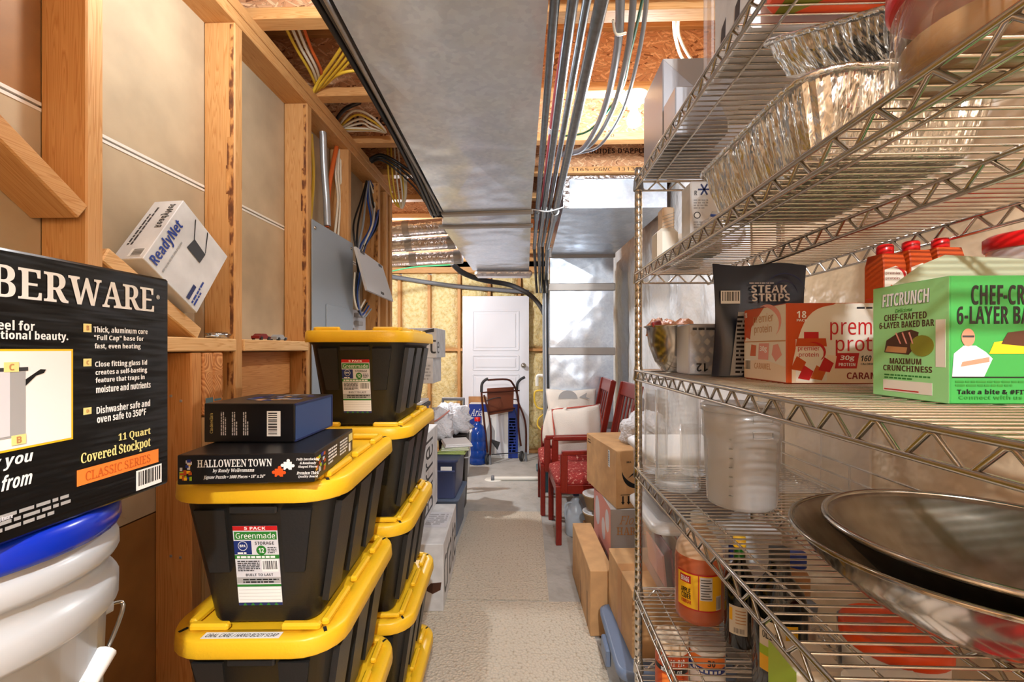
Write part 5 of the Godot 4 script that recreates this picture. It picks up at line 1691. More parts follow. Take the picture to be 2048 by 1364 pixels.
# ---------------------------------------------------------------- chairs and cartons beyond the shelving
func make_chair() -> Node3D:
	var t := thing("armchair", "chair", "chair")
	# local: front +z, left arm at -x
	var C: Material = M.cherry
	for s in [-1.0, 1.0]:
		put(G.new().box(Vector3(s * 0.235, 0.205, 0.22), Vector3(0.04, 0.41, 0.04), 0.004), "front_leg", C, t)
		put(G.new().bar(Vector3(s * 0.215, 0.0, -0.27), Vector3(s * 0.215, 0.46, -0.23), Vector3.RIGHT, 0.035, 0.045, 0.004), "rear_leg", C, t)
		put(G.new().bar(Vector3(s * 0.215, 0.45, -0.23), Vector3(s * 0.215, 1.10, -0.36), Vector3.RIGHT, 0.035, 0.045, 0.005), "back_post", C, t)
		var arm := put(G.new().bar(Vector3(s * 0.25, 0.64, 0.20), Vector3(s * 0.232, 0.65, -0.27), Vector3.RIGHT, 0.045, 0.03, 0.006), "armrest", C, t)
		put(G.new().box(Vector3(s * 0.25, 0.50, 0.185), Vector3(0.036, 0.27, 0.05), 0.005), "arm_post", C, arm)
		put(G.new().box(Vector3(s * 0.235, 0.385, 0.0), Vector3(0.03, 0.06, 0.42), 0.003), "side_rail", C, t)
	put(G.new().box(Vector3(0, 0.385, 0.225), Vector3(0.46, 0.06, 0.03), 0.003), "front_rail", C, t)
	put(G.new().box(Vector3(0, 0.385, -0.23), Vector3(0.42, 0.06, 0.03), 0.003), "rear_rail", C, t)
	var tilt := Vector3(0, 0.65, -0.13).normalized()
	put(G.new().bar(Vector3(-0.215, 1.05, -0.35), Vector3(0.215, 1.05, -0.35), tilt, 0.11, 0.028, 0.006), "top_rail", C, t)
	put(G.new().bar(Vector3(-0.215, 0.56, -0.252), Vector3(0.215, 0.56, -0.252), tilt, 0.05, 0.026, 0.004), "lower_back_rail", C, t)
	for k in 4:
		put(G.new().bar(Vector3(-0.129 + 0.086 * k, 0.57, -0.256), Vector3(-0.129 + 0.086 * k, 1.01, -0.343), Vector3.RIGHT, 0.026, 0.010, 0.003), "back_slat", C, t)
	var g := G.new()
	var rings := []
	for s in [[0.45, 0.46, 0.0, 0.04], [0.475, 0.485, 0.02, 0.05], [0.47, 0.48, 0.05, 0.06], [0.40, 0.41, 0.072, 0.08], [0.22, 0.22, 0.08, 0.10]]:
		rings.append(ring_at(rrect(s[0], s[1], s[3], 4), s[2]))
	g.loft(rings, true, true, true)
	var seat := put(g, "seat", M.seat_cloth, t)
	seat.position = Vector3(0, 0.405, 0.0)
	return t


func chairs_and_boxes() -> void:
	var ch := make_chair()
	ch.position = Vector3(0.425, 0, -3.42)
	ch.rotation.y = -PI / 2 + 0.06
	ch.set_meta("label", "cherry red armchair with patterned seat beside the brown shipping carton")
	ch.set_meta("group", "red armchairs")
	copy_of(ch, Vector3(0.345, 0, -3.965), -PI / 2 + 0.02, "cherry red armchair carrying the white pillows before the return duct", "red armchairs")
	# pillows on the far chair
	var Z := Vector3(0, 0, 1)
	var pw := thing("throw_pillow", "white throw pillow embroidered with a grey whale, standing behind the plain one", "pillow", Vector3(0.40, 0.66, -4.06))
	var bb := Basis(Vector3.UP, 0.05) * Basis(Vector3.RIGHT, -0.25)
	cushion(pw, "pillow_case", M.pillow, Vector3(0, 0.13, -0.02), bb, 0.46, 0.44, 0.15)
	var wf := Transform3D(bb, Vector3(0, 0.13, -0.02) + bb * Vector3(0, 0, 0.076))
	patch(pw, wf, oval(-0.04, 0.115, 0.085, 0.075, 18, 0.0, PI), M.print_grey, 0.001, "whale_embroidery")
	patch(pw, wf, [[0.06, 0.13], [0.13, 0.17], [0.12, 0.13], [0.16, 0.11], [0.09, 0.12]], M.print_grey, 0.001, "whale_embroidery")
	var p2 := thing("throw_pillow", "plain cream throw pillow with pink edging leaning on the whale pillow", "pillow", Vector3(0.43, 0.46, -3.84))
	var b3 := Basis(Vector3.UP, -0.12) * Basis(Vector3.FORWARD, -0.12) * Basis(Vector3.RIGHT, -0.22)
	cushion(p2, "pillow_case", M.pillow, Vector3(0, 0.21, 0), b3, 0.42, 0.42, 0.15)
	var piping := G.new()
	var loop := []
	for k in 24:
		var a := TAU * k / 24.0
		var c := Vector2(cos(a), sin(a))
		var m := 1.0 / maxf(absf(c.x), absf(c.y))
		loop.append(Vector3(0, 0.21, 0) + b3 * Vector3(c.x * m * 0.20, c.y * m * 0.20, 0.0))
	piping.tube(loop, 0.007, 6, true)
	put(piping, "piping", M.pillow_trim, p2)
	var p3 := thing("throw_pillow", "white throw pillow with pink piping at the front edge of the far armchair", "pillow", Vector3(0.24, 0.49, -4.03))
	cushion(p3, "pillow_case", M.pillow, Vector3(0, 0.19, 0), Basis(Vector3.UP, -1.25) * Basis(Vector3.RIGHT, -0.2), 0.38, 0.38, 0.14)
	# teal bin by the chair legs
	var tb := thing("waste_bin", "small teal lidded bin beside the armchair legs", "bin", Vector3(0.19, 0, -4.42))
	var g := G.new()
	tub(g, 0.16, 0.20, 0.18, 0.22, 0.20, 0.02, 0.02)
	put(g, "body", M.teal, tb)
	# water jug on the floor under the chair
	var jx := at_z(1149, 1030, -3.36)
	var jug := thing("water_jug", "translucent plastic water jug standing under the near armchair", "jug", Vector3(jx.x + 0.01, 0, -3.36))
	put(G.new().lathe([[0.07, 0], [0.078, 0.01], [0.078, 0.15], [0.07, 0.19], [0.035, 0.25], [0.022, 0.265], [0.022, 0.285]], 22), "body", M.milky, jug)
	put(G.new().lathe([[0.024, 0.283], [0.024, 0.30], [0.0, 0.302]], 16), "cap", M.tote_blue, jug)
	put(G.new().tube(curve([Vector3(-0.03, 0.24, 0.02), Vector3(-0.075, 0.225, 0.02), Vector3(-0.08, 0.15, 0.02), Vector3(-0.07, 0.11, 0.02)], 4), 0.008, 8), "handle", M.milky, jug)
	# baskets on a carton
	crate("moving_carton", "small brown carton under two round baskets by the chair", "carton", 0.38, 0.56, 0.0, 0.20, -2.92, -3.10, M.cardboard)
	for k in 2:
		var bk := thing("round_basket", ["round wicker basket under the white-lined one", "round wicker basket with white lining under the brown shipping carton"][k], "basket", Vector3(0.462 - 0.0 * k, 0.2015 + 0.115 * k, -3.0))
		var bg := G.new()
		bg.lathe([[0.065, 0], [0.07, 0.004], [0.095, 0.085], [0.10, 0.09], [0.096, 0.095], [0.09, 0.09], [0.075, 0.055], [0.0, 0.055]], 24)
		put(bg, "weave", M.wicker, bk)
		put(G.new().lathe([[0.088, 0.085], [0.098, 0.097], [0.094, 0.100], [0.085, 0.092], [0.0, 0.070]], 24), "lining", M.plastic_white, bk)
	# cartons stacked beyond the shelving
	var low := crate("moving_carton", "tall narrow brown carton standing on the carpet edge, with torn side seam", "carton", 0.285, 0.395, 0.0095, 0.318, -2.15, -2.74, M.cardboard_b, 0.04)
	patch(low, left_of(low), [[0.30, 0.0], [0.31, 0.0], [0.31, 0.12], [0.30, 0.12]], M.print_brown, 0.0004, "seam")
	patch(low, left_of(low), [[0.50, 0.0], [0.51, 0.0], [0.51, 0.17], [0.50, 0.17]], M.print_brown, 0.0004, "seam")
	var pk := crate("gift_carton", "pink and grey printed carton under the brown shipping carton", "carton", 0.425, 0.84, 0.0, 0.533, -2.37, -2.86, M.board_grey, 0.03)
	patch(pk, left_of(pk), rect(0.002, 0.002, 0.488, 0.531), M.print_rose, 0.0004)
	for q in [[0.12, 0.40, 0.07], [0.30, 0.36, 0.05], [0.20, 0.18, 0.05], [0.38, 0.20, 0.06], [0.40, 0.44, 0.05]]:
		patch(pk, left_of(pk), oval(q[0], q[1], q[2], q[2] * 1.2, 16), M.print_lightgrey, 0.0006)
	patch(pk, front_of(pk), rect(0.002, 0.15, 0.413, 0.22), M.print_red, 0.0004)
	txt(pk, front_of(pk), "Flora &", 0.05, 0.455, 0.22, 0.50, M.print_tan, "serif", 0.0006, 0.3)
	txt(pk, front_of(pk), "HARVEST", 0.03, 0.40, 0.24, 0.44, M.print_tan, "serif_bold")
	var am := crate("shipping_carton", "brown shipping carton with black curved arrow print beside the red armchair", "carton", 0.415, 0.79, 0.5345, 0.835, -2.39, -2.90, M.cardboard_b, 0.17)
	var fa := front_of(am)
	patch(am, fa, swoosh(0.100, 0.185, 0.070, 0.080, PI * 0.98, PI * 1.75, 0.024), M.print_black, 0.0004, "arrow_print")
	patch(am, fa, [[0.060, 0.155], [0.11, 0.185], [0.12, 0.205], [0.08, 0.175]], M.print_black, 0.0004, "arrow_print")
	for s in [0.035, 0.065]:
		patch(am, fa, [[s - 0.010, 0.035], [s, 0.02], [s + 0.010, 0.035], [s + 0.004, 0.035], [s + 0.004, 0.065], [s - 0.004, 0.065], [s - 0.004, 0.035]], M.print_black, 0.0004, "handling_mark")
	patch(am, fa, rect(0.022, 0.070, 0.080, 0.073), M.print_black, 0.0004, "handling_mark")
	txt(am, fa, "MA", 0.055, 0.235, 0.080, 0.245, M.print_black)
	barcode(am, left_of(am), 0.385, 0.19, 0.415, 0.28, true)
	fine(am, left_of(am), 0.02, 0.25, 0.08, 0.28, 2, M.print_brown, 63)
	var bag := thing("plastic_bag", "knotted pale plastic bag sitting on the brown shipping carton", "bag", Vector3(0.655, 0.8365, -2.58))
	var bgm := G.new()
	blob(bgm, Vector3(0, 0.06, 0), Vector3(0.125, 0.10, 0.12), 0.5, 74)
	put(bgm, "bag_skin", M.bag, bag)
	var gt := thing("tote", "grey lidded tote on the floor under the taped brown carton", "tote", Vector3(0.55, 0, -1.885))
	var gg := G.new()
	tub(gg, 0.34, 0.36, 0.40, 0.42, 0.155, 0.04)
	put(gg, "body", M.tote_grey, gt)
	var lg := G.new()
	lg.loft([ring_at(rrect(0.43, 0.45, 0.05, 4), 0.150), ring_at(rrect(0.44, 0.46, 0.05, 4), 0.160), ring_at(rrect(0.44, 0.46, 0.05, 4), 0.182), ring_at(rrect(0.42, 0.44, 0.05, 4), 0.188)], true, true, true)
	put(lg, "lid", M.tote_lid, gt)
	put(G.new().box(Vector3(-0.225, 0.12, 0.0), Vector3(0.022, 0.07, 0.11), 0.005), "latch", M.tote_lid, gt)
	var tp := crate("moving_carton", "brown carton with clear packing tape on the grey tote, under clear bins", "carton", 0.385, 0.72, 0.1895, 0.448, -1.74, -2.11, M.cardboard_b, 0.06)
	patch(tp, left_of(tp), rect(0.16, 0.001, 0.22, 0.257), M.print_tan, 0.0004, "packing_tape")
	patch(tp, face(Vector3(-0.167, 0.2585, 0.185), Vector3.RIGHT, Vector3(0, 0, -1)), rect(0.001, 0.155, 0.33, 0.215), M.print_tan, 0.0004, "packing_tape")
	for k in 2:
		var y := 0.450 + 0.262 * k
		var cb := thing("clear_bin", ["clear plastic bin of pink envelopes with white lid on the taped carton", "clear plastic bin with white lid stacked on the bin of envelopes"][k], "storage bin", Vector3(0.668 - 0.006 * k, y, -1.90), 0.03 * k)
		var cg := G.new()
		cg.loft([ring_at(rrect(0.34, 0.36, 0.04, 4), 0.0), ring_at(rrect(0.375, 0.40, 0.045, 4), 0.232)], true, false, true)
		put(cg, "tub", M.clear, cb)
		var cl := G.new()
		cl.loft([ring_at(rrect(0.39, 0.415, 0.05, 4), 0.222), ring_at(rrect(0.41, 0.435, 0.055, 4), 0.226), ring_at(rrect(0.41, 0.435, 0.055, 4), 0.246), ring_at(rrect(0.38, 0.40, 0.05, 4), 0.258), ring_at(rrect(0.34, 0.36, 0.04, 4), 0.260)], true, true, true)
		put(cl, "lid", M.plastic_white, cb)
		for j in 9:
			var ox := -0.14 + 0.034 * j
			if k == 0:
				var e := crate("envelope", "pink paper envelope filed upright in the clear bin", "envelope", 0.668 + ox - 0.004, 0.668 + ox + 0.004, y + 0.004, y + 0.125 + 0.02 * (j % 3), -1.745 - 0.006 * (j % 2), -1.98, [M.print_rose, M.print_maroon, M.print_beige][j % 3], 0.0, "envelopes in the clear bin", "paper", 0.001)
				e.rotation.z = 0.10
				e.set_meta("label", ["pink paper envelope filed upright in the clear bin", "dark red paper envelope filed upright in the clear bin", "cream paper envelope filed upright in the clear bin"][j % 3])
				e.set_meta("group", ["pink", "dark red", "cream"][j % 3] + " envelopes in the clear bin")
		if k == 1:
			crate("folded_linen", "folded grey linen inside the upper clear bin", "linen", 0.515, 0.80, y + 0.004, y + 0.13, -1.76, -2.04, mat(Color(0.45, 0.40, 0.42), 0.9), 0.0, "", "folded_cloth", 0.02)


# letters set one by one round an upright cylinder, reading rightwards with growing angle
func ring_text(parent: Node, r: float, y0: float, y1: float, a_mid: float, cw: float, s: String, m: Material, font := "sans_bold") -> void:
	var n := s.length()
	for i in n:
		if s[i] == " ":
			continue
		var a := a_mid + (i - (n - 1) / 2.0) * cw / r
		var out := Vector3(cos(a), 0, -sin(a))
		var u := Vector3(-sin(a), 0, -cos(a))
		txt(parent, face(out * (r + 0.0004) - u * cw / 2, u, Vector3.UP), s[i], cw * 0.08, y0, cw * 0.92, y1, m, font)


func ring_block(parent: Node, r: float, y0: float, y1: float, a0: float, a1: float, m: Material, called := "print") -> void:
	wrap_label(parent, r, y0, y1, a0, a1, m, called)


# outline of a rounded tray, sampled evenly, pleated by amp
func tray_ring(w: float, l: float, r: float, y: float, n: int, amp: float) -> PackedVector3Array:
	var base := rrect(w, l, r, 8)
	var m := base.size()
	var lens := [0.0]
	for i in m:
		lens.append(lens[i] + base[i].distance_to(base[(i + 1) % m]))
	var out := PackedVector3Array()
	var j := 0
	for k in n:
		var d: float = lens[m] * k / n
		while j < m - 1 and lens[j + 1] < d:
			j += 1
		var p := base[j].lerp(base[(j + 1) % m], (d - lens[j]) / maxf(lens[j + 1] - lens[j], 1e-6))
		var q := p.normalized()
		var wob := amp * ((1.0 if k % 2 == 0 else -1.0) * (0.5 + 0.5 * sin(k * 1.7)) + 0.4 * sin(k * 0.9))
		p += q * wob
		out.append(Vector3(p.x, y, -p.y))
	return out


func foil_tray(t: Node3D, w: float, l: float, h: float) -> void:
	var g := G.new()
	var n := 150
	g.loft([tray_ring(w - 0.07, l - 0.07, 0.03, 0.0, n, 0.0), tray_ring(w - 0.055, l - 0.055, 0.04, 0.012, n, 0.0012), tray_ring(w - 0.03, l - 0.03, 0.045, h * 0.55, n, 0.0020), tray_ring(w - 0.012, l - 0.012, 0.05, h - 0.004, n, 0.0014), tray_ring(w - 0.012, l - 0.012, 0.05, h, n, 0.0), tray_ring(w - 0.016, l - 0.016, 0.05, h - 0.003, n, 0.001), tray_ring(w - 0.034, l - 0.034, 0.045, h * 0.5, n, 0.002), tray_ring(w - 0.062, l - 0.062, 0.035, 0.006, n, 0.0)], true, true, false)
	put(g, "pan", M.foil, t)
	var rim := []
	for p in tray_ring(w, l, 0.052, h, 64, 0.0008):
		rim.append(p)
	put(G.new().tube(rim, 0.0042, 6, true), "rolled_rim", M.foil, t)


func shelf_goods_upper() -> void:
	var y := SHELF_Y[0] + 0.0022
	var g1 := crate("appliance_carton", "shiny silver-grey carton at the end of the top shelf beside the bulb", "carton", 0.385, 0.62, y, 2.185, -1.305, -1.515, M.silver_board)
	patch(g1, front_of(g1), [[0.0, 0.266], [0.1175, 0.16], [0.235, 0.266]], M.board_grey, 0.0004, "flap")
	crate("appliance_carton", "small grey carton before the shiny one on the top shelf", "carton", 0.383, 0.52, y, 2.04, -1.19, -1.29, M.silver_board)
	var wbx := crate("gift_carton", "tall white carton with red diamonds standing on the top shelf", "carton", 0.388, 0.76, y, 2.36, -0.80, -0.955, M.board_white)
	var lf := left_of(wbx)
	for q in [[0.05, 0.16, 0.022], [0.11, 0.13, 0.022], [0.06, 0.28, 0.03], [0.12, 0.24, 0.025]]:
		patch(wbx, lf, [[q[0] - q[2] * 0.7, q[1]], [q[0], q[1] - q[2]], [q[0] + q[2] * 0.7, q[1]], [q[0], q[1] + q[2]]], M.print_red, 0.0004)
	patch(wbx, lf, rect(0.002, 0.33, 0.153, 0.44), M.print_maroon, 0.0003)
	for k in 2:
		patch(wbx, lf, [[0.03 + 0.06 * k, 0.05], [0.05 + 0.06 * k, 0.03], [0.055 + 0.06 * k, 0.09], [0.035 + 0.06 * k, 0.08]], M.print_darkgrey, 0.0004)
	var cc := thing("acrylic_case", "clear acrylic case standing behind the tall white carton", "case", Vector3(0.48, y, -0.985))
	put(G.new().box(Vector3(0, 0.21, 0), Vector3(0.19, 0.42, 0.05), 0.004), "shell", M.clear, cc)
	var tr := thing("food_tray", "shallow white food tray lying on the top shelf deck", "tray", Vector3(0.56, y, -1.10))
	var tg := G.new()
	tg.loft([ring_at(rrect(0.14, 0.10, 0.03, 5), 0.0), ring_at(rrect(0.17, 0.13, 0.04, 5), 0.05), ring_at(rrect(0.18, 0.14, 0.04, 5), 0.052), ring_at(rrect(0.165, 0.125, 0.035, 5), 0.050), ring_at(rrect(0.135, 0.095, 0.03, 5), 0.004)], true, true, true)
	put(tg, "shell", M.plastic_white, tr)
	var sb := thing("snack_bag", "orange bag with olive corner lying flat on the top shelf", "bag", Vector3(0.59, y, -0.66))
	put(G.new().box(Vector3(0.0, 0.071, 0.0), Vector3(0.38, 0.14, 0.25), 0.012), "bag_skin", M.snack_orange, sb)
	put(G.new().prism(PackedVector2Array([Vector2(-0.178, 0.112), Vector2(-0.150, 0.112), Vector2(0.03, -0.05), Vector2(0.03, -0.112), Vector2(-0.178, -0.112)]), 0.003, Transform3D(Basis(Vector3(1, 0, 0), Vector3(0, 0, -1), Vector3(0, 1, 0)), Vector3(0.0, 0.0, 0.0))), "olive_band", M.olive, sb)
	# second shelf
	y = SHELF_Y[1] + 0.0022
	var ft := thing("foil_tray", "deep aluminium foil roasting tray on the shelf edge", "foil tray", Vector3(0.482, y, -0.765))
	foil_tray(ft, 0.27, 0.385, 0.098)
	var f2 := thing("foil_tray", "smaller crumpled foil pan tilted on top of the deep foil tray", "foil tray", Vector3(0.545, y + 0.108, -0.70))
	foil_tray(f2, 0.24, 0.32, 0.05)
	f2.rotation = Vector3(0.42, 0.25, 0.10)
	f2.position = Vector3(0.535, y + 0.165, -0.69)
	var bt := thing("black_tray", "black plastic tray nested between the foil pans", "tray", Vector3(0.515, y + 0.100, -0.72))
	put(G.new().box(Vector3(0, 0.012, 0), Vector3(0.20, 0.012, 0.26), 0.004, Basis(Vector3.RIGHT, 0.22)), "plate", M.black_card, bt)
	var jar := thing("glass_jar", "squat clear glass jar with red lid on the shelf beside the foil tray", "jar", Vector3(0.434, y, -0.430))
	put(G.new().lathe([[0.060, 0.0], [0.074, 0.004], [0.080, 0.015], [0.080, 0.07], [0.077, 0.082], [0.077, 0.09], [0.073, 0.09], [0.073, 0.08], [0.0755, 0.07], [0.0755, 0.015], [0.06, 0.006], [0.0, 0.006]], 40), "glass_body", M.jar_glass, jar)
	put(G.new().lathe([[0.080, 0.086], [0.083, 0.088], [0.083, 0.104], [0.078, 0.108], [0.0, 0.109]], 40), "lid", M.red_plastic, jar)
	put(G.new().lathe([[0.06, 0.007], [0.073, 0.016], [0.073, 0.04], [0.05, 0.045], [0.0, 0.047]], 24), "sweets", M.print_tan, jar)
	# small things at the end of the second shelf
	var sn := crate("light_carton", "white carton with a purple snowflake on the second shelf", "carton", at_z(1381, 420, -1.20).x, at_z(1422, 420, -1.20).x + 0.03, y, at_z(1400, 362, -1.20).y, -1.20, -1.27, M.board_white)
	var sf := front_of(sn)
	for k in 3:
		var a := PI * k / 3.0
		var d := Vector2(cos(a), sin(a)) * 0.016
		var e := Vector2(-sin(a), cos(a)) * 0.0022
		patch(sn, sf, [[0.035 + d.x + e.x, 0.165 + d.y + e.y], [0.035 - d.x + e.x, 0.165 - d.y + e.y], [0.035 - d.x - e.x, 0.165 - d.y - e.y], [0.035 + d.x - e.x, 0.165 + d.y - e.y]], M.print_navy, 0.0004, "snowflake_print")
	txt(sn, sf, "R", 0.010, 0.150, 0.017, 0.162, M.print_darkgrey)
	fine(sn, sf, 0.008, 0.115, 0.045, 0.142, 4, M.print_grey, 65)
	patch(sn, sf, oval(0.017, 0.098, 0.009, 0.009), M.print_darkgrey, 0.0004)
	patch(sn, sf, oval(0.017, 0.098, 0.0065, 0.0065), M.print_white, 0.0006)
	fine(sn, sf, 0.008, 0.065, 0.04, 0.085, 3, M.print_grey, 66)
	var zb := thing("zip_bag", "clear zip bag with blue slider before the snowflake carton", "bag", Vector3(0.478, y, -1.135))
	var zg := G.new()
	blob(zg, Vector3(0, 0.035, 0), Vector3(0.05, 0.045, 0.035), 0.5, 77, 1.6, 18)
	put(zg, "bag_skin", M.clear, zb)
	put(G.new().box(Vector3(-0.004, 0.066, 0.03), Vector3(0.07, 0.006, 0.004), 0.001, Basis(Vector3.BACK, -0.12)), "zip_slider", M.cable_blue, zb)
	var dg := crate("detergent_pack", "beige pack with lattice-patterned neck at the end of the second shelf", "pack", 0.388, 0.450, y, y + 0.11, -1.36, -1.44, M.print_pale, 0.0, "", "pack_body", 0.012)
	put(G.new().box(Vector3(0.004, 0.14, 0), Vector3(0.036, 0.07, 0.05), 0.004), "lattice_neck", M.print_beige, dg)
	for k in 5:
		patch(dg, face(Vector3(-0.014, 0.105, 0.0252), Vector3.RIGHT, Vector3.UP), [[0.0, 0.01 * k], [0.036, 0.012 + 0.01 * k], [0.036, 0.0135 + 0.01 * k], [0.0, 0.0015 + 0.01 * k]], M.print_grey, 0.0004, "lattice")
	var mg := thing("mug", "beige ceramic mug on the second shelf beside the lattice pack", "mug", Vector3(0.50, y, -1.42))
	put(G.new().lathe([[0.034, 0], [0.040, 0.004], [0.042, 0.10], [0.039, 0.10], [0.037, 0.01], [0.0, 0.008]], 24), "body", M.print_beige, mg)
	put(G.new().tube(curve([Vector3(-0.04, 0.085, 0.012), Vector3(-0.064, 0.075, 0.018), Vector3(-0.066, 0.04, 0.018), Vector3(-0.041, 0.022, 0.012)], 5), 0.006, 8), "handle", M.print_beige, mg)


func shelf_goods_middle() -> void:
	var y := SHELF_Y[2] + 0.0022
	# bowl of wrapped sweets
	var bw := thing("mixing_bowl", "stainless steel bowl heaped with wrapped orange treats", "bowl", Vector3(0.452, y, -1.425))
	put(G.new().lathe([[0.03, 0.0], [0.034, 0.002], [0.055, 0.03], [0.073, 0.08], [0.080, 0.132], [0.088, 0.136], [0.088, 0.139], [0.079, 0.137], [0.070, 0.08], [0.052, 0.032], [0.0, 0.006]], 40), "shell", M.steel_bowl, bw)
	for k in 5:
		var p: Vector3 = [Vector3(-0.025, 0.095, 0.02), Vector3(0.03, 0.10, 0.01), Vector3(0.0, 0.095, -0.04), Vector3(-0.045, 0.10, -0.01), Vector3(0.035, 0.09, -0.04)][k]
		var tr := thing("wrapped_treat", ["orange cellophane-wrapped treat in the steel bowl"][0], "sweet", Vector3(0.452, y, -1.425) + p, 0.0, "wrapped treats in the bowl")
		var g := G.new()
		blob(g, Vector3(0, 0.025, 0), Vector3(0.032, 0.034, 0.032), 0.5, 80 + k, 1.8, 16)
		put(g, "wrapper", M.cellophane, tr)
	var rb := crate("sweet_box", "tiny dark red box lying at the rim of the steel bowl", "box", 0.378, 0.405, y + 0.136, y + 0.152, -1.375, -1.40, M.print_maroon)
	rb.rotation.z = 0.3
	# diamond-patterned box
	var db := crate("foil_box", "silver box with diamond pattern lying upside down beside the navy pouch", "box", 0.430, 0.60, y, y + 0.135, -1.225, -1.325, M.silver_board)
	var df := front_of(db)
	for i in 7:
		for j in 5:
			var u := 0.012 + 0.024 * i + 0.012 * (j % 2)
			var v := 0.018 + 0.023 * j
			if u < 0.158:
				patch(db, df, [[u, v - 0.010], [u + 0.009, v], [u, v + 0.010], [u - 0.009, v]], M.board_grey, 0.0004, "diamond_print")
	txt(db, df * Transform3D(Basis(Vector3(-1, 0, 0), Vector3(0, -1, 0), Vector3(0, 0, 1)), Vector3(0.05, 0.03, 0)), "12", 0, 0, 0.03, 0.022, M.print_black)
	fine(db, df, 0.01, 0.118, 0.16, 0.130, 1, M.print_darkgrey, 67)
	# jerky pouch
	var zc := -1.155
	var xl := at_z(1425, 600, zc).x
	var xr := at_z(1612, 600, zc).x
	var pw := xr - xl
	var ph := at_z(1520, 529, zc).y - y
	var ph2 := ph
	var po := thing("jerky_pouch", "navy blue standing pouch lettered STEAK STRIPS behind the orange carton", "pouch", Vector3((xl + xr) / 2, y, zc))
	var pg := G.new()
	for s in [1.0, -1.0]:
		pg.sheet(func(u, v):
			var x: float = (u * 2 - 1) * s
			var wid: float = pw / 2 * (1.0 - 0.07 * sin(PI * v) + 0.02 * (1 - v))
			var th: float = 0.034 * pow(maxf(1 - x * x, 0.0), 0.6) * (1.0 - smoothstep(0.15, 0.92, v)) + 0.0015
			return Vector3(x * wid, v * ph2 + 0.004 * sin(x * 4.0) * v, s * th), 22, 22)
	put(pg, "film", M.navy_film, po)
	var pf := face(Vector3(-pw / 2, 0, 0.0), Vector3.RIGHT, Vector3.UP)
	var fl := 0.030
	txt(po, pf, "STEAK", 0.089, 0.2065, 0.176, 0.2255, M.print_white, "sans_bold", 0.014)
	txt(po, pf, "STRIPS", 0.089, 0.185, 0.180, 0.204, M.print_white, "sans_bold", 0.018)
	fine(po, pf, 0.085, 0.229, 0.178, 0.234, 1, M.print_lightgrey, 68, 0.6, 0.012)
	for k in 2:
		patch(po, pf, swoosh(0.168, 0.20, 0.052 - 0.02 * k, 0.055 - 0.018 * k, 0.15, PI * 0.95, 0.003), M.print_navy, 0.016, "swirl_print")
	barcode(po, pf * Transform3D(Basis(), Vector3(0, 0, 0.0125)), 0.015, 0.180, 0.062, 0.212)
	patch(po, pf * Transform3D(Basis(Vector3.RIGHT, 0.08), Vector3.ZERO), [[0.030, 0.006], [0.075, 0.006], [0.078, 0.16], [0.044, 0.16]], M.print_grey, 0.030, "nutrition_panel")
	fine(po, pf * Transform3D(Basis(Vector3.RIGHT, 0.08), Vector3.ZERO), 0.042, 0.012, 0.076, 0.155, 14, M.print_black, 69, 0.5, 0.0306)
	# orange drink carton of eighteen
	var zp := -0.915
	var xp := at_z(1573, 700, zp).x
	var hp := at_z(1573, 606, zp).y - y
	var pr := crate("drink_carton", "orange and cream carton of caramel protein shakes lettered premier protein", "carton", xp, xp + 0.335, y, y + hp, zp, zp - 0.175, M.print_rust, 0.0, "", "carton", 0.002)
	var f := front_of(pr)
	var P := func(px: float, py: float) -> Array:
		var q := at_z(px, py, zp)
		return [q.x - xp, q.y - y]
	var R := func(node: Node3D, fc: Transform3D, s: String, x0: float, x1: float, yt: float, yb: float, m: Material, font: String, conv: Callable, lean := 0.0) -> void:
		var a: Array = conv.call(x0, yb)
		var b: Array = conv.call(x1, yt)
		txt(node, fc, s, a[0], a[1], b[0], b[1], m, font, 0.0008, lean)
	# cream field bounded by a big arc, beige floor below
	var arc := [[0.334, 0.001], [0.334, hp - 0.001], [0.095, hp - 0.001]]
	for k in 12:
		var a := k / 11.0
		arc.append([lerpf(0.090, 0.010, a) - 0.012 * sin(a * PI), lerpf(hp - 0.004, 0.030, a) - 0.0 + 0.034 * sin(a * PI)])
	arc.append([0.010, 0.001])
	patch(pr, f, arc, M.print_pale, 0.0003)
	patch(pr, f, [[0.010, 0.001], [0.334, 0.001], [0.334, 0.062], [0.20, 0.048], [0.08, 0.056], [0.010, 0.030]], M.print_beige, 0.0005)
	R.call(pr, f, "18", 1593, 1612, 622, 636, M.print_white, "sans_bold", P)
	R.call(pr, f, "PACK", 1593, 1614, 638, 643, M.print_white, "sans_bold", P)
	fine(pr, f, 0.135, hp - 0.012, 0.18, hp - 0.005, 1, M.print_darkgrey, 70)
	R.call(pr, f, "premier", 1660, 1790, 636, 680, M.print_red, "sans", P)
	R.call(pr, f, "protein", 1671, 1796, 672, 712, M.print_red, "sans", P)
	patch(pr, f, swoosh(0.18, 0.118, 0.075, 0.050, PI * 0.1, PI * 0.62, 0.008), M.print_red, 0.0006)
	var q0: Array = P.call(1672, 737)
	var q1: Array = P.call(1716, 706)
	patch(pr, f, [[q0[0] - 0.003, q0[1]], [q1[0] - 0.003, q0[1]], [q1[0] + 0.002, q1[1]], [q0[0] + 0.002, q1[1]]], M.print_red, 0.0006)
	R.call(pr, f, "30g", 1680, 1708, 711, 723, M.print_white, "sans_bold", P, 0.15)
	R.call(pr, f, "PROTEIN", 1677, 1710, 726, 732, M.print_white, "sans_bold", P)
	R.call(pr, f, "160", 1721, 1742, 711, 723, M.print_darkgrey, "sans_bold", P, 0.2)
	R.call(pr, f, "CALORIES", 1721, 1750, 726, 730, M.print_darkgrey, "sans_bold", P)
	R.call(pr, f, "CARAMEL", 1693, 1775, 745, 758, M.print_maroon, "sans_bold", P)
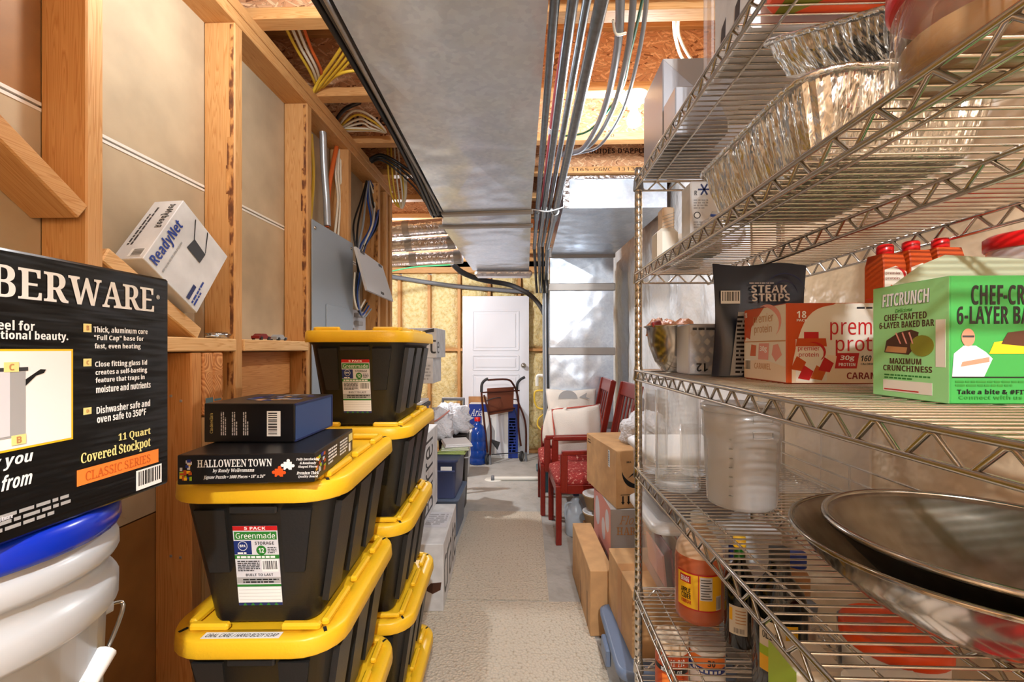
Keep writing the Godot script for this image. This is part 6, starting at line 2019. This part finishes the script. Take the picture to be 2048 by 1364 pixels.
	fine(pr, f, 0.125, 0.010, 0.20, 0.015, 1, M.print_tan, 72)
	# picture of one shake with caramels
	var c: Array = P.call(1622, 720)
	patch(pr, f, rect(c[0] - 0.030, 0.004, c[0] + 0.030, hp * 0.55), M.print_pale, 0.0008, "shake_picture")
	patch(pr, f, [[c[0] - 0.030, hp * 0.46], [c[0] + 0.030, hp * 0.46], [c[0] + 0.028, hp * 0.56], [c[0] - 0.028, hp * 0.56]], M.print_rust, 0.0009, "shake_picture")
	patch(pr, f, rect(c[0] - 0.014, hp * 0.56, c[0] + 0.014, hp * 0.64), M.print_red, 0.0009, "shake_picture")
	txt(pr, f, "premier", c[0] - 0.026, 0.062, c[0] + 0.016, 0.074, M.print_red, "sans", 0.0012)
	txt(pr, f, "protein", c[0] - 0.024, 0.050, c[0] + 0.014, 0.061, M.print_red, "sans", 0.0012)
	patch(pr, f, swoosh(c[0] + 0.004, 0.062, 0.024, 0.020, -PI * 0.3, PI * 0.6, 0.005), M.print_red, 0.0011, "shake_picture")
	for k in 4:
		var u: float = c[0] + [-0.026, -0.012, 0.012, 0.027][k]
		var v: float = [0.038, 0.020, 0.020, 0.036][k]
		patch(pr, f, [[u - 0.014, v - 0.010], [u + 0.008, v - 0.014], [u + 0.016, v + 0.004], [u - 0.002, v + 0.016]], [M.print_rust, M.print_red, M.print_caramel, M.print_red][k], 0.0010 + 0.0001 * k, "caramel_picture")
	# its aisle end
	var X := xp
	var L := func(px: float, py: float) -> Array:
		var q := at_x(px, py, X)
		return [q.z - (zp - 0.175), q.y - y]
	var e := left_of(pr)
	patch(pr, e, [[0.002, 0.002], [0.173, 0.002], [0.173, hp - 0.002], [0.090, hp - 0.002], [0.020, hp * 0.66], [0.002, hp * 0.52]], M.print_pale, 0.0004)
	patch(pr, e, [[0.002, 0.002], [0.173, 0.002], [0.173, 0.032], [0.09, 0.045], [0.002, 0.040]], M.print_beige, 0.0006)
	txt(pr, e, "premier", 0.046, 0.120, 0.128, 0.144, M.print_tan, "sans", 0.0009)
	txt(pr, e, "protein", 0.050, 0.098, 0.122, 0.120, M.print_tan, "sans", 0.0009)
	patch(pr, e, swoosh(0.098, 0.125, 0.060, 0.038, -PI * 0.25, PI * 0.62, 0.012), M.print_rose, 0.0007)
	txt(pr, e, "18", 0.006, 0.140, 0.016, 0.152, M.print_white, "sans_bold", 0.0009)
	patch(pr, e, rect(0.002, 0.083, 0.173, 0.0855), M.print_tan, 0.0008, "tear_strip")
	patch(pr, e, [[0.066, 0.045], [0.108, 0.045], [0.111, 0.080], [0.070, 0.080]], M.print_rose, 0.0007)
	txt(pr, e, "30g", 0.074, 0.060, 0.103, 0.074, M.print_white, "sans_bold", 0.0010)
	patch(pr, e, [[0.122, 0.056], [0.137, 0.042], [0.160, 0.056], [0.146, 0.078], [0.128, 0.076]], M.print_rose, 0.0007)
	patch(pr, e, [[0.008, 0.096], [0.030, 0.090], [0.036, 0.118], [0.012, 0.124]], M.print_rust, 0.0007)
	patch(pr, e, [[0.030, 0.052], [0.055, 0.052], [0.058, 0.076], [0.036, 0.078]], M.print_caramel, 0.0007)
	txt(pr, e, "CARAMEL", 0.050, 0.024, 0.118, 0.037, M.print_tan, "sans_bold", 0.0009)
	barcode(pr, e, 0.006, 0.016, 0.032, 0.044)
	# three shake cartons standing on it
	for k in 3:
		var xs: float = [0.726, 0.774, 0.828][k]
		var w: float = [0.046, 0.046, 0.054][k]
		var hb: float = [0.098, 0.104, 0.108][k]
		var sk := thing("shake_carton", "small orange and white shake carton with red screw cap on the protein carton", "drink carton", Vector3(xs, y + hp + 0.001, -0.948 + 0.004 * k), 0.05, "shake cartons on the protein carton")
		var sg := G.new()
		sg.loft([ring_at(rrect(w, 0.05, 0.002, 1), 0.0), ring_at(rrect(w, 0.05, 0.002, 1), hb - 0.022), ring_at(rrect(w * 0.92, 0.040, 0.002, 1), hb)], true, true, false)
		put(sg, "carton", M.print_rust, sk)
		put(G.new().lathe([[0.013, hb], [0.0145, hb + 0.002], [0.0145, hb + 0.018], [0.012, hb + 0.021], [0.0, hb + 0.0215]], 20), "screw_cap", M.red_plastic, sk)
		var ff := face(Vector3(-w / 2, 0, 0.0252), Vector3.RIGHT, Vector3.UP)
		patch(sk, ff, [[0.001, 0.001], [w - 0.001, 0.001], [w - 0.001, hb * 0.62], [w / 2, hb * 0.74], [0.001, hb * 0.66]], M.print_pale, 0.0002)
		txt(sk, ff, "premier", 0.003, hb * 0.55, w * 0.72, hb * 0.62, M.print_maroon, "sans", 0.0006)
		txt(sk, ff, "protein", 0.003, hb * 0.45, w * 0.66, hb * 0.52, M.print_maroon, "sans", 0.0006)
		patch(sk, ff, swoosh(w * 0.55, hb * 0.55, w * 0.40, hb * 0.16, -PI * 0.35, PI * 0.6, 0.005), M.print_red, 0.0004)
		patch(sk, ff, [[0.004, 0.015], [w * 0.5, 0.010], [w * 0.8, 0.030], [w * 0.3, hb * 0.36]], M.print_caramel, 0.0004)
	# green snack-bar carton
	var zc2 := -0.576
	var xc := at_z(1900, 700, zc2).x
	var hc := 0.158
	var gc := thing("snack_bar_carton", "open green carton of baked snack bars lettered FITCRUNCH", "carton", Vector3(xc + 0.135, y, zc2 - 0.062))
	gc.set_meta("w", 0.27)
	gc.set_meta("d", 0.124)
	put(G.new().box(Vector3(0, hc / 2, 0), Vector3(0.27, hc, 0.124), 0.0015), "carton", M.leaf_green, gc)
	var ge := left_of(gc)
	patch(gc, ge, rect(0.0008, 0.0008, 0.1232, hc - 0.0008), M.mint, 0.0003, "end_print")
	txt(gc, ge, "FITCRUNCH", 0.020, 0.128, 0.096, 0.146, M.print_darkgrey, "sans_bold", 0.0006, 0.06)
	txt(gc, ge, "FITCRUNCH", 0.0195, 0.1285, 0.0955, 0.1465, M.print_white, "sans_bold", 0.0010, 0.06)
	txt(gc, ge, "Delicious", 0.042, 0.119, 0.070, 0.124, M.print_green, "serif", 0.0007, 0.2)
	txt(gc, ge, "CHEF-CRAFTED", 0.022, 0.108, 0.092, 0.117, M.print_brown, "sans_bold")
	txt(gc, ge, "6-LAYER BAKED BAR", 0.013, 0.097, 0.103, 0.106, M.print_brown, "sans_bold")
	# picture of a cut bar beside a pistachio sweet
	patch(gc, ge, [[0.022, 0.063], [0.064, 0.060], [0.076, 0.072], [0.080, 0.090], [0.068, 0.094], [0.048, 0.091], [0.026, 0.080]], M.print_brown, 0.0005, "bar_picture")
	patch(gc, ge, [[0.024, 0.064], [0.060, 0.062], [0.062, 0.070], [0.028, 0.072]], M.print_tan, 0.0007, "bar_picture")
	for k in 3:
		patch(gc, ge, [[0.042 + 0.011 * k, 0.090], [0.044 + 0.011 * k, 0.091], [0.052 + 0.010 * k, 0.075], [0.050 + 0.010 * k, 0.075]], M.print_rose, 0.0008, "bar_picture")
	patch(gc, ge, oval(0.085, 0.072, 0.018, 0.014), M.olive, 0.0007, "sweet_picture")
	txt(gc, ge, "MAXIMUM", 0.032, 0.047, 0.084, 0.055, M.print_brown, "sans_bold")
	txt(gc, ge, "CRUNCHINESS", 0.020, 0.037, 0.100, 0.045, M.print_brown, "sans_bold")
	fine(gc, ge, 0.022, 0.026, 0.098, 0.034, 2, M.print_green, 75)
	patch(gc, ge, rect(0.020, 0.008, 0.100, 0.024), M.print_pale, 0.0005)
	fine(gc, ge, 0.040, 0.013, 0.082, 0.022, 3, M.print_grey, 76)
	patch(gc, ge, rect(0.022, 0.010, 0.080, 0.0115), M.print_red, 0.0007)
	patch(gc, ge, rect(0.105, 0.045, 0.1185, 0.105), M.print_pale, 0.0005)
	fine(gc, ge * Transform3D(Basis(Vector3(0, 1, 0), Vector3(-1, 0, 0), Vector3(0, 0, 1)), Vector3(0.116, 0.05, 0)), 0, 0, 0.05, 0.006, 1, M.print_grey, 77)
	var gf := front_of(gc)
	txt(gc, gf, "CHEF-CRAFTED", 0.025, 0.122, 0.135, 0.146, M.print_black, "sans_bold")
	txt(gc, gf, "6-LAYER BAKED BAR", 0.008, 0.098, 0.16, 0.120, M.print_black, "sans_bold")
	# small picture of a cook in white, arms folded
	patch(gc, gf, [[0.002, 0.034], [0.040, 0.034], [0.050, 0.056], [0.042, 0.064], [0.030, 0.072], [0.016, 0.072], [0.004, 0.062]], M.print_lightgrey, 0.0005, "cook_picture")
	patch(gc, gf, oval(0.021, 0.082, 0.008, 0.011), M.print_skin, 0.0006, "cook_picture")
	patch(gc, gf, rect(0.014, 0.082, 0.028, 0.0845), M.print_darkgrey, 0.0008, "cook_picture")
	patch(gc, gf, [[0.012, 0.046], [0.046, 0.052], [0.046, 0.058], [0.014, 0.052]], M.print_skin, 0.0007, "cook_picture")
	patch(gc, gf, rect(0.002, 0.0325, 0.26, 0.034), M.print_black, 0.0005)
	patch(gc, gf, [[0.046, 0.062], [0.090, 0.062], [0.090, 0.082], [0.052, 0.076]], M.print_yellow, 0.0005, "bar_picture")
	patch(gc, gf, [[0.060, 0.074], [0.100, 0.070], [0.100, 0.092], [0.068, 0.088]], M.print_brown, 0.0006, "bar_picture")
	fine(gc, gf, 0.006, 0.022, 0.13, 0.031, 2, M.print_green, 78)
	txt(gc, gf, "Take a bite & #FITCRUNCH", 0.008, 0.0125, 0.13, 0.0185, M.print_black, "sans_bold")
	txt(gc, gf, "Connect with us", 0.010, 0.006, 0.085, 0.011, M.print_green, "sans_bold")
	# raised tear-open flap
	var fp := G.new()
	var fa := Vector3(-0.134, hc, 0.055)
	fp.prism(PackedVector2Array([Vector2(0, 0), Vector2(0.268, 0), Vector2(0.255, 0.045), Vector2(0.10, 0.058), Vector2(0.055, 0.038)]), 0.0012, Transform3D(Basis(Vector3(1, 0, 0), Vector3(0, 0.86, -0.5), Vector3(0, 0.5, 0.86)), Vector3(-0.134, hc - 0.001, -0.03)))
	put(fp, "open_flap", M.flap, gc)
	var rj := thing("food_tub", "pale tub with red lid behind the green carton", "tub", Vector3(0.803, y, -0.745))
	put(G.new().lathe([[0.048, 0.0], [0.052, 0.004], [0.056, 0.225], [0.056, 0.232]], 28), "body", M.frosted, rj)
	put(G.new().lathe([[0.058, 0.226], [0.060, 0.228], [0.060, 0.246], [0.055, 0.250], [0.0, 0.250]], 28), "lid", M.red_plastic, rj)


func shelf_goods_lower() -> void:
	var y := SHELF_Y[3] + 0.0022
	# cylinder vases
	for k in 3:
		var p: Vector3 = [Vector3(at_z(1355, 900, -1.29).x, y, -1.29), Vector3(0.405, y, -1.445), Vector3(0.515, y, -1.43)][k]
		var r: float = [0.0605, 0.036, 0.038][k]
		var h: float = [0.272, 0.262, 0.15][k]
		var v := thing("glass_vase", ["wide clear glass cylinder vase at the shelf end", "slim clear glass vase behind the wide cylinder vase", "short glass tumbler behind the wide cylinder vase"][k], "vase", p)
		put(G.new().lathe([[r - 0.004, 0.0], [r, 0.003], [r, h], [r - 0.0035, h], [r - 0.0035, 0.014], [0.0, 0.013]], 40), "glass_wall", M.glass, v)
	# frosted food container with lid
	var fc := thing("food_container", "round translucent food container with lid and moulded grips", "container", Vector3(at_z(1482, 900, -1.16).x, y, -1.16))
	put(G.new().lathe([[0.070, 0.0], [0.078, 0.004], [0.0805, 0.012], [0.087, 0.165], [0.0905, 0.167], [0.0905, 0.205], [0.0915, 0.208], [0.0915, 0.238], [0.088, 0.238], [0.077, 0.010], [0.0, 0.008]], 48), "body", M.frosted, fc)
	var fl := put(G.new().lathe([[0.091, 0.232], [0.0955, 0.234], [0.0955, 0.246], [0.090, 0.250], [0.085, 0.247], [0.0, 0.247]], 48), "lid", M.frosted, fc)
	put(G.new().tube(curve([Vector3(0.03, 0.249, 0.06), Vector3(0.05, 0.252, 0.045), Vector3(0.06, 0.249, 0.02)], 3), 0.004, 6), "lid_tab", M.frosted, fl)
	for k in 2:
		var yy: float = [0.186, 0.222][k]
		var pts := []
		for s in [[-1.72, 1], [-1.20, 1], [-1.20, -1], [-1.72, -1]]:
			pts.append(Vector3(cos(s[0]) * 0.0918, yy + s[1] * 0.008, -sin(s[0]) * 0.0918))
		put(G.new().tube([pts[0], pts[0].lerp(pts[1], 0.5) * Vector3(1.0, 1, 1) + Vector3(0.0005, 0, 0.004), pts[1], pts[2], pts[2].lerp(pts[3], 0.5) + Vector3(0.0005, 0, 0.004), pts[3]], 0.0022, 6, true), "grip_slot", M.frosted, fc)
	var ticks := G.new()
	for k in 7:
		var a := -2.25
		ticks.box(Vector3(cos(a) * 0.0885, 0.04 + 0.022 * k, -sin(a) * 0.0885), Vector3(0.008, 0.0012, 0.006))
	put(ticks, "measure_mark", M.print_grey, fc)
	# clear boxes behind
	var b1 := thing("clear_box", "tall clear plastic box standing behind the frosted container", "box", Vector3(0.735, y, -1.30), 0.1)
	put(G.new().loft([ring_at(rrect(0.11, 0.11, 0.012, 3), 0.0), ring_at(rrect(0.12, 0.12, 0.012, 3), 0.25)], true, false, true), "shell", M.clear, b1)
	var b2 := thing("clear_box", "shallow clear plastic box lying behind the slim vases", "box", Vector3(0.63, y, -1.45))
	put(G.new().loft([ring_at(rrect(0.10, 0.08, 0.012, 3), 0.0), ring_at(rrect(0.11, 0.09, 0.012, 3), 0.22)], true, false, true), "shell", M.clear, b2)
	var ap := thing("acrylic_sheet", "clear acrylic sheet standing against the wire ledge", "sheet", Vector3(0.762, y, -1.12), 0.0)
	put(G.new().box(Vector3(0, 0.12, 0), Vector3(0.006, 0.24, 0.17), 0.001), "clear_pane", M.clear, ap)
	var led := thing("wire_ledge", "chrome wire ledge fixed along the back of the shelf above the woks", "ledge", Vector3.ZERO)
	var lg := G.new()
	for dy in [0.028, 0.062, 0.098]:
		lg.tube([Vector3(0.80, y + dy, -1.46), Vector3(0.80, y + dy, -0.90), Vector3(0.80, y + dy, -0.62)], 0.0026, 6)
	for z in [-1.46, -1.16, -0.88, -0.62]:
		lg.tube([Vector3(0.803, y - 0.003, z), Vector3(0.803, y + 0.10, z)], 0.0026, 6)
	put(lg, "rails", M.chrome, led)
	var cl := []
	for k in 14:
		var a2 := TAU * k / 14.0
		cl.append(Vector3(0.803 + 0.012 * sin(a2), y + 0.103 + 0.012 * cos(a2), -0.868))
	put(G.new().tube(cl, 0.0022, 6, true), "end_loop", M.chrome, led)
	# nested woks
	var wc := Vector3(0.615, y, -0.640)
	var wk := thing("wok", "large steel wok holding the smaller wok on the wire shelf", "wok", wc)
	var R := 0.222
	put(G.new().lathe([[0.0, 0.0], [0.06, 0.001], [0.10, 0.018], [0.15, 0.048], [0.19, 0.083], [R - 0.005, 0.116], [R, 0.118], [R, 0.1205], [R - 0.008, 0.121]], 72, Transform3D(), 1.0, 1.0, false), "shell", M.wok, wk)
	put(G.new().lathe([[R - 0.008, 0.121], [R - 0.013, 0.118], [0.187, 0.088], [0.148, 0.053], [0.10, 0.023], [0.05, 0.006], [0.0, 0.005]], 72, Transform3D(), 1.0, 1.0, false), "inner_face", M.wok_in, wk)
	put(G.new().tube(curve([Vector3(0.11, 0.10, 0.19), Vector3(0.13, 0.118, 0.225), Vector3(0.155, 0.118, 0.205), Vector3(0.16, 0.10, 0.16)], 4), 0.005, 8), "handle", M.wok, wk)
	var w2 := thing("wok", "smaller brushed steel wok nested in the larger one", "wok", wc + Vector3(0.018, 0.022, 0.008))
	var r2 := 0.198
	put(G.new().lathe([[0.03, 0.0], [0.09, 0.018], [0.135, 0.048], [0.172, 0.085], [r2 - 0.004, 0.108], [r2, 0.110], [r2, 0.113], [r2 - 0.010, 0.1135], [r2 - 0.018, 0.108], [0.168, 0.089], [0.132, 0.052], [0.088, 0.022], [0.0, 0.006]], 72), "shell", M.wok_in, w2)
	for q in [[wk, R - 0.003, 0.1205, 0.0035, M.wok], [w2, r2 - 0.005, 0.1125, 0.0055, M.steel_bowl]]:
		var rimp := []
		for k in 60:
			var ra := TAU * k / 60.0
			rimp.append(Vector3(cos(ra) * q[1], q[2], -sin(ra) * q[1]))
		put(G.new().tube(rimp, q[3], 8, true), "rolled_rim", q[4], q[0])
	# fifth shelf: jugs and bottles
	y = SHELF_Y[4] + 0.0022
	var A := -1.95
	var jg := thing("vinegar_jug", "big plastic jug of amber vinegar with yellow and red label", "jug", Vector3(0.512, y, -1.372))
	put(G.new().lathe([[0.060, 0.0], [0.067, 0.006], [0.0685, 0.02], [0.0685, 0.175], [0.066, 0.19]], 36), "filled_body", M.vinegar, jg)
	put(G.new().lathe([[0.066, 0.19], [0.062, 0.21], [0.045, 0.24], [0.024, 0.262], [0.021, 0.268], [0.021, 0.285]], 36), "shoulder", M.jug_top, jg)
	put(G.new().lathe([[0.024, 0.28], [0.024, 0.302], [0.0, 0.303]], 18), "cap", M.plastic_white, jg)
	ring_block(jg, 0.0690, 0.045, 0.150, A - 0.95, A + 1.05, M.print_red)
	ring_block(jg, 0.0693, 0.049, 0.146, A - 0.93, A - 0.02, M.print_yellow)
	ring_block(jg, 0.0693, 0.049, 0.146, A + 0.02, A + 1.02, M.print_yellow)
	ring_block(jg, 0.0696, 0.118, 0.140, A - 0.80, A - 0.30, M.print_red)
	ring_text(jg, 0.0697, 0.122, 0.136, A - 0.55, 0.0052, "BRAGG", M.print_white)
	ring_text(jg, 0.0697, 0.090, 0.104, A - 0.52, 0.006, "APPLE", M.print_black)
	ring_text(jg, 0.0697, 0.074, 0.088, A - 0.50, 0.006, "CIDER", M.print_black)
	ring_text(jg, 0.0697, 0.060, 0.070, A - 0.50, 0.0045, "VINEGAR", M.print_red)
	ring_block(jg, 0.0696, 0.078, 0.143, A + 0.06, A + 0.55, M.print_lightgrey)
	for k in 8:
		ring_block(jg, 0.0699, 0.082 + 0.0075 * k, 0.0845 + 0.0075 * k, A + 0.09, A + 0.52 - 0.05 * (k % 3), M.print_darkgrey, "small_print")
	ring_block(jg, 0.0696, 0.05, 0.09, A + 0.72, A + 0.98, M.print_lightgrey)
	for k in 6:
		ring_block(jg, 0.0699, 0.053, 0.087, A + 0.74 + 0.04 * k, A + 0.755 + 0.04 * k, M.print_black, "barcode")
	# wine bottle
	var wn := thing("wine_bottle", "dark green bottle with yellow cap and white label beside the vinegar jug", "bottle", Vector3(0.572, y, -1.245))
	put(G.new().lathe([[0.032, 0.0], [0.037, 0.005], [0.038, 0.165], [0.034, 0.185], [0.017, 0.215], [0.014, 0.232]], 32), "glass_body", M.bottle_dark, wn)
	put(G.new().lathe([[0.0145, 0.228], [0.015, 0.262]], 20), "neck", M.bottle_green, wn)
	put(G.new().lathe([[0.016, 0.260], [0.016, 0.285], [0.0, 0.286]], 20), "cap", M.print_yellow, wn)
	ring_block(wn, 0.0384, 0.040, 0.115, A - 0.75, A + 0.45, M.print_pale, "paper_label")
	ring_block(wn, 0.0388, 0.075, 0.108, A - 0.72, A - 0.50, M.print_yellow)
	for k in 5:
		ring_block(wn, 0.0388, 0.070 + 0.008 * k, 0.0725 + 0.008 * k, A - 0.3, A + 0.35, M.print_tan, "small_print")
	for k in 9:
		ring_block(wn, 0.0388, 0.045, 0.058, A - 0.4 + 0.075 * k, A - 0.37 + 0.075 * k, M.print_black, "barcode")
	# oil bottle
	var ol := thing("oil_bottle", "big dark bottle with lime and yellow label at the shelf edge", "bottle", Vector3(0.590, y, -1.085))
	put(G.new().lathe([[0.050, 0.0], [0.057, 0.006], [0.058, 0.20], [0.05, 0.23], [0.025, 0.265], [0.020, 0.30]], 36), "glass_body", M.bottle_dark, ol)
	put(G.new().lathe([[0.022, 0.296], [0.022, 0.325], [0.0, 0.326]], 18), "cap", M.print_darkgrey, ol)
	ring_block(ol, 0.0584, 0.060, 0.175, A - 0.85, A + 0.55, M.print_yellow, "paper_label")
	ring_block(ol, 0.0587, 0.105, 0.175, A - 0.85, A + 0.10, M.print_pale)
	ring_block(ol, 0.0589, 0.095, 0.116, A - 0.85, A + 0.06, M.print_lime)
	ring_text(ol, 0.0590, 0.135, 0.152, A - 0.40, 0.0075, "OLIVE", M.print_darkgrey)
	ring_block(ol, 0.0588, 0.070, 0.135, A + 0.16, A + 0.42, M.print_lightgrey)
	for k in 9:
		ring_block(ol, 0.0591, 0.073 + 0.0068 * k, 0.0755 + 0.0068 * k, A + 0.18, A + 0.40, M.print_darkgrey, "small_print")
	ring_block(ol, 0.0588, 0.070, 0.086, A - 0.35, A - 0.10, M.print_grey)
	# packets nearer the camera
	var cn := crate("coconut_pack", "white pack lettered coconut with green edge at the shelf front", "pack", 0.500, 0.600, y, y + 0.19, -0.86, -0.96, M.print_pale, 0.0, "", "pack_body", 0.006)
	var cf := front_of(cn)
	txt(cn, cf, "coconut", 0.008, 0.110, 0.094, 0.140, M.print_caramel, "sans_bold", 0.0006, 0.1)
	patch(cn, cf, rect(0.052, 0.155, 0.096, 0.176), M.print_darkgrey, 0.0004)
	txt(cn, cf, "ORGANIC", 0.054, 0.160, 0.094, 0.171, M.print_white)
	patch(cn, cf, oval(0.045, 0.06, 0.032, 0.036), M.print_brown, 0.0004)
	patch(cn, cf, oval(0.048, 0.062, 0.026, 0.030), M.print_white, 0.0006)
	patch(cn, left_of(cn), rect(0.001, 0.001, 0.099, 0.19), M.print_lime, 0.0004)
	var ot := thing("food_tub", "squat white tub with wide orange lid on the fifth shelf", "tub", Vector3(0.705, y, -0.90))
	put(G.new().lathe([[0.068, 0.0], [0.075, 0.006], [0.082, 0.225], [0.080, 0.235]], 30), "body", M.plastic_white, ot)
	put(G.new().lathe([[0.085, 0.225], [0.087, 0.228], [0.087, 0.25], [0.082, 0.256], [0.076, 0.252], [0.03, 0.252], [0.03, 0.262], [0.0, 0.262]], 30), "lid", M.snack_orange, ot)
	var wp := crate("baking_pack", "white printed baking pack on the fifth shelf beside the coconut pack", "pack", 0.535, 0.66, y, y + 0.245, -0.71, -0.80, M.print_white, 0.0, "", "pack_body", 0.006)
	fine(wp, face(Vector3(-0.0625, 0.2455, 0.045), Vector3.RIGHT, Vector3(0, 0, -1)), 0.01, 0.01, 0.11, 0.05, 4, M.print_brown, 88)
	var rb := crate("snack_bag", "red snack bag standing on the fifth shelf under the woks", "bag", 0.67, 0.80, y, y + 0.25, -0.60, -0.74, M.print_red, 0.1, "", "bag_skin", 0.03)
	patch(rb, face(Vector3(-0.065, 0.2505, 0.07), Vector3.RIGHT, Vector3(0, 0, -1)), rect(0.03, 0.03, 0.10, 0.09), M.snack_orange, 0.0004)
	var wc2 := crate("light_carton", "plain white carton lying at the back of the fifth shelf", "carton", 0.60, 0.77, y, y + 0.235, -1.40, -1.49, M.board_white)
	patch(wc2, front_of(wc2), rect(0.01, 0.15, 0.05, 0.20), M.print_navy, 0.0004)
	var sbt := thing("sauce_bottle", "small sauce bottle with blue collar at the back of the fifth shelf", "bottle", Vector3(0.735, y, -1.27))
	put(G.new().lathe([[0.03, 0.0], [0.034, 0.004], [0.034, 0.17], [0.02, 0.20], [0.015, 0.215]], 22), "glass_body", M.print_tan, sbt)
	put(G.new().lathe([[0.026, 0.20], [0.026, 0.235], [0.0, 0.237]], 18), "cap", M.print_royal, sbt)
	for k in 2:
		var gj := thing("glass_jar", ["clear glass jar with grey lid behind the oil bottle", "clear glass jar of dark grains beside the sauce bottle"][k], "jar", Vector3([0.685, 0.775][k], y, [-1.165, -1.10][k]))
		put(G.new().lathe([[0.033, 0.0], [0.038, 0.004], [0.038, 0.13], [0.034, 0.14], [0.031, 0.14], [0.035, 0.128], [0.035, 0.008], [0.0, 0.007]], 26), "glass_wall", M.glass, gj)
		put(G.new().lathe([[0.036, 0.139], [0.037, 0.155], [0.0, 0.157]], 22), "lid", M.grey_plastic, gj)
		put(G.new().lathe([[0.033, 0.009], [0.0345, 0.08], [0.0, 0.085]], 22), "filling", [M.print_tan, M.print_brown][k], gj)
	# lowest shelf in view
	y = SHELF_Y[5] + 0.0022
	var can := thing("pumpkin_can", "tall can with orange pumpkin label on the bottom shelf", "can", Vector3(0.423, y, -1.345))
	put(G.new().lathe([[0.046, 0.0], [0.048, 0.003], [0.0465, 0.01], [0.0465, 0.185], [0.048, 0.192], [0.046, 0.195], [0.043, 0.190], [0.0, 0.190]], 30), "tin", M.print_beige, can)
	ring_block(can, 0.0470, 0.015, 0.160, A - 1.3, A + 1.3, M.print_rust, "paper_label")
	ring_text(can, 0.0474, 0.132, 0.150, A + 0.05, 0.0070, "Pumpkin Pie", M.print_white, "serif")
	ring_block(can, 0.0473, 0.108, 0.122, A - 1.2, A + 1.2, M.print_black)
	ring_text(can, 0.0476, 0.110, 0.120, A + 0.05, 0.0050, "SEASONED CUT", M.print_white)
	ring_block(can, 0.0474, 0.05, 0.102, A - 0.5, A + 0.4, M.print_orange)
	ring_block(can, 0.0476, 0.02, 0.06, A - 0.2, A + 0.9, M.print_tan)
	var cnr := thing("bean_canister", "white canister with orange and blue band beside the pumpkin can", "canister", Vector3(0.520, y, -1.335))
	put(G.new().lathe([[0.046, 0.0], [0.050, 0.004], [0.050, 0.180], [0.047, 0.184]], 30), "body", M.plastic_white, cnr)
	put(G.new().lathe([[0.050, 0.178], [0.052, 0.180], [0.052, 0.196], [0.048, 0.199], [0.0, 0.199]], 30), "lid", M.frosted, cnr)
	ring_block(cnr, 0.0504, 0.135, 0.165, A - 1.2, A + 1.2, M.print_orange)
	ring_text(cnr, 0.0508, 0.142, 0.159, A + 0.25, 0.011, "30", M.print_black)
	ring_block(cnr, 0.0506, 0.118, 0.134, A - 1.2, A + 1.2, M.print_royal)
	for k in 7:
		ring_block(cnr, 0.0509, 0.122, 0.130, A - 0.8 + 0.24 * k, A - 0.65 + 0.24 * k, M.print_white)
